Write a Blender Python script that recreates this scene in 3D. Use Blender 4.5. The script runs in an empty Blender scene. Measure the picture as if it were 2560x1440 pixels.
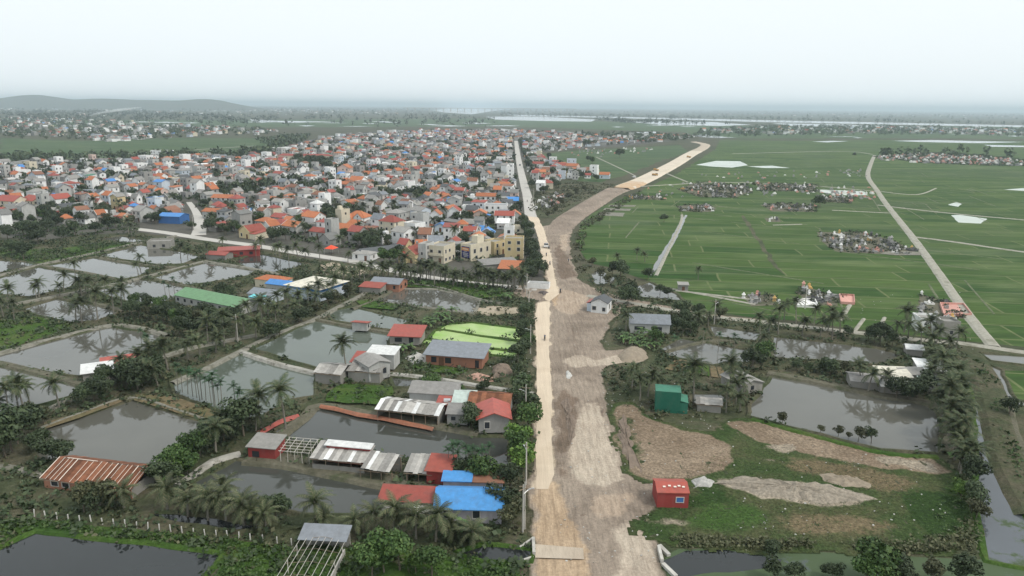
import bpy, bmesh, math, random
import numpy as np
from mathutils import Vector, Matrix, noise
from mathutils.geometry import tessellate_polygon

random.seed(7)
RNG = np.random.default_rng(7)
scene = bpy.context.scene
COL = scene.collection

# ------------------------------------------------------------------ camera
CAM_H = 65.0
FPX = 1828.0                       # focal length in photograph pixels (2560 wide)
PITCH = math.atan((720 - 265) / FPX)
ROLL = math.radians(0.5)
_F = Vector((0, math.cos(PITCH), -math.sin(PITCH)))
_R0 = Vector((1, 0, 0))
_U0 = Vector((0, math.sin(PITCH), math.cos(PITCH)))
_R = _R0 * math.cos(ROLL) + _U0 * math.sin(ROLL)
_U = -_R0 * math.sin(ROLL) + _U0 * math.cos(ROLL)
cam_data = bpy.data.cameras.new('camera')
cam_data.sensor_width = 36.0
cam_data.lens = 36.0 * FPX / 2560.0
cam_data.clip_start = 0.5
cam_data.clip_end = 80000.0
cam = bpy.data.objects.new('camera', cam_data)
COL.objects.link(cam)
cam.matrix_world = Matrix(((_R.x, _U.x, -_F.x, 0), (_R.y, _U.y, -_F.y, 0), (_R.z, _U.z, -_F.z, CAM_H), (0, 0, 0, 1)))
scene.camera = cam

# ------------------------------------------------------------------ sky, sun, exposure
SUN_EL, SUN_AZ = math.radians(52), math.radians(118)     # azimuth from +y towards +x: sun to the right and a little behind
world = bpy.data.worlds.new('World')
scene.world = world
world.use_nodes = True
wn = world.node_tree
wn.nodes.clear()
w_out = wn.nodes.new('ShaderNodeOutputWorld')
w_bg = wn.nodes.new('ShaderNodeBackground')
w_sky = wn.nodes.new('ShaderNodeTexSky')
w_sky.sky_type = 'NISHITA'
w_sky.sun_disc = False
w_sky.sun_elevation = SUN_EL
w_sky.sun_rotation = SUN_AZ
w_sky.altitude = 50
w_sky.air_density = 1.0
w_sky.dust_density = 6.0
w_sky.ozone_density = 1.0
w_mix = wn.nodes.new('ShaderNodeMixRGB')
w_mix.blend_type = 'MIX'
w_mix.inputs['Fac'].default_value = 0.86           # a closed, even cloud layer over the blue
w_mix.inputs['Color2'].default_value = (7.8, 8.35, 8.6, 1)
w_bg.inputs['Strength'].default_value = 0.137
wn.links.new(w_sky.outputs[0], w_mix.inputs['Color1'])
wn.links.new(w_mix.outputs[0], w_bg.inputs['Color'])
wn.links.new(w_bg.outputs[0], w_out.inputs['Surface'])
sun_data = bpy.data.lights.new('sun', 'SUN')
sun_data.energy = 1.9
sun_data.angle = math.radians(11)
sun_data.color = (1.0, 0.95, 0.87)
sun = bpy.data.objects.new('sun', sun_data)
COL.objects.link(sun)
_sd = Vector((math.sin(SUN_AZ) * math.cos(SUN_EL), math.cos(SUN_AZ) * math.cos(SUN_EL), math.sin(SUN_EL)))
sun.rotation_euler = _sd.to_track_quat('Z', 'Y').to_euler()
sun.location = (0, 0, 200)
scene.view_settings.view_transform = 'Standard'
scene.view_settings.look = 'None'
scene.view_settings.exposure = 0.0
scene.view_settings.gamma = 1.0
scene.view_settings.use_curve_mapping = False
scene.render.engine = 'CYCLES'
scene.cycles.max_bounces = 6
scene.cycles.diffuse_bounces = 2
scene.cycles.glossy_bounces = 3
scene.cycles.transparent_max_bounces = 6
scene.cycles.volume_bounces = 3
scene.cycles.use_denoising = True

# ------------------------------------------------------------------ pixel -> place
def gp(x, y, z=0.0):
    """the point at height z that the photograph shows at pixel (x, y)"""
    d = _F + _R * ((x - 1280) / FPX) - _U * ((y - 720) / FPX)
    t = (CAM_H - z) / max(-d.z, 1e-4)
    return Vector((d.x * t, d.y * t, z))
def mpp(x, y):
    """metres per photograph pixel on the ground at pixel (x, y)"""
    g = gp(x, y) - Vector((0, 0, CAM_H))
    return g.dot(_F) / FPX
def pix(p):
    v = Vector(p) - Vector((0, 0, CAM_H))
    dz = v.dot(_F)
    return 1280 + FPX * v.dot(_R) / dz, 720 - FPX * v.dot(_U) / dz

# ------------------------------------------------------------------ things, parts, tags
def tag(o, label=None, cat=None, group=None, kind=None):
    if label: o['label'] = label
    if cat: o['category'] = cat
    if group: o['group'] = group
    if kind: o['kind'] = kind
    return o
def thing(name, label, cat, loc=(0, 0, 0), rz=0.0, group=None, scale=1.0):
    o = bpy.data.objects.new(name, None)
    o.empty_display_size = 0.3
    COL.objects.link(o)
    o.location = loc
    o.rotation_euler = (0, 0, rz)
    if scale != 1.0: o.scale = (scale,) * 3
    return tag(o, label, cat, group)
def link(name, mesh, parent=None):
    o = bpy.data.objects.new(name, mesh)
    COL.objects.link(o)
    if parent is not None: o.parent = parent
    return o
class MB:
    """collects faces for one mesh"""
    def __init__(s): s.v = []; s.f = []; s.m = []
    def face(s, pts, m=0):
        i = len(s.v); s.v.extend([tuple(p) for p in pts]); s.f.append(tuple(range(i, i + len(pts)))); s.m.append(m)
    def box(s, x0, x1, y0, y1, z0, z1, m=0, top=True, bottom=True):
        i = len(s.v)
        s.v += [(x0,y0,z0),(x1,y0,z0),(x1,y1,z0),(x0,y1,z0),(x0,y0,z1),(x1,y0,z1),(x1,y1,z1),(x0,y1,z1)]
        fs = [(0,1,5,4),(1,2,6,5),(2,3,7,6),(3,0,4,7)]
        if top: fs.append((4,5,6,7))
        if bottom: fs.append((3,2,1,0))
        for q in fs: s.f.append(tuple(i + k for k in q)); s.m.append(m)
    def slab(s, a, b, c, d, t, m=0):
        """a quad a-b-c-d (counter-clockwise from above) given thickness t downwards"""
        i = len(s.v)
        s.v += [tuple(p) for p in (a, b, c, d)]
        s.v += [(p[0], p[1], p[2] - t) for p in (a, b, c, d)]
        for q in ((0,1,2,3),(7,6,5,4),(0,4,5,1),(1,5,6,2),(2,6,7,3),(3,7,4,0)):
            s.f.append(tuple(i + k for k in q)); s.m.append(m)
    def bar(s, p, q, r, m=0, n=4, r2=None):
        p, q = Vector(p), Vector(q); d = (q - p).normalized()
        u = d.orthogonal().normalized(); w = d.cross(u); i = len(s.v); r2 = r if r2 is None else r2
        for c, rr in ((p, r), (q, r2)):
            for k in range(n):
                a = 2 * math.pi * (k + .5) / n
                s.v.append(tuple(c + (u * math.cos(a) + w * math.sin(a)) * rr))
        for k in range(n):
            s.f.append((i + k, i + (k+1) % n, i + n + (k+1) % n, i + n + k)); s.m.append(m)
        s.f.append(tuple(i + k for k in reversed(range(n)))); s.m.append(m)
        s.f.append(tuple(i + n + k for k in range(n))); s.m.append(m)
    def mesh(s, name, mats):
        me = bpy.data.meshes.new(name)
        me.from_pydata(s.v, [], s.f)
        if not isinstance(mats, (list, tuple)): mats = [mats]
        for mm in mats: me.materials.append(mm)
        if len(mats) > 1: me.polygons.foreach_set('material_index', s.m)
        me.update()
        return me
    def build(s, name, mats, parent=None): return link(name, s.mesh(name, mats), parent)

# ------------------------------------------------------------------ materials
def _new(name):
    m = bpy.data.materials.new(name); m.use_nodes = True
    nt = m.node_tree; b = nt.nodes['Principled BSDF']
    return m, nt, b
def _noise(nt, co, scale, detail=5, rough=.6, dist=0.0):
    n = nt.nodes.new('ShaderNodeTexNoise'); n.inputs['Scale'].default_value = scale
    n.inputs['Detail'].default_value = detail; n.inputs['Roughness'].default_value = rough; n.inputs['Distortion'].default_value = dist
    nt.links.new(co, n.inputs['Vector']); return n.outputs['Fac']
def _ramp(nt, fac, stops):
    r = nt.nodes.new('ShaderNodeValToRGB'); e = r.color_ramp.elements
    while len(e) < len(stops): e.new(.5)
    for k, (p, c) in enumerate(stops): e[k].position = p; e[k].color = tuple(c) + (1,)
    nt.links.new(fac, r.inputs['Fac']); return r.outputs['Color']
def _mixc(nt, fac, a, b, mode='MIX'):
    m = nt.nodes.new('ShaderNodeMixRGB'); m.blend_type = mode
    for key, v in (('Fac', fac), ('Color1', a), ('Color2', b)):
        if isinstance(v, (int, float)): m.inputs[key].default_value = v
        elif isinstance(v, tuple): m.inputs[key].default_value = v + ((1,) if len(v) == 3 else ())
        else: nt.links.new(v, m.inputs[key])
    return m.outputs['Color']
def _map(nt, co, scale=(1,1,1), rz=0.0):
    m = nt.nodes.new('ShaderNodeMapping'); m.inputs['Scale'].default_value = scale; m.inputs['Rotation'].default_value = (0, 0, rz)
    nt.links.new(co, m.inputs['Vector']); return m.outputs['Vector']
def _maprange(nt, fac, a, b, c, d):
    m = nt.nodes.new('ShaderNodeMapRange')
    for k, v in zip(('From Min', 'From Max', 'To Min', 'To Max'), (a, b, c, d)): m.inputs[k].default_value = v
    nt.links.new(fac, m.inputs['Value']); return m.outputs[0]
def _objco(nt): return nt.nodes.new('ShaderNodeTexCoord').outputs['Object']
def _bump(nt, b, h, dist, strength=1.0):
    n = nt.nodes.new('ShaderNodeBump'); n.inputs['Distance'].default_value = dist; n.inputs['Strength'].default_value = strength
    nt.links.new(h, n.inputs['Height']); nt.links.new(n.outputs[0], b.inputs['Normal'])

def ground_mat(name, stops, scale=.05, fine=.8, lo=.7, hi=1.3, bump=.25, rough=.95, stretch=(1,1,1), rz=0.0, stretch_f=(1,1,1), speck=None):
    """stops: ramp of natural colours picked by broad noise, broken up by fine noise"""
    m, nt, b = _new(name)
    co = _objco(nt)
    n1 = _noise(nt, _map(nt, co, stretch, rz), scale, 6, .62, .6)
    c = _ramp(nt, n1, stops)
    f = _noise(nt, _map(nt, co, stretch_f, rz), fine, 6, .7)
    v = _maprange(nt, f, .25, .75, lo, hi)
    c = _mixc(nt, 1.0, c, v, 'MULTIPLY')
    if speck:
        sc, th, colr = speck
        s = _noise(nt, co, sc, 3, .6)
        c = _mixc(nt, _maprange(nt, s, th, th + .05, 0, 1), c, colr)
    nt.links.new(c, b.inputs['Base Color'])
    b.inputs['Roughness'].default_value = rough
    b.inputs['Specular IOR Level'].default_value = .15
    if bump: _bump(nt, b, f, bump)
    return m
def plain(name, c, rough=.8, var=.12, scale=1.2, dirt=None, rand=0.0, spec=.25, metal=0.0, streak=None):
    """painted / rendered surface with weathering; rand: brightness change from one object to the next"""
    m, nt, b = _new(name)
    co = _objco(nt)
    n = _noise(nt, co if not streak else _map(nt, co, streak), scale, 5, .65)
    v = _maprange(nt, n, .25, .75, 1 - var, 1 + var)
    cc = _mixc(nt, 1.0, tuple(c), v, 'MULTIPLY')
    if dirt:
        n2 = _noise(nt, _map(nt, co, (1, 1, .35)), .7, 6, .7)
        cc = _mixc(nt, _maprange(nt, n2, .48, .75, 0, dirt[1]), cc, tuple(dirt[0]))
    if rand:
        oi = nt.nodes.new('ShaderNodeObjectInfo')
        cc = _mixc(nt, 1.0, cc, _maprange(nt, oi.outputs['Random'], 0, 1, 1 - rand, 1 + rand), 'MULTIPLY')
    nt.links.new(cc, b.inputs['Base Color'])
    b.inputs['Roughness'].default_value = rough
    b.inputs['Specular IOR Level'].default_value = spec
    b.inputs['Metallic'].default_value = metal
    return m
def leaf_mat(name, stops, rand=.3, trans=.25):
    """stops: colours across the clumps of one crown; each tree a little lighter or darker than the next"""
    m, nt, b = _new(name)
    geo = nt.nodes.new('ShaderNodeNewGeometry'); oi = nt.nodes.new('ShaderNodeObjectInfo')
    c = _ramp(nt, geo.outputs['Random Per Island'], stops)
    c = _mixc(nt, 1.0, c, _maprange(nt, oi.outputs['Random'], 0, 1, 1 - rand, 1 + rand), 'MULTIPLY')
    nt.links.new(c, b.inputs['Base Color'])
    b.inputs['Roughness'].default_value = .6
    b.inputs['Specular IOR Level'].default_value = .25
    return m
def water_mat(name, c, rough=.025, patch=None):
    m, nt, b = _new(name)
    co = _objco(nt)
    n = _noise(nt, co, .03, 4, .6)
    cc = _mixc(nt, 1.0, tuple(c), _maprange(nt, n, .3, .7, .85, 1.12), 'MULTIPLY')
    if patch:
        p = _noise(nt, co, patch[2], 6, .7)
        cc = _mixc(nt, _maprange(nt, p, patch[3], patch[3] + .06, 0, 1), cc, tuple(patch[0]))
        r = _maprange(nt, p, patch[3], patch[3] + .06, rough, .7)
        nt.links.new(r, b.inputs['Roughness'])
    else: b.inputs['Roughness'].default_value = rough
    nt.links.new(cc, b.inputs['Base Color'])
    b.inputs['IOR'].default_value = 1.42
    r = _noise(nt, co, .9, 3, .5)
    _bump(nt, b, r, .002)
    return m

M = {}
M['ground'] = ground_mat('ground', [(.3, (.045,.058,.030)), (.45, (.060,.066,.036)), (.58, (.085,.078,.052)), (.72, (.050,.075,.032))], .02, .5, .6, 1.35, .4)
M['far_ground'] = M['ground']
M['scrub'] = ground_mat('scrub', [(.3, (.04,.055,.026)), (.45, (.07,.08,.042)), (.6, (.11,.10,.066)), (.75, (.06,.09,.036))], .08, 1.2, .55, 1.45, .5)
M['village_ground'] = ground_mat('village_ground', [(.3, (.045,.045,.036)), (.5, (.10,.095,.082)), (.7, (.05,.055,.034))], .06, .6, .7, 1.25, .1)
M['weeds'] = ground_mat('weeds', [(.3, (.030,.070,.014)), (.5, (.055,.105,.02)), (.7, (.09,.12,.035))], .12, 1.5, .55, 1.45, .5)
M['grass'] = ground_mat('grass', [(.28, (.030,.062,.016)), (.42, (.045,.075,.022)), (.55, (.075,.082,.036)), (.66, (.045,.080,.022)), (.8, (.11,.10,.055))], .06, 1.3, .6, 1.4, .4, stretch=(.5, 1, 1))
M['dry_grass'] = ground_mat('dry_grass', [(.3, (.11,.10,.055)), (.5, (.17,.13,.075)), (.7, (.10,.105,.045))], .1, 1.3, .65, 1.35, .3)
M['dirt'] = ground_mat('dirt', [(.30, (.17,.135,.105)), (.45, (.24,.192,.152)), (.6, (.29,.235,.187)), (.75, (.21,.168,.133))], .05, .6, .72, 1.25, .35, stretch_f=(1.6, .22, 1), speck=(.45, .70, (.45,.38,.30)))
M['sandy'] = ground_mat('sandy', [(.3, (.40,.33,.255)), (.5, (.47,.40,.315)), (.7, (.38,.31,.24))], .06, .8, .85, 1.15, .25, stretch_f=(1.4, .3, 1))
M['pale_track'] = ground_mat('pale_track', [(.3, (.52,.42,.31)), (.5, (.60,.50,.38)), (.7, (.55,.45,.34))], .07, .6, .9, 1.1, .1, stretch_f=(2.2, .1, 1))
M['wet_track'] = ground_mat('wet_track', [(.3, (.36,.26,.17)), (.5, (.45,.34,.23)), (.7, (.40,.30,.21))], .06, .5, .85, 1.15, .15, stretch_f=(1.8, .15, 1))
M['red_earth'] = ground_mat('red_earth', [(.3, (.24,.155,.095)), (.5, (.33,.235,.16)), (.66, (.25,.19,.12)), (.8, (.16,.14,.075))], .07, 1.1, .7, 1.3, .4)
M['street'] = ground_mat('street', [(.3, (.40,.385,.35)), (.5, (.47,.45,.41)), (.7, (.42,.40,.37))], .05, .5, .9, 1.1, .05)
M['bund'] = ground_mat('bund', [(.3, (.07,.09,.045)), (.5, (.15,.16,.10)), (.7, (.04,.07,.025))], .25, 1.2, .8, 1.2, .1)
M['farm_road'] = ground_mat('farm_road', [(.3, (.25,.24,.195)), (.5, (.34,.325,.275)), (.7, (.19,.185,.14))], .3, .9, .8, 1.2, .1)
M['path'] = ground_mat('path', [(.3, (.15,.145,.115)), (.5, (.225,.215,.18)), (.7, (.095,.095,.066))], .4, .9, .8, 1.2, .1)
M['dike'] = ground_mat('dike', [(.3, (.075,.075,.048)), (.5, (.14,.13,.095)), (.7, (.055,.07,.032))], .15, 1.2, .7, 1.3, .3)
M['white_path'] = ground_mat('white_path', [(.3, (.26,.25,.22)), (.5, (.38,.365,.325)), (.7, (.15,.14,.11))], .45, .9, .8, 1.15, .1)
M['new_road'] = ground_mat('new_road', [(.3, (.50,.43,.34)), (.5, (.60,.52,.42)), (.7, (.53,.46,.37))], .04, .5, .92, 1.08, .1)
M['orange_earth'] = ground_mat('orange_earth', [(.3, (.46,.31,.19)), (.5, (.52,.37,.24)), (.7, (.48,.38,.27))], .08, .6, .9, 1.1, .1)
M['bare'] = ground_mat('bare', [(.3, (.33,.27,.20)), (.5, (.40,.34,.26)), (.7, (.24,.21,.14))], .1, 1., .75, 1.2, .2)
M['algae'] = ground_mat('algae', [(.3, (.26,.40,.11)), (.5, (.36,.46,.20)), (.7, (.21,.40,.06))], .05, .4, .92, 1.08, .02, rough=.5)
M['water'] = water_mat('water', (.105,.103,.087))
M['water_green'] = water_mat('water_green', (.098,.115,.092))
M['water_dark'] = water_mat('water_dark', (.055,.058,.050))
M['water_black'] = water_mat('water_black', (.022,.025,.025))
M['water_weedy'] = water_mat('water_weedy', (.09,.10,.11), patch=((.05,.075,.03), 0, .12, .56))
M['marsh'] = water_mat('marsh', (.06,.075,.07), patch=((.055,.085,.035), 0, .12, .36))
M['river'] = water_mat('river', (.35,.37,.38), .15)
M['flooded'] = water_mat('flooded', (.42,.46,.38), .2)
def rice_mat(name, rz, plot, c1, c2, bund):
    m, nt, b = _new(name)
    co = _objco(nt)
    br = nt.nodes.new('ShaderNodeTexBrick')
    br.inputs['Color1'].default_value = c1 + (1,); br.inputs['Color2'].default_value = c2 + (1,); br.inputs['Mortar'].default_value = bund + (1,)
    br.inputs['Scale'].default_value = 1.0; br.inputs['Mortar Size'].default_value = .5; br.inputs['Mortar Smooth'].default_value = .4
    br.inputs['Brick Width'].default_value = plot[0]; br.inputs['Row Height'].default_value = plot[1]; br.offset = .37; br.squash = 1.4; br.squash_frequency = 3
    n0 = nt.nodes.new('ShaderNodeTexNoise'); n0.inputs['Scale'].default_value = .02; nt.links.new(co, n0.inputs['Vector'])
    wob = nt.nodes.new('ShaderNodeVectorMath'); wob.operation = 'MULTIPLY_ADD'; wob.inputs[1].default_value = (5, 5, 0)
    nt.links.new(n0.outputs['Color'], wob.inputs[0]); nt.links.new(_map(nt, co, (1, 1, 1), rz), wob.inputs[2])
    nt.links.new(wob.outputs[0], br.inputs['Vector'])
    c = br.outputs['Color']
    n1 = _noise(nt, _map(nt, co, (.25, 1, 1), rz), .05, 6, .65)
    c = _mixc(nt, _maprange(nt, n1, .50, .66, 0, .85), c, (.10, .135, .050))
    n4 = _noise(nt, _map(nt, co, (.5, 1, 1), rz), .016, 4, .6)
    c = _mixc(nt, _maprange(nt, n4, .55, .68, 0, .4), c, (.10, .125, .07))
    n2 = _noise(nt, _map(nt, co, (.12, 1, 1), rz), .4, 5, .75)
    c = _mixc(nt, 1.0, c, _maprange(nt, n2, .25, .75, .58, 1.45), 'MULTIPLY')
    n3 = _noise(nt, co, .006, 4, .6)
    c = _mixc(nt, _maprange(nt, n3, .5, .7, 0, .5), c, (.06, .08, .04))
    nt.links.new(c, b.inputs['Base Color']); b.inputs['Roughness'].default_value = .9; b.inputs['Specular IOR Level'].default_value = .15
    _bump(nt, b, n2, .2)
    return m
M['rice'] = rice_mat('rice', math.radians(8), (44, 15), (.022,.060,.009), (.058,.098,.022), (.12,.14,.06))
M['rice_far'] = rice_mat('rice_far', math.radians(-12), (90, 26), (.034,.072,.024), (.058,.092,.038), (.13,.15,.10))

WALLC = {'white': (.80,.80,.785), 'cream': (.62,.56,.43), 'yellow': (.58,.47,.27), 'grey': (.29,.285,.27), 'light grey': (.43,.43,.41),
         'pale blue': (.52,.58,.64), 'pink': (.60,.46,.40), 'brick': (.36,.17,.11), 'red': (.26,.045,.04), 'blue': (.045,.14,.36), 'green': (.02,.13,.085), 'lilac grey': (.42,.40,.43), 'weathered': (.27,.26,.235)}
for k, c in WALLC.items():
    dirty = {'grey', 'weathered', 'light grey', 'lilac grey'}
    M['wall_' + k] = plain('wall_' + k.replace(' ', '_'), c, .85, .10, .8, ((.17,.16,.14), .55 if k in dirty else .22), .08)
ROOFC = {'orange': (.40,.14,.062), 'red': (.29,.075,.055), 'rust': (.22,.105,.065), 'grey': (.19,.19,.18), 'dark grey': (.085,.09,.095), 'slate': (.19,.205,.225),
         'blue': (.06,.22,.52), 'green': (.13,.24,.13), 'teal': (.06,.21,.14), 'white': (.72,.72,.70), 'cream': (.70,.66,.55), 'maroon': (.28,.075,.06), 'concrete': (.27,.26,.24), 'cyan': (.16,.56,.60), 'fibre cement': (.26,.25,.235), 'sky blue': (.065,.235,.50), 'bright red': (.33,.078,.058), 'pale green': (.52,.60,.55)}
for k, c in ROOFC.items():
    st = (1, 1, 1)
    M['roof_' + k] = plain('roof_' + k.replace(' ', '_'), c, .7 if k not in ('blue', 'sky blue', 'bright red', 'white') else .45, .18, 1.1, ((.10,.095,.085), .35), .16)
M['sheet_fibre'] = plain('sheet_fibre', (.34,.325,.30), .85, .25, 1.3, ((.14,.13,.115), .6), .38)
M['sheet_rust'] = plain('sheet_rust', (.19,.078,.042), .85, .4, 1.4, ((.09,.045,.03), .7), .35)
M['sheet_red'] = plain('sheet_red', (.42,.09,.06), .55, .12, .9, ((.25,.10,.08), .3), .12)
M['window'] = plain('window_glass', (.03,.034,.04), .2, .1, spec=.5)
M['door'] = plain('door_wood', (.14,.07,.04), .6, .2)
M['frame'] = plain('window_frame', (.5,.48,.44), .7, .1)
M['trim'] = plain('trim_white', (.62,.60,.56), .7, .08)
M['concrete'] = plain('concrete', (.46,.44,.40), .9, .15, 1.5, ((.2,.19,.16), .5), .12)
M['metal'] = plain('steel', (.55,.56,.56), .35, .1, metal=.8)
M['timber'] = plain('timber', (.22,.17,.12), .85, .25, 3, rand=.25)
M['batten'] = plain('batten', (.70,.62,.54), .8, .15, rand=.1)
M['bark'] = plain('bark', (.13,.11,.085), .95, .3, 2.0, rand=.25)
M['palm_bark'] = plain('palm_bark', (.20,.185,.155), .95, .25, 2.0, rand=.2)
M['tarp'] = plain('tarp_orange', (.30,.125,.075), .8, .25, 1.5, ((.16,.11,.08), .6))
M['dark'] = plain('dark_inside', (.035,.033,.03), .9, .1)
M['leaf_dark'] = leaf_mat('leaf_dark', [(0, (.024,.040,.017)), (.5, (.041,.061,.027)), (1, (.068,.090,.042))])
M['leaf_mid'] = leaf_mat('leaf_mid', [(0, (.025,.055,.014)), (.5, (.045,.085,.022)), (1, (.080,.125,.035))])
M['leaf_bright'] = leaf_mat('leaf_bright', [(0, (.05,.11,.018)), (.5, (.085,.16,.03)), (1, (.15,.23,.05))])
M['leaf_olive'] = leaf_mat('leaf_olive', [(0, (.035,.042,.018)), (.5, (.062,.068,.032)), (1, (.10,.10,.055))])
M['frond'] = leaf_mat('frond', [(0, (.025,.042,.016)), (.45, (.045,.065,.026)), (.8, (.075,.090,.040)), (1, (.13,.12,.065))], .3)
M['frond_near'] = leaf_mat('frond_near', [(0, (.032,.05,.018)), (.45, (.055,.072,.03)), (.8, (.09,.10,.05)), (1, (.15,.135,.08))], .35)
M['areca'] = leaf_mat('areca', [(0, (.015,.045,.018)), (1, (.04,.085,.032))], .25)
M['banana'] = leaf_mat('banana', [(0, (.035,.075,.022)), (.6, (.065,.12,.035)), (1, (.12,.17,.06))], .2)
M['rubble'] = plain('rubble', (.225,.195,.155), .95, .5, 2.2, ((.14,.125,.105), .6), .2)
M['pale_rubble'] = plain('pale_rubble', (.46,.45,.42), .9, .3, 2.2, rand=.2)
M['sand_heap'] = plain('sand_heap', (.27,.225,.17), .95, .2, .8)
M['grey_heap'] = plain('grey_heap', (.19,.148,.115), .95, .25, .9)

# ------------------------------------------------------------------ the setting
def ragged(pts, amp, step, seed=0.0):
    """a polygon's outline, subdivided and made uneven"""
    out = []
    n = len(pts)
    for i in range(n):
        a, b = pts[i], pts[(i + 1) % n]
        L = (b - a).length
        k = max(1, min(60, int(L / step)))
        for j in range(k):
            p = a.lerp(b, j / k)
            if amp:
                q = Vector((p.x * .12 / step * 3, p.y * .12 / step * 3, seed))
                p = p + Vector((noise.noise(q), noise.noise(q + Vector((31, 7, 3))), 0)) * amp
            out.append(p)
    return out
def sheet(name, px, z, mat, amp=.8, step=3.0, kind='structure', label=None, world_pts=None, seed=None):
    pts = world_pts if world_pts else [gp(x, y, z) for x, y in px]
    d = sum((p.length for p in pts)) / len(pts)
    st = max(step, d / 120)
    pts = ragged(pts, amp * max(1, d / 250), st, seed if seed is not None else len(px) + z)
    tris = tessellate_polygon([pts])
    me = bpy.data.meshes.new(name)
    vs = [(p.x, p.y, z) for p in pts]
    fs = []
    for t in tris:
        a, b, c = (pts[k] for k in t)
        fs.append(t if (b - a).cross(c - a).z > 0 else (t[0], t[2], t[1]))
    me.from_pydata(vs, [], fs); me.materials.append(mat); me.update()
    o = link(name, me)
    return tag(o, label, None, None, kind)
def spline(pts, step):
    """resampled Catmull-Rom through world points (Vector with .z used as width)"""
    out = []
    n = len(pts)
    for i in range(n - 1):
        p0 = pts[max(i - 1, 0)]; p1 = pts[i]; p2 = pts[i + 1]; p3 = pts[min(i + 2, n - 1)]
        k = max(2, min(80, int((p2.to_2d() - p1.to_2d()).length / step)))
        for j in range(k):
            t = j / k
            out.append(.5 * ((2 * p1) + (p2 - p0) * t + (2*p0 - 5*p1 + 4*p2 - p3) * t*t + (3*p1 - p0 - 3*p2 + p3) * t*t*t))
    out.append(pts[-1])
    return out
def ribbon(name, px, width, zs, mat, skirt=.6, base=0.0, jag=.25, step=2.5, label=None, kind='structure', crown=0.0, wpts=None):
    """a path, dike or road: a raised strip with sloping sides; width in metres (number or one per point)"""
    ws = width if isinstance(width, (list, tuple)) else [width] * len(px)
    zl = list(zs) if isinstance(zs, (list, tuple)) else [zs] * len(px); z = max(zl)
    P = []; SZ = []
    for i_ in range(len(px) - 1):
        k_ = max(2, min(80, int((gp(*px[i_ + 1]) - gp(*px[i_])).length / step))); SZ += [zl[i_] + (zl[i_ + 1] - zl[i_]) * j_ / k_ for j_ in range(k_)]
    SZ.append(zl[-1])
    for (x, y), w in zip(px, ws):
        g = gp(x, y, z); P.append(Vector((g.x, g.y, w)))
    S = spline(P, step)
    mb = MB()
    rows = []
    for i, p in enumerate(S):
        a = S[max(i - 1, 0)]; b = S[min(i + 1, len(S) - 1)]
        d = Vector((b.x - a.x, b.y - a.y, 0)).normalized(); nrm = Vector((-d.y, d.x, 0)); w = p.z / 2
        q = Vector((p.x * .35, p.y * .35, 1.7))
        jl, jr = noise.noise(q) * jag, noise.noise(q + Vector((9, 9, 9))) * jag
        c = Vector((p.x, p.y, 0))
        zc = SZ[min(i, len(SZ) - 1)]; zz = zc + noise.noise(q * .5) * .08 * min(1, zc)
        rows.append([c + nrm * (w + skirt + jl) + Vector((0,0,base)), c + nrm * (w + jl) + Vector((0,0,zz)), c + Vector((0,0,zz + crown)), c - nrm * (w + jr) + Vector((0,0,zz)), c - nrm * (w + skirt + jr) + Vector((0,0,base))])
    vs = [tuple(v) for r in rows for v in r]
    fs = [(5*i + k, 5*i + k + 1, 5*i + k + 6, 5*i + k + 5) for i in range(len(rows) - 1) for k in range(4)]
    me = bpy.data.meshes.new(name); me.from_pydata(vs, [], fs); me.materials.append(mat); me.update()
    bm = bmesh.new(); bm.from_mesh(me); bmesh.ops.recalc_face_normals(bm, faces=bm.faces)
    if sum(f.normal.z for f in bm.faces) < 0: bmesh.ops.reverse_faces(bm, faces=bm.faces)
    bm.to_mesh(me); bm.free()
    return tag(link(name, me), label, None, None, kind)
def in_poly(x, y, poly):
    c = False; j = len(poly) - 1
    for i in range(len(poly)):
        xi, yi = poly[i]; xj, yj = poly[j]
        if (yi > y) != (yj > y) and x < (xj - xi) * (y - yi) / (yj - yi) + xi: c = not c
        j = i
    return c

# one ground sheet to the horizon
me = bpy.data.meshes.new('ground')
G = 60000
me.from_pydata([(-G, -200, 0), (G, -200, 0), (G, G, 0), (-G, G, 0)], [], [(0, 1, 2, 3)])
me.materials.append(M['ground']); tag(link('ground', me), 'flat delta land reaching to the horizon', kind='structure')

# land cover
VILLAGE = [(0,410),(120,402),(330,398),(560,392),(690,378),(760,352),(860,335),(1000,326),(1250,322),(1400,330),(1560,345),(1690,352),(1560,366),(1440,372),(1330,385),(1306,400),(1312,440),(1332,500),(1338,545),(1358,600),(1372,690),(1340,722),(1250,705),(1060,690),(950,668),(800,648),(640,620),(480,600),(350,582),(200,588),(110,600),(0,596)]
sheet('village_ground', VILLAGE, .02, M['village_ground'], 2, 5)
RICE_R = [(1455,640),(1440,600),(1450,560),(1500,520),(1600,478),(1700,430),(1790,372),(1800,350),(1960,352),(2200,350),(2560,352),(2600,352),(2600,870),(2490,862),(2400,852),(2150,822),(2010,806),(1900,796),(1760,778),(1700,740),(1650,715),(1600,700),(1540,670),(1490,660)]
sheet('rice_field', RICE_R, .03, M['rice'], 1.2, 4, label='green rice fields divided by low bunds')
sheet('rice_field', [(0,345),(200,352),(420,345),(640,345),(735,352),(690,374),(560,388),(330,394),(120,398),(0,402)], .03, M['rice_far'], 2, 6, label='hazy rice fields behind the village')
sheet('rice_field', [(1330,388),(1440,376),(1560,370),(1700,362),(1720,380),(1660,400),(1560,440),(1500,455),(1440,452),(1420,425),(1350,410)], .035, M['rice_far'], 1.5, 5, label='rice fields beside the new embankment')
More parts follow.
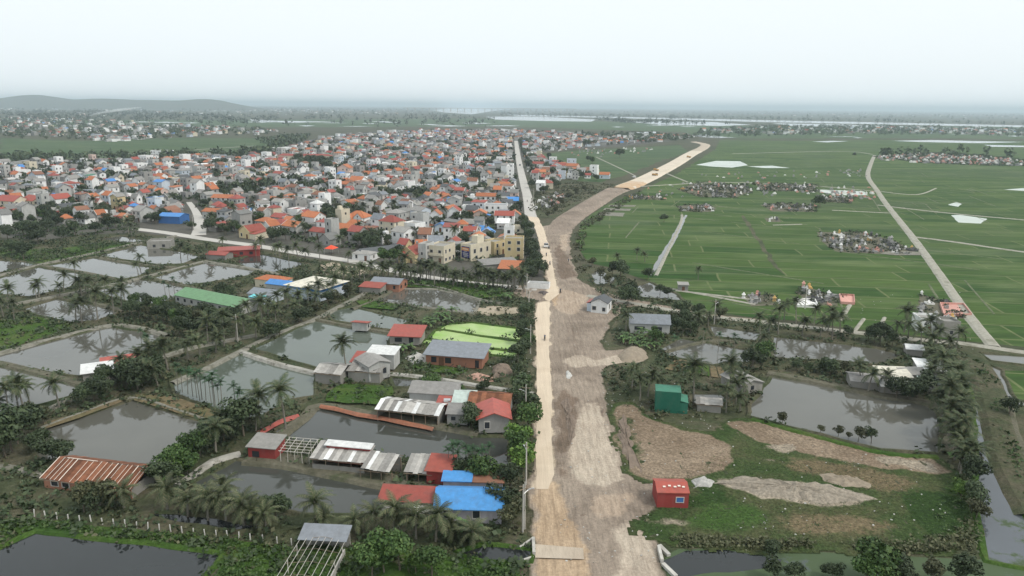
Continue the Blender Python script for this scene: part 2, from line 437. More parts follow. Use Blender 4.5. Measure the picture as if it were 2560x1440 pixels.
sheet('rice_field', [(-900,312),(700,318),(1250,316),(1700,330),(1800,345),(2600,347),(3400,350),(3400,318),(2600,316),(1900,316),(1250,296),(600,300),(-900,298)], .02, M['rice_far'], 3, 20, label='far hazy farmland before the river')
sheet('scrub_ground', [(1320,525),(1345,470),(1440,455),(1550,465),(1440,510),(1390,545),(1345,540)], .04, M['scrub'], 1, 3)
sheet('scrub_ground', [(0,600),(110,604),(200,592),(350,586),(480,604),(640,624),(800,652),(950,672),(1060,694),(1250,708),(1340,726),(1330,800),(1330,1000),(1330,1330),(1320,1440),(1320,1600),(-200,1600),(-200,600)], .03, M['scrub'], 1, 3)
sheet('scrub_ground', [(1455,660),(1490,664),(1540,674),(1600,705),(1700,745),(1760,782),(1900,800),(2010,812),(2150,828),(2400,858),(2560,884),(2700,900),(2700,1600),(1640,1600),(1600,1290),(1560,1100),(1510,960),(1505,860),(1540,800),(1480,740),(1445,700)], .03, M['scrub'], 1, 3)

# the dirt corridor of the road works
CORRIDOR = [(1318,1600),(1318,1440),(1330,1400),(1332,1340),(1326,1212),(1336,1120),(1338,1000),(1338,880),(1336,770),(1346,752),(1300,742),(1265,722),(1300,712),(1366,722),(1362,660),(1352,610),(1340,570),(1392,558),(1454,518),(1545,466),(1585,472),(1530,496),(1466,530),(1436,562),(1424,600),(1428,645),(1446,700),(1500,728),(1600,752),(1760,784),(1905,799),(1905,806),(1760,794),(1600,764),(1560,770),(1530,800),(1506,850),(1508,880),(1580,868),(1618,880),(1610,905),(1520,912),(1505,930),(1512,1000),(1520,1060),(1545,1110),(1562,1180),(1600,1205),(1645,1195),(1655,1260),(1600,1295),(1580,1310),(1640,1345),(1652,1400),(1668,1440),(1690,1600)]
def poly_mask(X, Y, pts):
    c = np.zeros(X.shape, bool); n = len(pts); j = n - 1
    for i in range(n):
        xi, yi = pts[i][0], pts[i][1]; xj, yj = pts[j][0], pts[j][1]
        if yi != yj:
            cond = ((yi > Y) != (yj > Y)) & (X < (xj - xi) * (Y - yi) / (yj - yi) + xi); c ^= cond
        j = i
    return c
def blur(a, k):
    for _ in range(2):
        for ax in (0, 1):
            p = np.pad(a, [(k, k) if q == ax else (0, 0) for q in (0, 1)], mode='edge'); cs = np.cumsum(np.insert(p, 0, 0, axis=ax), axis=ax); n = 2 * k + 1
            a = (np.take(cs, range(n, cs.shape[ax]), axis=ax) - np.take(cs, range(0, cs.shape[ax] - n), axis=ax)) / n
    return a
def painted(name, outline, cell, z0, mat, masks, label, rough=.10, warp=1.2, flat=None):
    """ground as a fine grid inside an outline; each mask is a list of pixel outlines where that kind of soil lies, soft and uneven at its edge"""
    P = [gp(x, y) for x, y in outline]; x0, x1 = min(p.x for p in P), max(p.x for p in P); y0, y1 = min(p.y for p in P), max(p.y for p in P)
    nx, ny = int((x1 - x0) / cell) + 3, int((y1 - y0) / cell) + 3
    X, Y = np.meshgrid(x0 - cell + np.arange(nx) * cell, y0 - cell + np.arange(ny) * cell)
    WX, WY, H = np.zeros_like(X), np.zeros_like(X), np.zeros_like(X)
    for j in range(ny):
        for i in range(nx):
            v = Vector((X[j, i], Y[j, i], 0))
            a_, b_ = noise.noise(v * .22), noise.noise(v * .9 + Vector((3, 3, 3)))
            WX[j, i] = a_ * warp + b_ * warp * .45; WY[j, i] = noise.noise(v * .22 + Vector((50, 9, 1))) * warp + b_ * warp * .3
            H[j, i] = noise.noise(Vector((v.x * .8, v.y * .25, 4))) * .6 + b_ * .5
    ins = poly_mask(X + WX, Y + WY, [(p.x, p.y) for p in P])
    vals = [np.clip(1.3 - 1.6 * blur(ins.astype(float), max(2, int(1.6 / cell))), 0, 1)]
    for polys, soft in masks:
        m = np.zeros(X.shape, bool)
        for q in polys: m |= poly_mask(X + WX * 1.2, Y + WY * 1.2, [tuple(gp(*k).to_2d()) for k in q])
        vals.append(blur(m.astype(float), max(1, int(soft / cell))))
    Z = z0 + rough * H * (1 - (vals[flat] if flat else 0))
    idx = -np.ones(X.shape, int); cellin = ins[:-1, :-1] | ins[1:, :-1] | ins[:-1, 1:] | ins[1:, 1:]
    use = np.zeros(X.shape, bool); use[:-1, :-1] |= cellin; use[1:, :-1] |= cellin; use[:-1, 1:] |= cellin; use[1:, 1:] |= cellin
    idx[use] = np.arange(use.sum()); jj, ii = np.nonzero(cellin)
    me = bpy.data.meshes.new(name); me.from_pydata(np.column_stack([X[use], Y[use], Z[use]]).tolist(), [], np.column_stack([idx[jj, ii], idx[jj, ii+1], idx[jj+1, ii+1], idx[jj+1, ii]]).tolist())
    while len(vals) < 6: vals.append(np.zeros_like(X))
    for nm, k in (('soil_a', 0), ('soil_b', 3)):
        at = me.attributes.new(nm, 'FLOAT_COLOR', 'POINT'); at.data.foreach_set('color', np.column_stack([vals[k][use], vals[k+1][use], vals[k+2][use], np.ones(use.sum())]).astype(np.float32).ravel())
    for p in me.polygons: p.use_smooth = True
    me.materials.append(mat); me.update(); return tag(link(name, me), label, None, None, 'structure')
def soil_mat(name, base, kinds, fine=.8, stretch_f=(1.6, .22, 1), bump=.35, edge=((.05,.06,.03), (.09,.085,.05)), ruts=0.0, grit=(.86, 1.12)):
    """kinds: five (dark, light) colour pairs for the masks after the edge mask"""
    m, nt, b = _new(name); co = _objco(nt)
    big = _noise(nt, co, .07, 6, .65, .5); fn = _noise(nt, _map(nt, co, stretch_f), fine, 6, .72); med = _noise(nt, co, .45, 6, .7, .3)
    c = _ramp(nt, big, base); seps = []
    for nm in ('soil_a', 'soil_b'):
        at = nt.nodes.new('ShaderNodeAttribute'); at.attribute_name = nm; sp = nt.nodes.new('ShaderNodeSeparateColor'); nt.links.new(at.outputs['Color'], sp.inputs[0]); seps += [sp.outputs[0], sp.outputs[1], sp.outputs[2]]
    def layer(c, k, pair, br=1.15):
        w = nt.nodes.new('ShaderNodeMath'); w.operation = 'MULTIPLY_ADD'; nt.links.new(med, w.inputs[0]); w.inputs[1].default_value = br; nt.links.new(seps[k], w.inputs[2])
        f = _maprange(nt, w.outputs[0], .36 + br * .5, .64 + br * .5, 0, 1)
        return _mixc(nt, f, c, _ramp(nt, big, [(.35, pair[0]), (.62, pair[1])]))
    for k, pair in enumerate(kinds): c = layer(c, k + 1, pair)
    c = layer(c, 0, edge, 1.1)
    c = _mixc(nt, 1.0, c, _maprange(nt, fn, .25, .75, .66, 1.28), 'MULTIPLY')
    n3 = _noise(nt, co, 2.2, 4, .7); c = _mixc(nt, 1.0, c, _maprange(nt, n3, .3, .7, *grit), 'MULTIPLY')
    if ruts:                                            # wheel tracks pressed into the soil, wandering along the works
        hsum = fn
        for rz_, sc_, seed_ in ((0.0, .22, 0), (.16, .15, 40)):
            mp = nt.nodes.new('ShaderNodeMapping'); mp.inputs['Location'].default_value = (seed_, seed_, 0); mp.inputs['Rotation'].default_value = (0, 0, rz_); mp.inputs['Scale'].default_value = (1, .12, 1); nt.links.new(co, mp.inputs['Vector'])
            wv = nt.nodes.new('ShaderNodeTexWave'); wv.bands_direction = 'X'; wv.inputs['Scale'].default_value = sc_; wv.inputs['Distortion'].default_value = 22; wv.inputs['Detail'].default_value = 4; wv.inputs['Detail Scale'].default_value = .35; nt.links.new(mp.outputs[0], wv.inputs['Vector'])
            line = _maprange(nt, wv.outputs['Fac'], .72, .97, 0, 1); ma = _maprange(nt, _noise(nt, mp.outputs[0], .18, 3, .6), .50, .68, 0, ruts)
            mu = nt.nodes.new('ShaderNodeMath'); mu.operation = 'MULTIPLY'; nt.links.new(line, mu.inputs[0]); nt.links.new(ma, mu.inputs[1])
            c = _mixc(nt, mu.outputs[0], c, _mixc(nt, 1.0, c, (.62, .58, .55), 'MULTIPLY'))
    nt.links.new(c, b.inputs['Base Color']); b.inputs['Roughness'].default_value = .95; b.inputs['Specular IOR Level'].default_value = .12
    _bump(nt, b, fn, bump); return m
M['earthworks'] = soil_mat('earthworks', [(.30, (.19,.152,.118)), (.45, (.265,.215,.17)), (.6, (.325,.268,.212)), (.75, (.235,.19,.15))],
    [((.40,.33,.26), (.48,.41,.325)), ((.50,.41,.30), (.58,.48,.365)), ((.36,.26,.17), (.46,.345,.235)), ((.15,.115,.085), (.22,.165,.125)), ((.36,.28,.21), (.43,.345,.265))], ruts=.5, grit=(.78, 1.18))
PALE1 = [(1340,1222),(1340,1130),(1342,1000),(1342,880),(1338,790),(1345,757),(1374,753),(1374,800),(1373,880),(1380,1000),(1378,1100),(1385,1185),(1370,1222)]
PALE2 = [(1372,705),(1356,648),(1347,600),(1333,560),(1313,540),(1345,543),(1360,575),(1378,640),(1388,700),(1398,735),(1374,753),(1362,748)]
painted('dirt_corridor', CORRIDOR, .55, .10, M['earthworks'], [
    ([[(1425,1115),(1440,1060),(1455,1010),(1500,1010),(1515,1080),(1535,1110),(1545,1150),(1565,1190),(1530,1215),(1470,1222),(1430,1190),(1425,1150)], [(1400,905),(1440,885),(1500,905),(1560,878),(1606,882),(1604,908),(1500,915),(1430,920)], [(1570,1300),(1625,1345),(1640,1395),(1650,1440),(1660,1560),(1520,1560),(1530,1440),(1550,1380),(1540,1320)]], 1.6),
    ([PALE1, PALE2, [(1345,1250),(1375,1235),(1388,1262),(1380,1285),(1355,1280)]], .3),
    ([[(1345,1560),(1340,1440),(1345,1320),(1340,1225),(1385,1190),(1410,1260),(1440,1330),(1465,1380),(1475,1440),(1490,1560)], [(1378,735),(1420,725),(1425,760),(1385,770)]], 1.2),
    ([[(1390,1000),(1410,960),(1440,1000),(1440,1080),(1428,1130),(1400,1140)], [(1385,620),(1402,610),(1440,690),(1400,700)], [(1380,1100),(1395,1100),(1425,1200),(1395,1200)]], 1.4),
    ([[(1326,1212),(1340,1130),(1340,1230),(1335,1440),(1320,1440),(1332,1340)], [(1400,570),(1424,560),(1416,640),(1402,620)], [(1400,720),(1470,740),(1440,790),(1390,780)], [(1480,1240),(1600,1230),(1560,1290),(1490,1300)]], 1.2)],
    'bare brown earth cleared for the new road', .13, 1.3, 2)
sheet('dirt_track', PALE1, .135, M['pale_track'], .28, .8, label='pale compacted single-lane track beside the earthworks')
sheet('dirt_track', PALE2, .135, M['pale_track'], .4, 1.0, label='pale track leading up to the village street')
ribbon('village_street', [(1328,548),(1318,490),(1305,440),(1296,395),(1290,352)], [7,6.5,6.5,6.5,6.5], .10, M['street'], .2, .02, .15, 8, label='straight concrete village street')
ribbon('village_street', [(340,572),(420,582),(520,598),(640,614),(760,634),(900,656),(1010,682),(1180,708),(1345,722)], [5.5,5.5,5.5,5.5,5.5,5.5,5,5,5], .10, M['street'], .2, .02, .1, 4, label='pale concrete lane along the fish ponds')
ribbon('village_street', [(496,588),(500,560),(490,530),(472,505)], [7,5.5,4,3], .09, M['street'], .2, .02, .1, 4, label='side lane running into the village houses')
# embankment and new road
ribbon('embankment', [(1392,580),(1420,545),(1470,512),(1540,470)], [7,10,11,12], [.12,.5,.9,1.3], M['dirt'], 3, .03, .6, 3, label='raised brown embankment of the new road')
ribbon('new_road', [(1560,466),(1605,448),(1650,426),(1690,405),(1725,384),(1740,377)], [15,14,14,14,14,14], 1.4, M['new_road'], 2.5, .03, .3, 5, label='pale sand-topped new road on its embankment')
ribbon('new_road', [(1552,469),(1572,462),(1592,454)], [12,14,13], 1.42, M['orange_earth'], 3, .03, .5, 3, label='orange earth ramp where the new road starts')
ribbon('new_road', [(1738,378),(1758,368),(1762,360),(1735,354)], [14,12,10,9], .8, M['sandy'], 3, .03, .3, 5, label='unfinished grey bend of the new road')
ribbon('field_road', [(2484,864),(2440,810),(2400,758),(2340,672),(2280,590),(2215,508),(2192,474),(2170,440),(2176,412),(2186,388)], [2.2,2.2,2.2,2.2,2.4,2.5,2.6,3,3,3], .35, M['farm_road'], .8, .03, .2, 6, label='straight concrete farm road across the rice fields')
ribbon('field_road', [(1470,738),(1600,760),(1760,788),(1905,803),(2020,816),(2160,832),(2300,848),(2400,856),(2484,868),(2640,890)], [2.3]*10, .22, M['farm_road'], .7, .03, .15, 4, label='pale lane between the ponds and the rice fields')
for q, w in (([(2195,512),(2260,520),(2400,535),(2640,556)], 1.6), ([(2290,592),(2400,606),(2480,618),(2640,640)], 2.0), ([(1560,468),(1800,456),(2000,462),(2190,478)], 1.5),
             ([(1640,688),(1700,560),(1705,536)], .8), ([(1650,715),(1890,760)], .7), ([(1690,725),(1885,748)], .7), ([(1830,384),(2100,378),(2184,386)], 2.2), ([(1664,432),(1720,455)], 1.4),
             ([(1490,392),(1560,425),(1590,440)], 1.2), ([(0,394),(320,384),(640,364)], 2.4), ([(2132,832),(2160,795)], .4), ([(2186,838),(2212,792)], .4), ([(2100,800),(2125,760)], .7),
             ([(1932,562),(2005,560)], .5), ([(2080,525),(2225,532)], .8), ([(2200,478),(2290,486),(2340,470)], 1.0)):
    ribbon('field_bund', q, w, .28, M['farm_road'], .4, .03, .1, 5)
BR = random.Random(14)
_u = (gp(1890, 760) - gp(1650, 715)).normalized(); _v = (gp(1705, 540) - gp(1630, 688)).normalized(); _w = (gp(2215, 508) - gp(2400, 758)).normalized()
for k in range(90):
    x, y = BR.uniform(1480, 2560), BR.choice([BR.uniform(380, 480), BR.uniform(470, 560), BR.uniform(540, 800)])
    if not in_poly(x, y, RICE_R): continue
    L_ = BR.uniform(15, 70); d_ = BR.choice([_u, _u, _u, _u, _u, _u, _u, _v, _w]); e_ = gp(x, y) + d_ * L_; q_ = pix((e_.x, e_.y, 0))
    if in_poly(q_[0], q_[1], RICE_R): ribbon('field_bund', [(x, y), ((x + q_[0]) / 2, (y + q_[1]) / 2), q_], BR.uniform(.12, .4), .16, M['bund'], .25, .03, .15, 4)
# ------------------------------------------------------------------ fish ponds, canals, river
LANDMARKS = []          # (x, y, phrase) used when a tree or a post is described by what it stands beside
def pond(px, mat, label, phrase=None, rim=.45, rz=.38, rmat='scrub', amp=.5, name='fish_pond'):
    o = sheet(name, px, .05, mat, amp, 2.0, label=label)
    pts = ragged([gp(x, y, .05) for x, y in px], amp * 1.0, 2.0, len(px) + .05)
    if rim:
        n = len(pts); area = sum(pts[i].x * pts[(i+1) % n].y - pts[(i+1) % n].x * pts[i].y for i in range(n))
        sg = 1 if area > 0 else -1
        rows = []
        for i, p in enumerate(pts):
            a, b = pts[i - 1], pts[(i + 1) % n]
            d = Vector((b.x - a.x, b.y - a.y, 0)).normalized(); out = Vector((d.y, -d.x, 0)) * sg
            zz = rz + noise.noise(p * .3) * .12
            w = rim * (1 + .35 * noise.noise(p * .21 + Vector((5, 5, 5))))
            rows.append([Vector((p.x, p.y, -.05)) - out * .25, Vector((p.x, p.y, zz)) + out * .25, Vector((p.x, p.y, zz + .05)) + out * (w + .25), Vector((p.x, p.y, .0)) + out * (w + .7)])
        vs = [tuple(v) for r in rows for v in r]
        fs = []
        for i in range(n):
            j = (i + 1) % n
            for k in range(3):
                q = (4*i + k, 4*j + k, 4*j + k + 1, 4*i + k + 1)
                fs.append(q if sg > 0 else q[::-1])
        me = bpy.data.meshes.new('pond_bank'); me.from_pydata(vs, [], fs); me.materials.append(M[rmat]); me.update()
        tag(link('pond_bank', me), None, None, None, 'structure')
    if phrase:
        c = sum((gp(x, y) for x, y in px), Vector()) / len(px)
        LANDMARKS.append((c.x, c.y, phrase))
    return o
W, WG, WD, WB = M['water'], M['water_green'], M['water_dark'], M['water_black']
pond([(0,695),(95,668),(190,682),(205,692),(170,720),(75,742),(0,735),(-150,735),(-150,705)], W, 'grey fish pond at the village end of the dikes', 'the grey pond at the outer dike')
pond([(-100,645),(60,655),(92,662),(0,682),(-100,690)], W, 'narrow grey pond below the green garden')
pond([(105,666),(240,644),(375,668),(362,684),(340,692),(280,702),(190,680),(115,670)], W, 'grey pond between two concrete-edged dikes', 'the pond between two concrete-edged dikes')
pond([(246,640),(350,612),(400,622),(470,632),(500,642),(455,660),(400,662)], W, 'grey pond beside the half-built concrete house', 'the half-built concrete house')
pond([(245,598),(300,590),(360,600),(345,607),(310,606)], W, 'small pond below the village lane', rim=.6)
pond([(384,694),(512,656),(640,674),(618,690),(520,707),(460,713)], W, 'grey pond beside the red pond sheds', 'the grey pond by the red sheds')
pond([(585,652),(645,634),(766,660),(690,682),(625,672)], M['water_dark'], 'drained dark pond with muddy floor', rim=1.0)
pond([(235,726),(350,698),(470,718),(440,742),(395,762),(330,755),(280,742)], W, 'grey pond across the dike from the green-roofed shed', 'the pond across from the green-roofed shed')
pond([(60,772),(140,748),(250,764),(292,782),(240,802),(180,806),(95,788)], W, 'small grey pond under tall palms', 'the small pond under tall palms')
pond([(0,887),(270,817),(400,838),(385,860),(350,892),(240,926),(200,940),(0,910),(-150,895)], W, 'wide grey pond beside the white-roofed hut', 'the white-roofed pond hut')
pond([(0,918),(100,938),(215,968),(185,988),(60,1022),(0,1034),(-150,1040),(-150,905)], W, 'grey pond edged by leaning palms', 'the pond edged by leaning palms')
pond([(68,1100),(110,1072),(200,1046),(328,1002),(540,1068),(530,1100),(460,1118),(432,1150),(382,1178),(300,1174),(180,1166),(95,1142)], W, 'large muddy pond behind the rusty battened roof', 'the muddy pond by the rusty roof')
pond([(432,952),(600,884),(790,938),(782,990),(720,1000),(650,1042),(600,1048),(545,1022),(440,986)], WG, 'greenish fish pond lined with thin areca palms', 'the greenish pond')
pond([(632,872),(800,797),(985,832),(965,858),(978,884),(935,902),(845,932),(792,918)], WG, 'greenish pond with a walkway and a hut on its dike', 'the pond with the dike hut')
pond([(818,780),(880,768),(1022,802),(985,826),(835,802)], WG, 'small greenish pond above the dike hut', 'the small greenish pond')
pond([(945,752),(985,722),(1090,724),(1200,748),(1182,782),(1100,772),(1010,762)], W, 'grey pond below the vegetable garden', 'the pond below the vegetable garden', rmat='path')
for q, l in (([(1118,812),(1180,808),(1304,824),(1304,850),(1200,838),(1100,822)], 'uppermost'), ([(1090,828),(1112,826),(1200,842),(1304,856),(1303,878),(1200,866),(1075,846)], 'middle'), ([(1056,856),(1066,850),(1160,864),(1300,884),(1292,892),(1190,882),(1080,864)], 'lowest')):
    pond(q, M['algae'], f'{l} duckweed pond covered in bright green algae', 'the duckweed ponds' if l == 'middle' else None, rim=.5, rz=.3, rmat='weeds', name='duckweed_pond', amp=.08)
pond([(770,1036),(802,1016),(940,1034),(1080,1062),(1190,1092),(1272,1096),(1266,1182),(1130,1172),(920,1128),(716,1098),(690,1078)], WD, 'dark green-grey pond behind the row of pond shacks', 'the row of pond shacks')
pond([(592,1152),(700,1164),(880,1192),(985,1210),(962,1234),(946,1284),(760,1284),(470,1214),(560,1172)], WD, 'dark pond in front of the row of pond shacks', 'the dark pond')
pond([(-60,1400),(86,1334),(300,1358),(548,1388),(532,1412),(470,1470),(300,1560),(-200,1560)], WB, 'black pond below the row of concrete posts', 'the black pond', rmat='weeds')
pond([(978,944),(1090,956),(1282,988),(1276,1004),(1150,976),(990,966)], WD, 'narrow canal strip beside the pale wall', rim=.6)
pond([(345,1288),(450,1284),(625,1312),(740,1326),(590,1324)], WB, 'strip of black ditch water under the palms', rim=.4)
pond([(1150,1380),(1210,1366),(1326,1376),(1322,1404),(1210,1400)], WB, 'black water at the culvert mouth under the palms', rim=.3, rmat='weeds', name='canal')
sheet('canal', [(1656,1404),(1700,1372),(1850,1376),(2060,1378),(2300,1392),(2470,1400),(2700,1420),(2700,1640),(1680,1640)], .042, M['marsh'], .8, 2, label='canal choked with water weeds beside the earthworks')
pond([(1652,1404),(1712,1374),(1800,1374),(1900,1392),(1955,1400),(1940,1420),(1790,1432),(1690,1446)], WB, 'dark open water at the culvert mouth', 'the culvert', rim=0, name='canal')
pond([(1478,684),(1500,676),(1540,694),(1530,710),(1488,712)], W, 'ragged pond beside the earthworks', rim=.6)
pond([(1588,716),(1622,706),(1692,736),(1704,752),(1604,744)], W, 'little pond beside the white junction house', 'the white junction house', rim=.7)
pond([(1655,872),(1700,846),(1890,880),(1872,906),(1820,906),(1780,912),(1664,888)], W, 'pond mirroring tall palms beside the vegetable beds', 'the pond with palm reflections')
pond([(1772,814),(1902,834),(1886,852),(1790,842)], W, 'small pond behind the mirror pond', rim=.6)
pond([(1932,842),(2080,858),(2190,872),(2255,888),(2200,912),(2090,902),(1934,896)], W, 'pond lined by palms below the tombs', 'the pond below the tombs')
pond([(1880,1010),(1900,985),(1932,942),(2100,966),(2330,1012),(2352,1062),(2346,1132),(2200,1122),(2000,1072),(1872,1040)], W, 'large grey pond curving round to the palm belt', 'the large pond by the palm belt')
pond([(1730,985),(1800,985),(1818,1000),(1780,1018),(1735,1010)], W, 'small pond behind the green metal shed', rim=.5)
pond([(2410,918),(2440,930),(2462,965),(2482,1060),(2505,1150),(2562,1290),(2600,1420),(2470,1400),(2440,1250),(2446,1150),(2436,1000)], M['water_weedy'], 'slow canal half covered in water weeds', 'the weedy canal', rim=.5, rmat='weeds', name='canal')
pond([(2456,884),(2600,894),(2700,905),(2700,918),(2560,912),(2480,902)], W, 'flooded plot beside the lane', rim=.4)
pond([(2472,914),(2500,925),(2520,975),(2536,1002),(2600,1010),(2600,1020),(2522,1012),(2508,1004),(2490,950)], W, 'narrow flooded ditch beside the young rice', rim=.3)
sheet('rice_field', [(2502,926),(2600,928),(2600,1002),(2540,998),(2522,968)], .06, M['rice'], .5, 2, label='small dark green seedling plot beside the ditch')
# field ditches
for q, w in (([(1622,688),(1660,620),(1700,560),(1716,538)], [5,5,4.4,4]), ([(1625,690),(1640,672)], [6,5]), ([(1852,540),(1890,590),(1925,650)], [1.6,1.6,1.6])):
    pass
sheet('canal', [(1622,690),(1640,655),(1672,605),(1700,555),(1712,537),(1718,538),(1704,570),(1682,615),(1650,665),(1634,680)], .07, W, .5, 2, label='straight grey irrigation ditch through the rice')
sheet('canal', [(1852,540),(1860,538),(1895,590),(1935,650),(1965,690),(1930,660),(1885,592)], .07, M['scrub'], .8, 2)
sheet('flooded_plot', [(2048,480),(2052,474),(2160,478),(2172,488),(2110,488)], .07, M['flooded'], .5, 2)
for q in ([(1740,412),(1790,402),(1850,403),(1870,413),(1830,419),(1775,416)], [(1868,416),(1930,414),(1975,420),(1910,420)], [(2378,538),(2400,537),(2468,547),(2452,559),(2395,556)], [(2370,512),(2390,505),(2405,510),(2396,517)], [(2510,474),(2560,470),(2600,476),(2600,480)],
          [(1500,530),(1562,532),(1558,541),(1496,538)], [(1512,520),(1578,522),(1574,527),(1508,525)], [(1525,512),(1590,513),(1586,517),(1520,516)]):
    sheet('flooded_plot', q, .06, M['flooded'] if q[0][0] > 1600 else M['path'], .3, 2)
# river and far water
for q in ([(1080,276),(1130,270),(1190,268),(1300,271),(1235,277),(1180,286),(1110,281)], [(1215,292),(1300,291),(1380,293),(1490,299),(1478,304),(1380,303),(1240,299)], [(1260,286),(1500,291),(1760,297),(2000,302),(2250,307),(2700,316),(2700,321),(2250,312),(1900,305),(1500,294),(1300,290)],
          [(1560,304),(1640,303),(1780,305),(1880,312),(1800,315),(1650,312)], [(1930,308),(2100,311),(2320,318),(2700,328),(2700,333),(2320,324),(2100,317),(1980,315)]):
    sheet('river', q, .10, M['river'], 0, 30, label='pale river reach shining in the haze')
RNG2 = random.Random(3)
for k in range(110):
    y = RNG2.choice([RNG2.uniform(303, 322), RNG2.uniform(318, 345)]); x = RNG2.uniform(-100, 2650)
    if y > 318 and 300 < x < 1700: continue
    if abs(y - (300 + (x - 1280) * .012)) < 8 and x > 1200: continue
    w, h = RNG2.uniform(20, 110), RNG2.uniform(.8, 2.2)
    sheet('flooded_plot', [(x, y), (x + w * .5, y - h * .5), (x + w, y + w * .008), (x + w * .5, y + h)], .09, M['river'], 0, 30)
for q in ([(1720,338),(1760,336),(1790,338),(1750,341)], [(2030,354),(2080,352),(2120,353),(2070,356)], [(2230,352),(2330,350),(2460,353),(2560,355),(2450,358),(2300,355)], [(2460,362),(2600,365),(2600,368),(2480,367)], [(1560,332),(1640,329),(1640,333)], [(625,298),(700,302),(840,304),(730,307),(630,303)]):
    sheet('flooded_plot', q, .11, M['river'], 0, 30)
# land pieces around the ponds
sheet('garden', [(0,620),(120,625),(260,606),(345,608),(240,638),(110,660),(0,640),(-100,640),(-100,620)], .07, M['weeds'], 1, 2, label='dark green garden beside the lane')
sheet('garden', [(0,800),(60,790),(150,798),(182,812),(100,845),(0,880),(-120,890),(-120,800)], .07, M['weeds'], .6, 2, label='bright green weedy plot beside the pond')
sheet('garden', [(1000,705),(1100,700),(1250,716),(1265,740),(1200,744),(1090,720),(1000,716)], .50, M['weeds'], .6, 2, label='vegetable garden below the palm row')
sheet('garden', [(890,752),(920,748),(1000,762),(985,774),(905,768)], .5, M['weeds'], .4, 1.5, label='little green plot between two ponds')
sheet('garden', [(820,985),(850,960),(930,962),(980,965),(985,985),(940,1010),(870,1008),(810,1000)], .5, M['weeds'], .5, 1.5, label='lush green garden behind the pond shacks')
sheet('garden', [(1035,908),(1075,908),(1170,925),(1150,935),(1085,930),(1030,918)], .3, M['weeds'], .4, 1.5, label='green yard before the brick-red shed')
sheet('garden', [(0,1300),(90,1296),(300,1318),(500,1340),(720,1365),(900,1375),(1150,1395),(1300,1412),(1320,1600),(540,1600),(545,1380),(300,1350),(85,1326),(0,1360)], .06, M['weeds'], .8, 2, label='lush green creepers along the posts and canal')
M['meadow'] = soil_mat('meadow', [(.30, (.034,.062,.018)), (.45, (.050,.075,.026)), (.58, (.080,.085,.040)), (.72, (.045,.085,.020))],
    [((.185,.138,.095), (.27,.21,.15)), ((.26,.22,.165), (.34,.29,.225)), ((.022,.045,.012), (.035,.065,.018)), ((.13,.105,.06), (.17,.135,.08)), ((.04,.082,.018), (.058,.10,.028))], 1.1, (1, 1, 1), .45, ((.04,.055,.02), (.06,.075,.03)), grit=(.62, 1.4))
painted('meadow', [(1575,1316),(1600,1296),(1658,1268),(1650,1200),(1610,1204),(1570,1180),(1540,1110),(1525,1040),(1530,1012),(1580,1006),(1640,1050),(1700,1072),(1780,1080),(1832,1056),(1870,1046),(2000,1076),(2200,1130),(2350,1150),(2400,1186),(2440,1260),(2452,1345),(2380,1382),(2200,1386),(2000,1380),(1850,1374),(1700,1372),(1650,1354)], .6, .12, M['meadow'], [
    ([[(1535,1020),(1580,1010),(1640,1055),(1700,1078),(1780,1088),(1828,1110),(1830,1140),(1810,1180),(1740,1192),(1640,1196),(1580,1180),(1548,1110)], [(1830,1060),(1880,1052),(2000,1076),(2200,1132),(2330,1150),(2390,1186),(2330,1192),(2240,1175),(2140,1160),(2000,1130),(1900,1110),(1850,1090)]], 1.0),
    ([[(1905,1118),(1990,1112),(2000,1130),(1940,1136)], [(2160,1130),(2330,1160),(2380,1186),(2300,1180),(2200,1158)], [(1600,1300),(1760,1310),(1760,1314),(1600,1312)], [(2050,1290),(2075,1296),(2060,1304)], [(1780,1196),(2000,1204),(2200,1250),(2100,1266),(1900,1246)], [(1905,1150),(1940,1148),(1935,1160)]], .6),
    ([[(1720,1230),(1800,1225),(1850,1260),(1760,1280),(1700,1270)], [(1540,1040),(1575,1030),(1600,1120),(1600,1180),(1570,1170)], [(2250,1240),(2400,1220),(2430,1330),(2300,1340)]], 2.0),
    ([[(1900,1140),(2100,1160),(2300,1200),(2300,1240),(2000,1180)], [(1900,1290),(2200,1290),(2300,1330),(2000,1340)], [(1660,1070),(1700,1080),(1690,1100),(1660,1096)]], 2.5),
    ([[(1760,1270),(1900,1250),(1920,1320),(1700,1320)], [(2330,1180),(2420,1230),(2410,1260),(2360,1240)], [(2100,1180),(2160,1180),(2160,1200)]], 2.0)],
    'rough grass meadow with raw reddish fill beside the canal', .22, 1.8)
sheet('bare_patch', [(800,662),(830,656),(900,668),(930,676),(895,690),(850,688),(805,676)], .06, M['bare'], .8, 2)
sheet('bare_patch', [(1180,772),(1240,764),(1320,772),(1300,782),(1220,790)], .06, M['bare'], .8, 2)
sheet('dry_grass', [(690,680),(770,664),(830,690),(900,696),(880,708),(780,702),(700,700)], .05, M['scrub'], .8, 2)
sheet('dry_grass', [(110,1058),(200,1030),(320,992),(310,1002),(200,1044),(110,1072)], .50, M['dry_grass'], .4, 1.5)
sheet('dry_grass', [(340,985),(430,990),(560,1032),(600,1060),(545,1062),(440,1030),(335,1000)], .50, M['dry_grass'], .4, 1.5)
# vegetable beds beside the mirror pond
for i in range(7):
    a, b = i / 7 + .01, (i + 1) / 7 - .012
    t = lambda f, s: (1690 + 118 * f, 896 + 24 * f) if s else (1660 + 162 * f, 922 + 26 * f)
    sheet('vegetable_bed', [t(a, 1), t(b, 1), t(b, 0), t(a, 0)], .22 + .01 * (i % 2), M['weeds'] if 2 <= i <= 4 else M['dry_grass'], .15, 1, label='raised strip of vegetable bed beside the mirror pond')
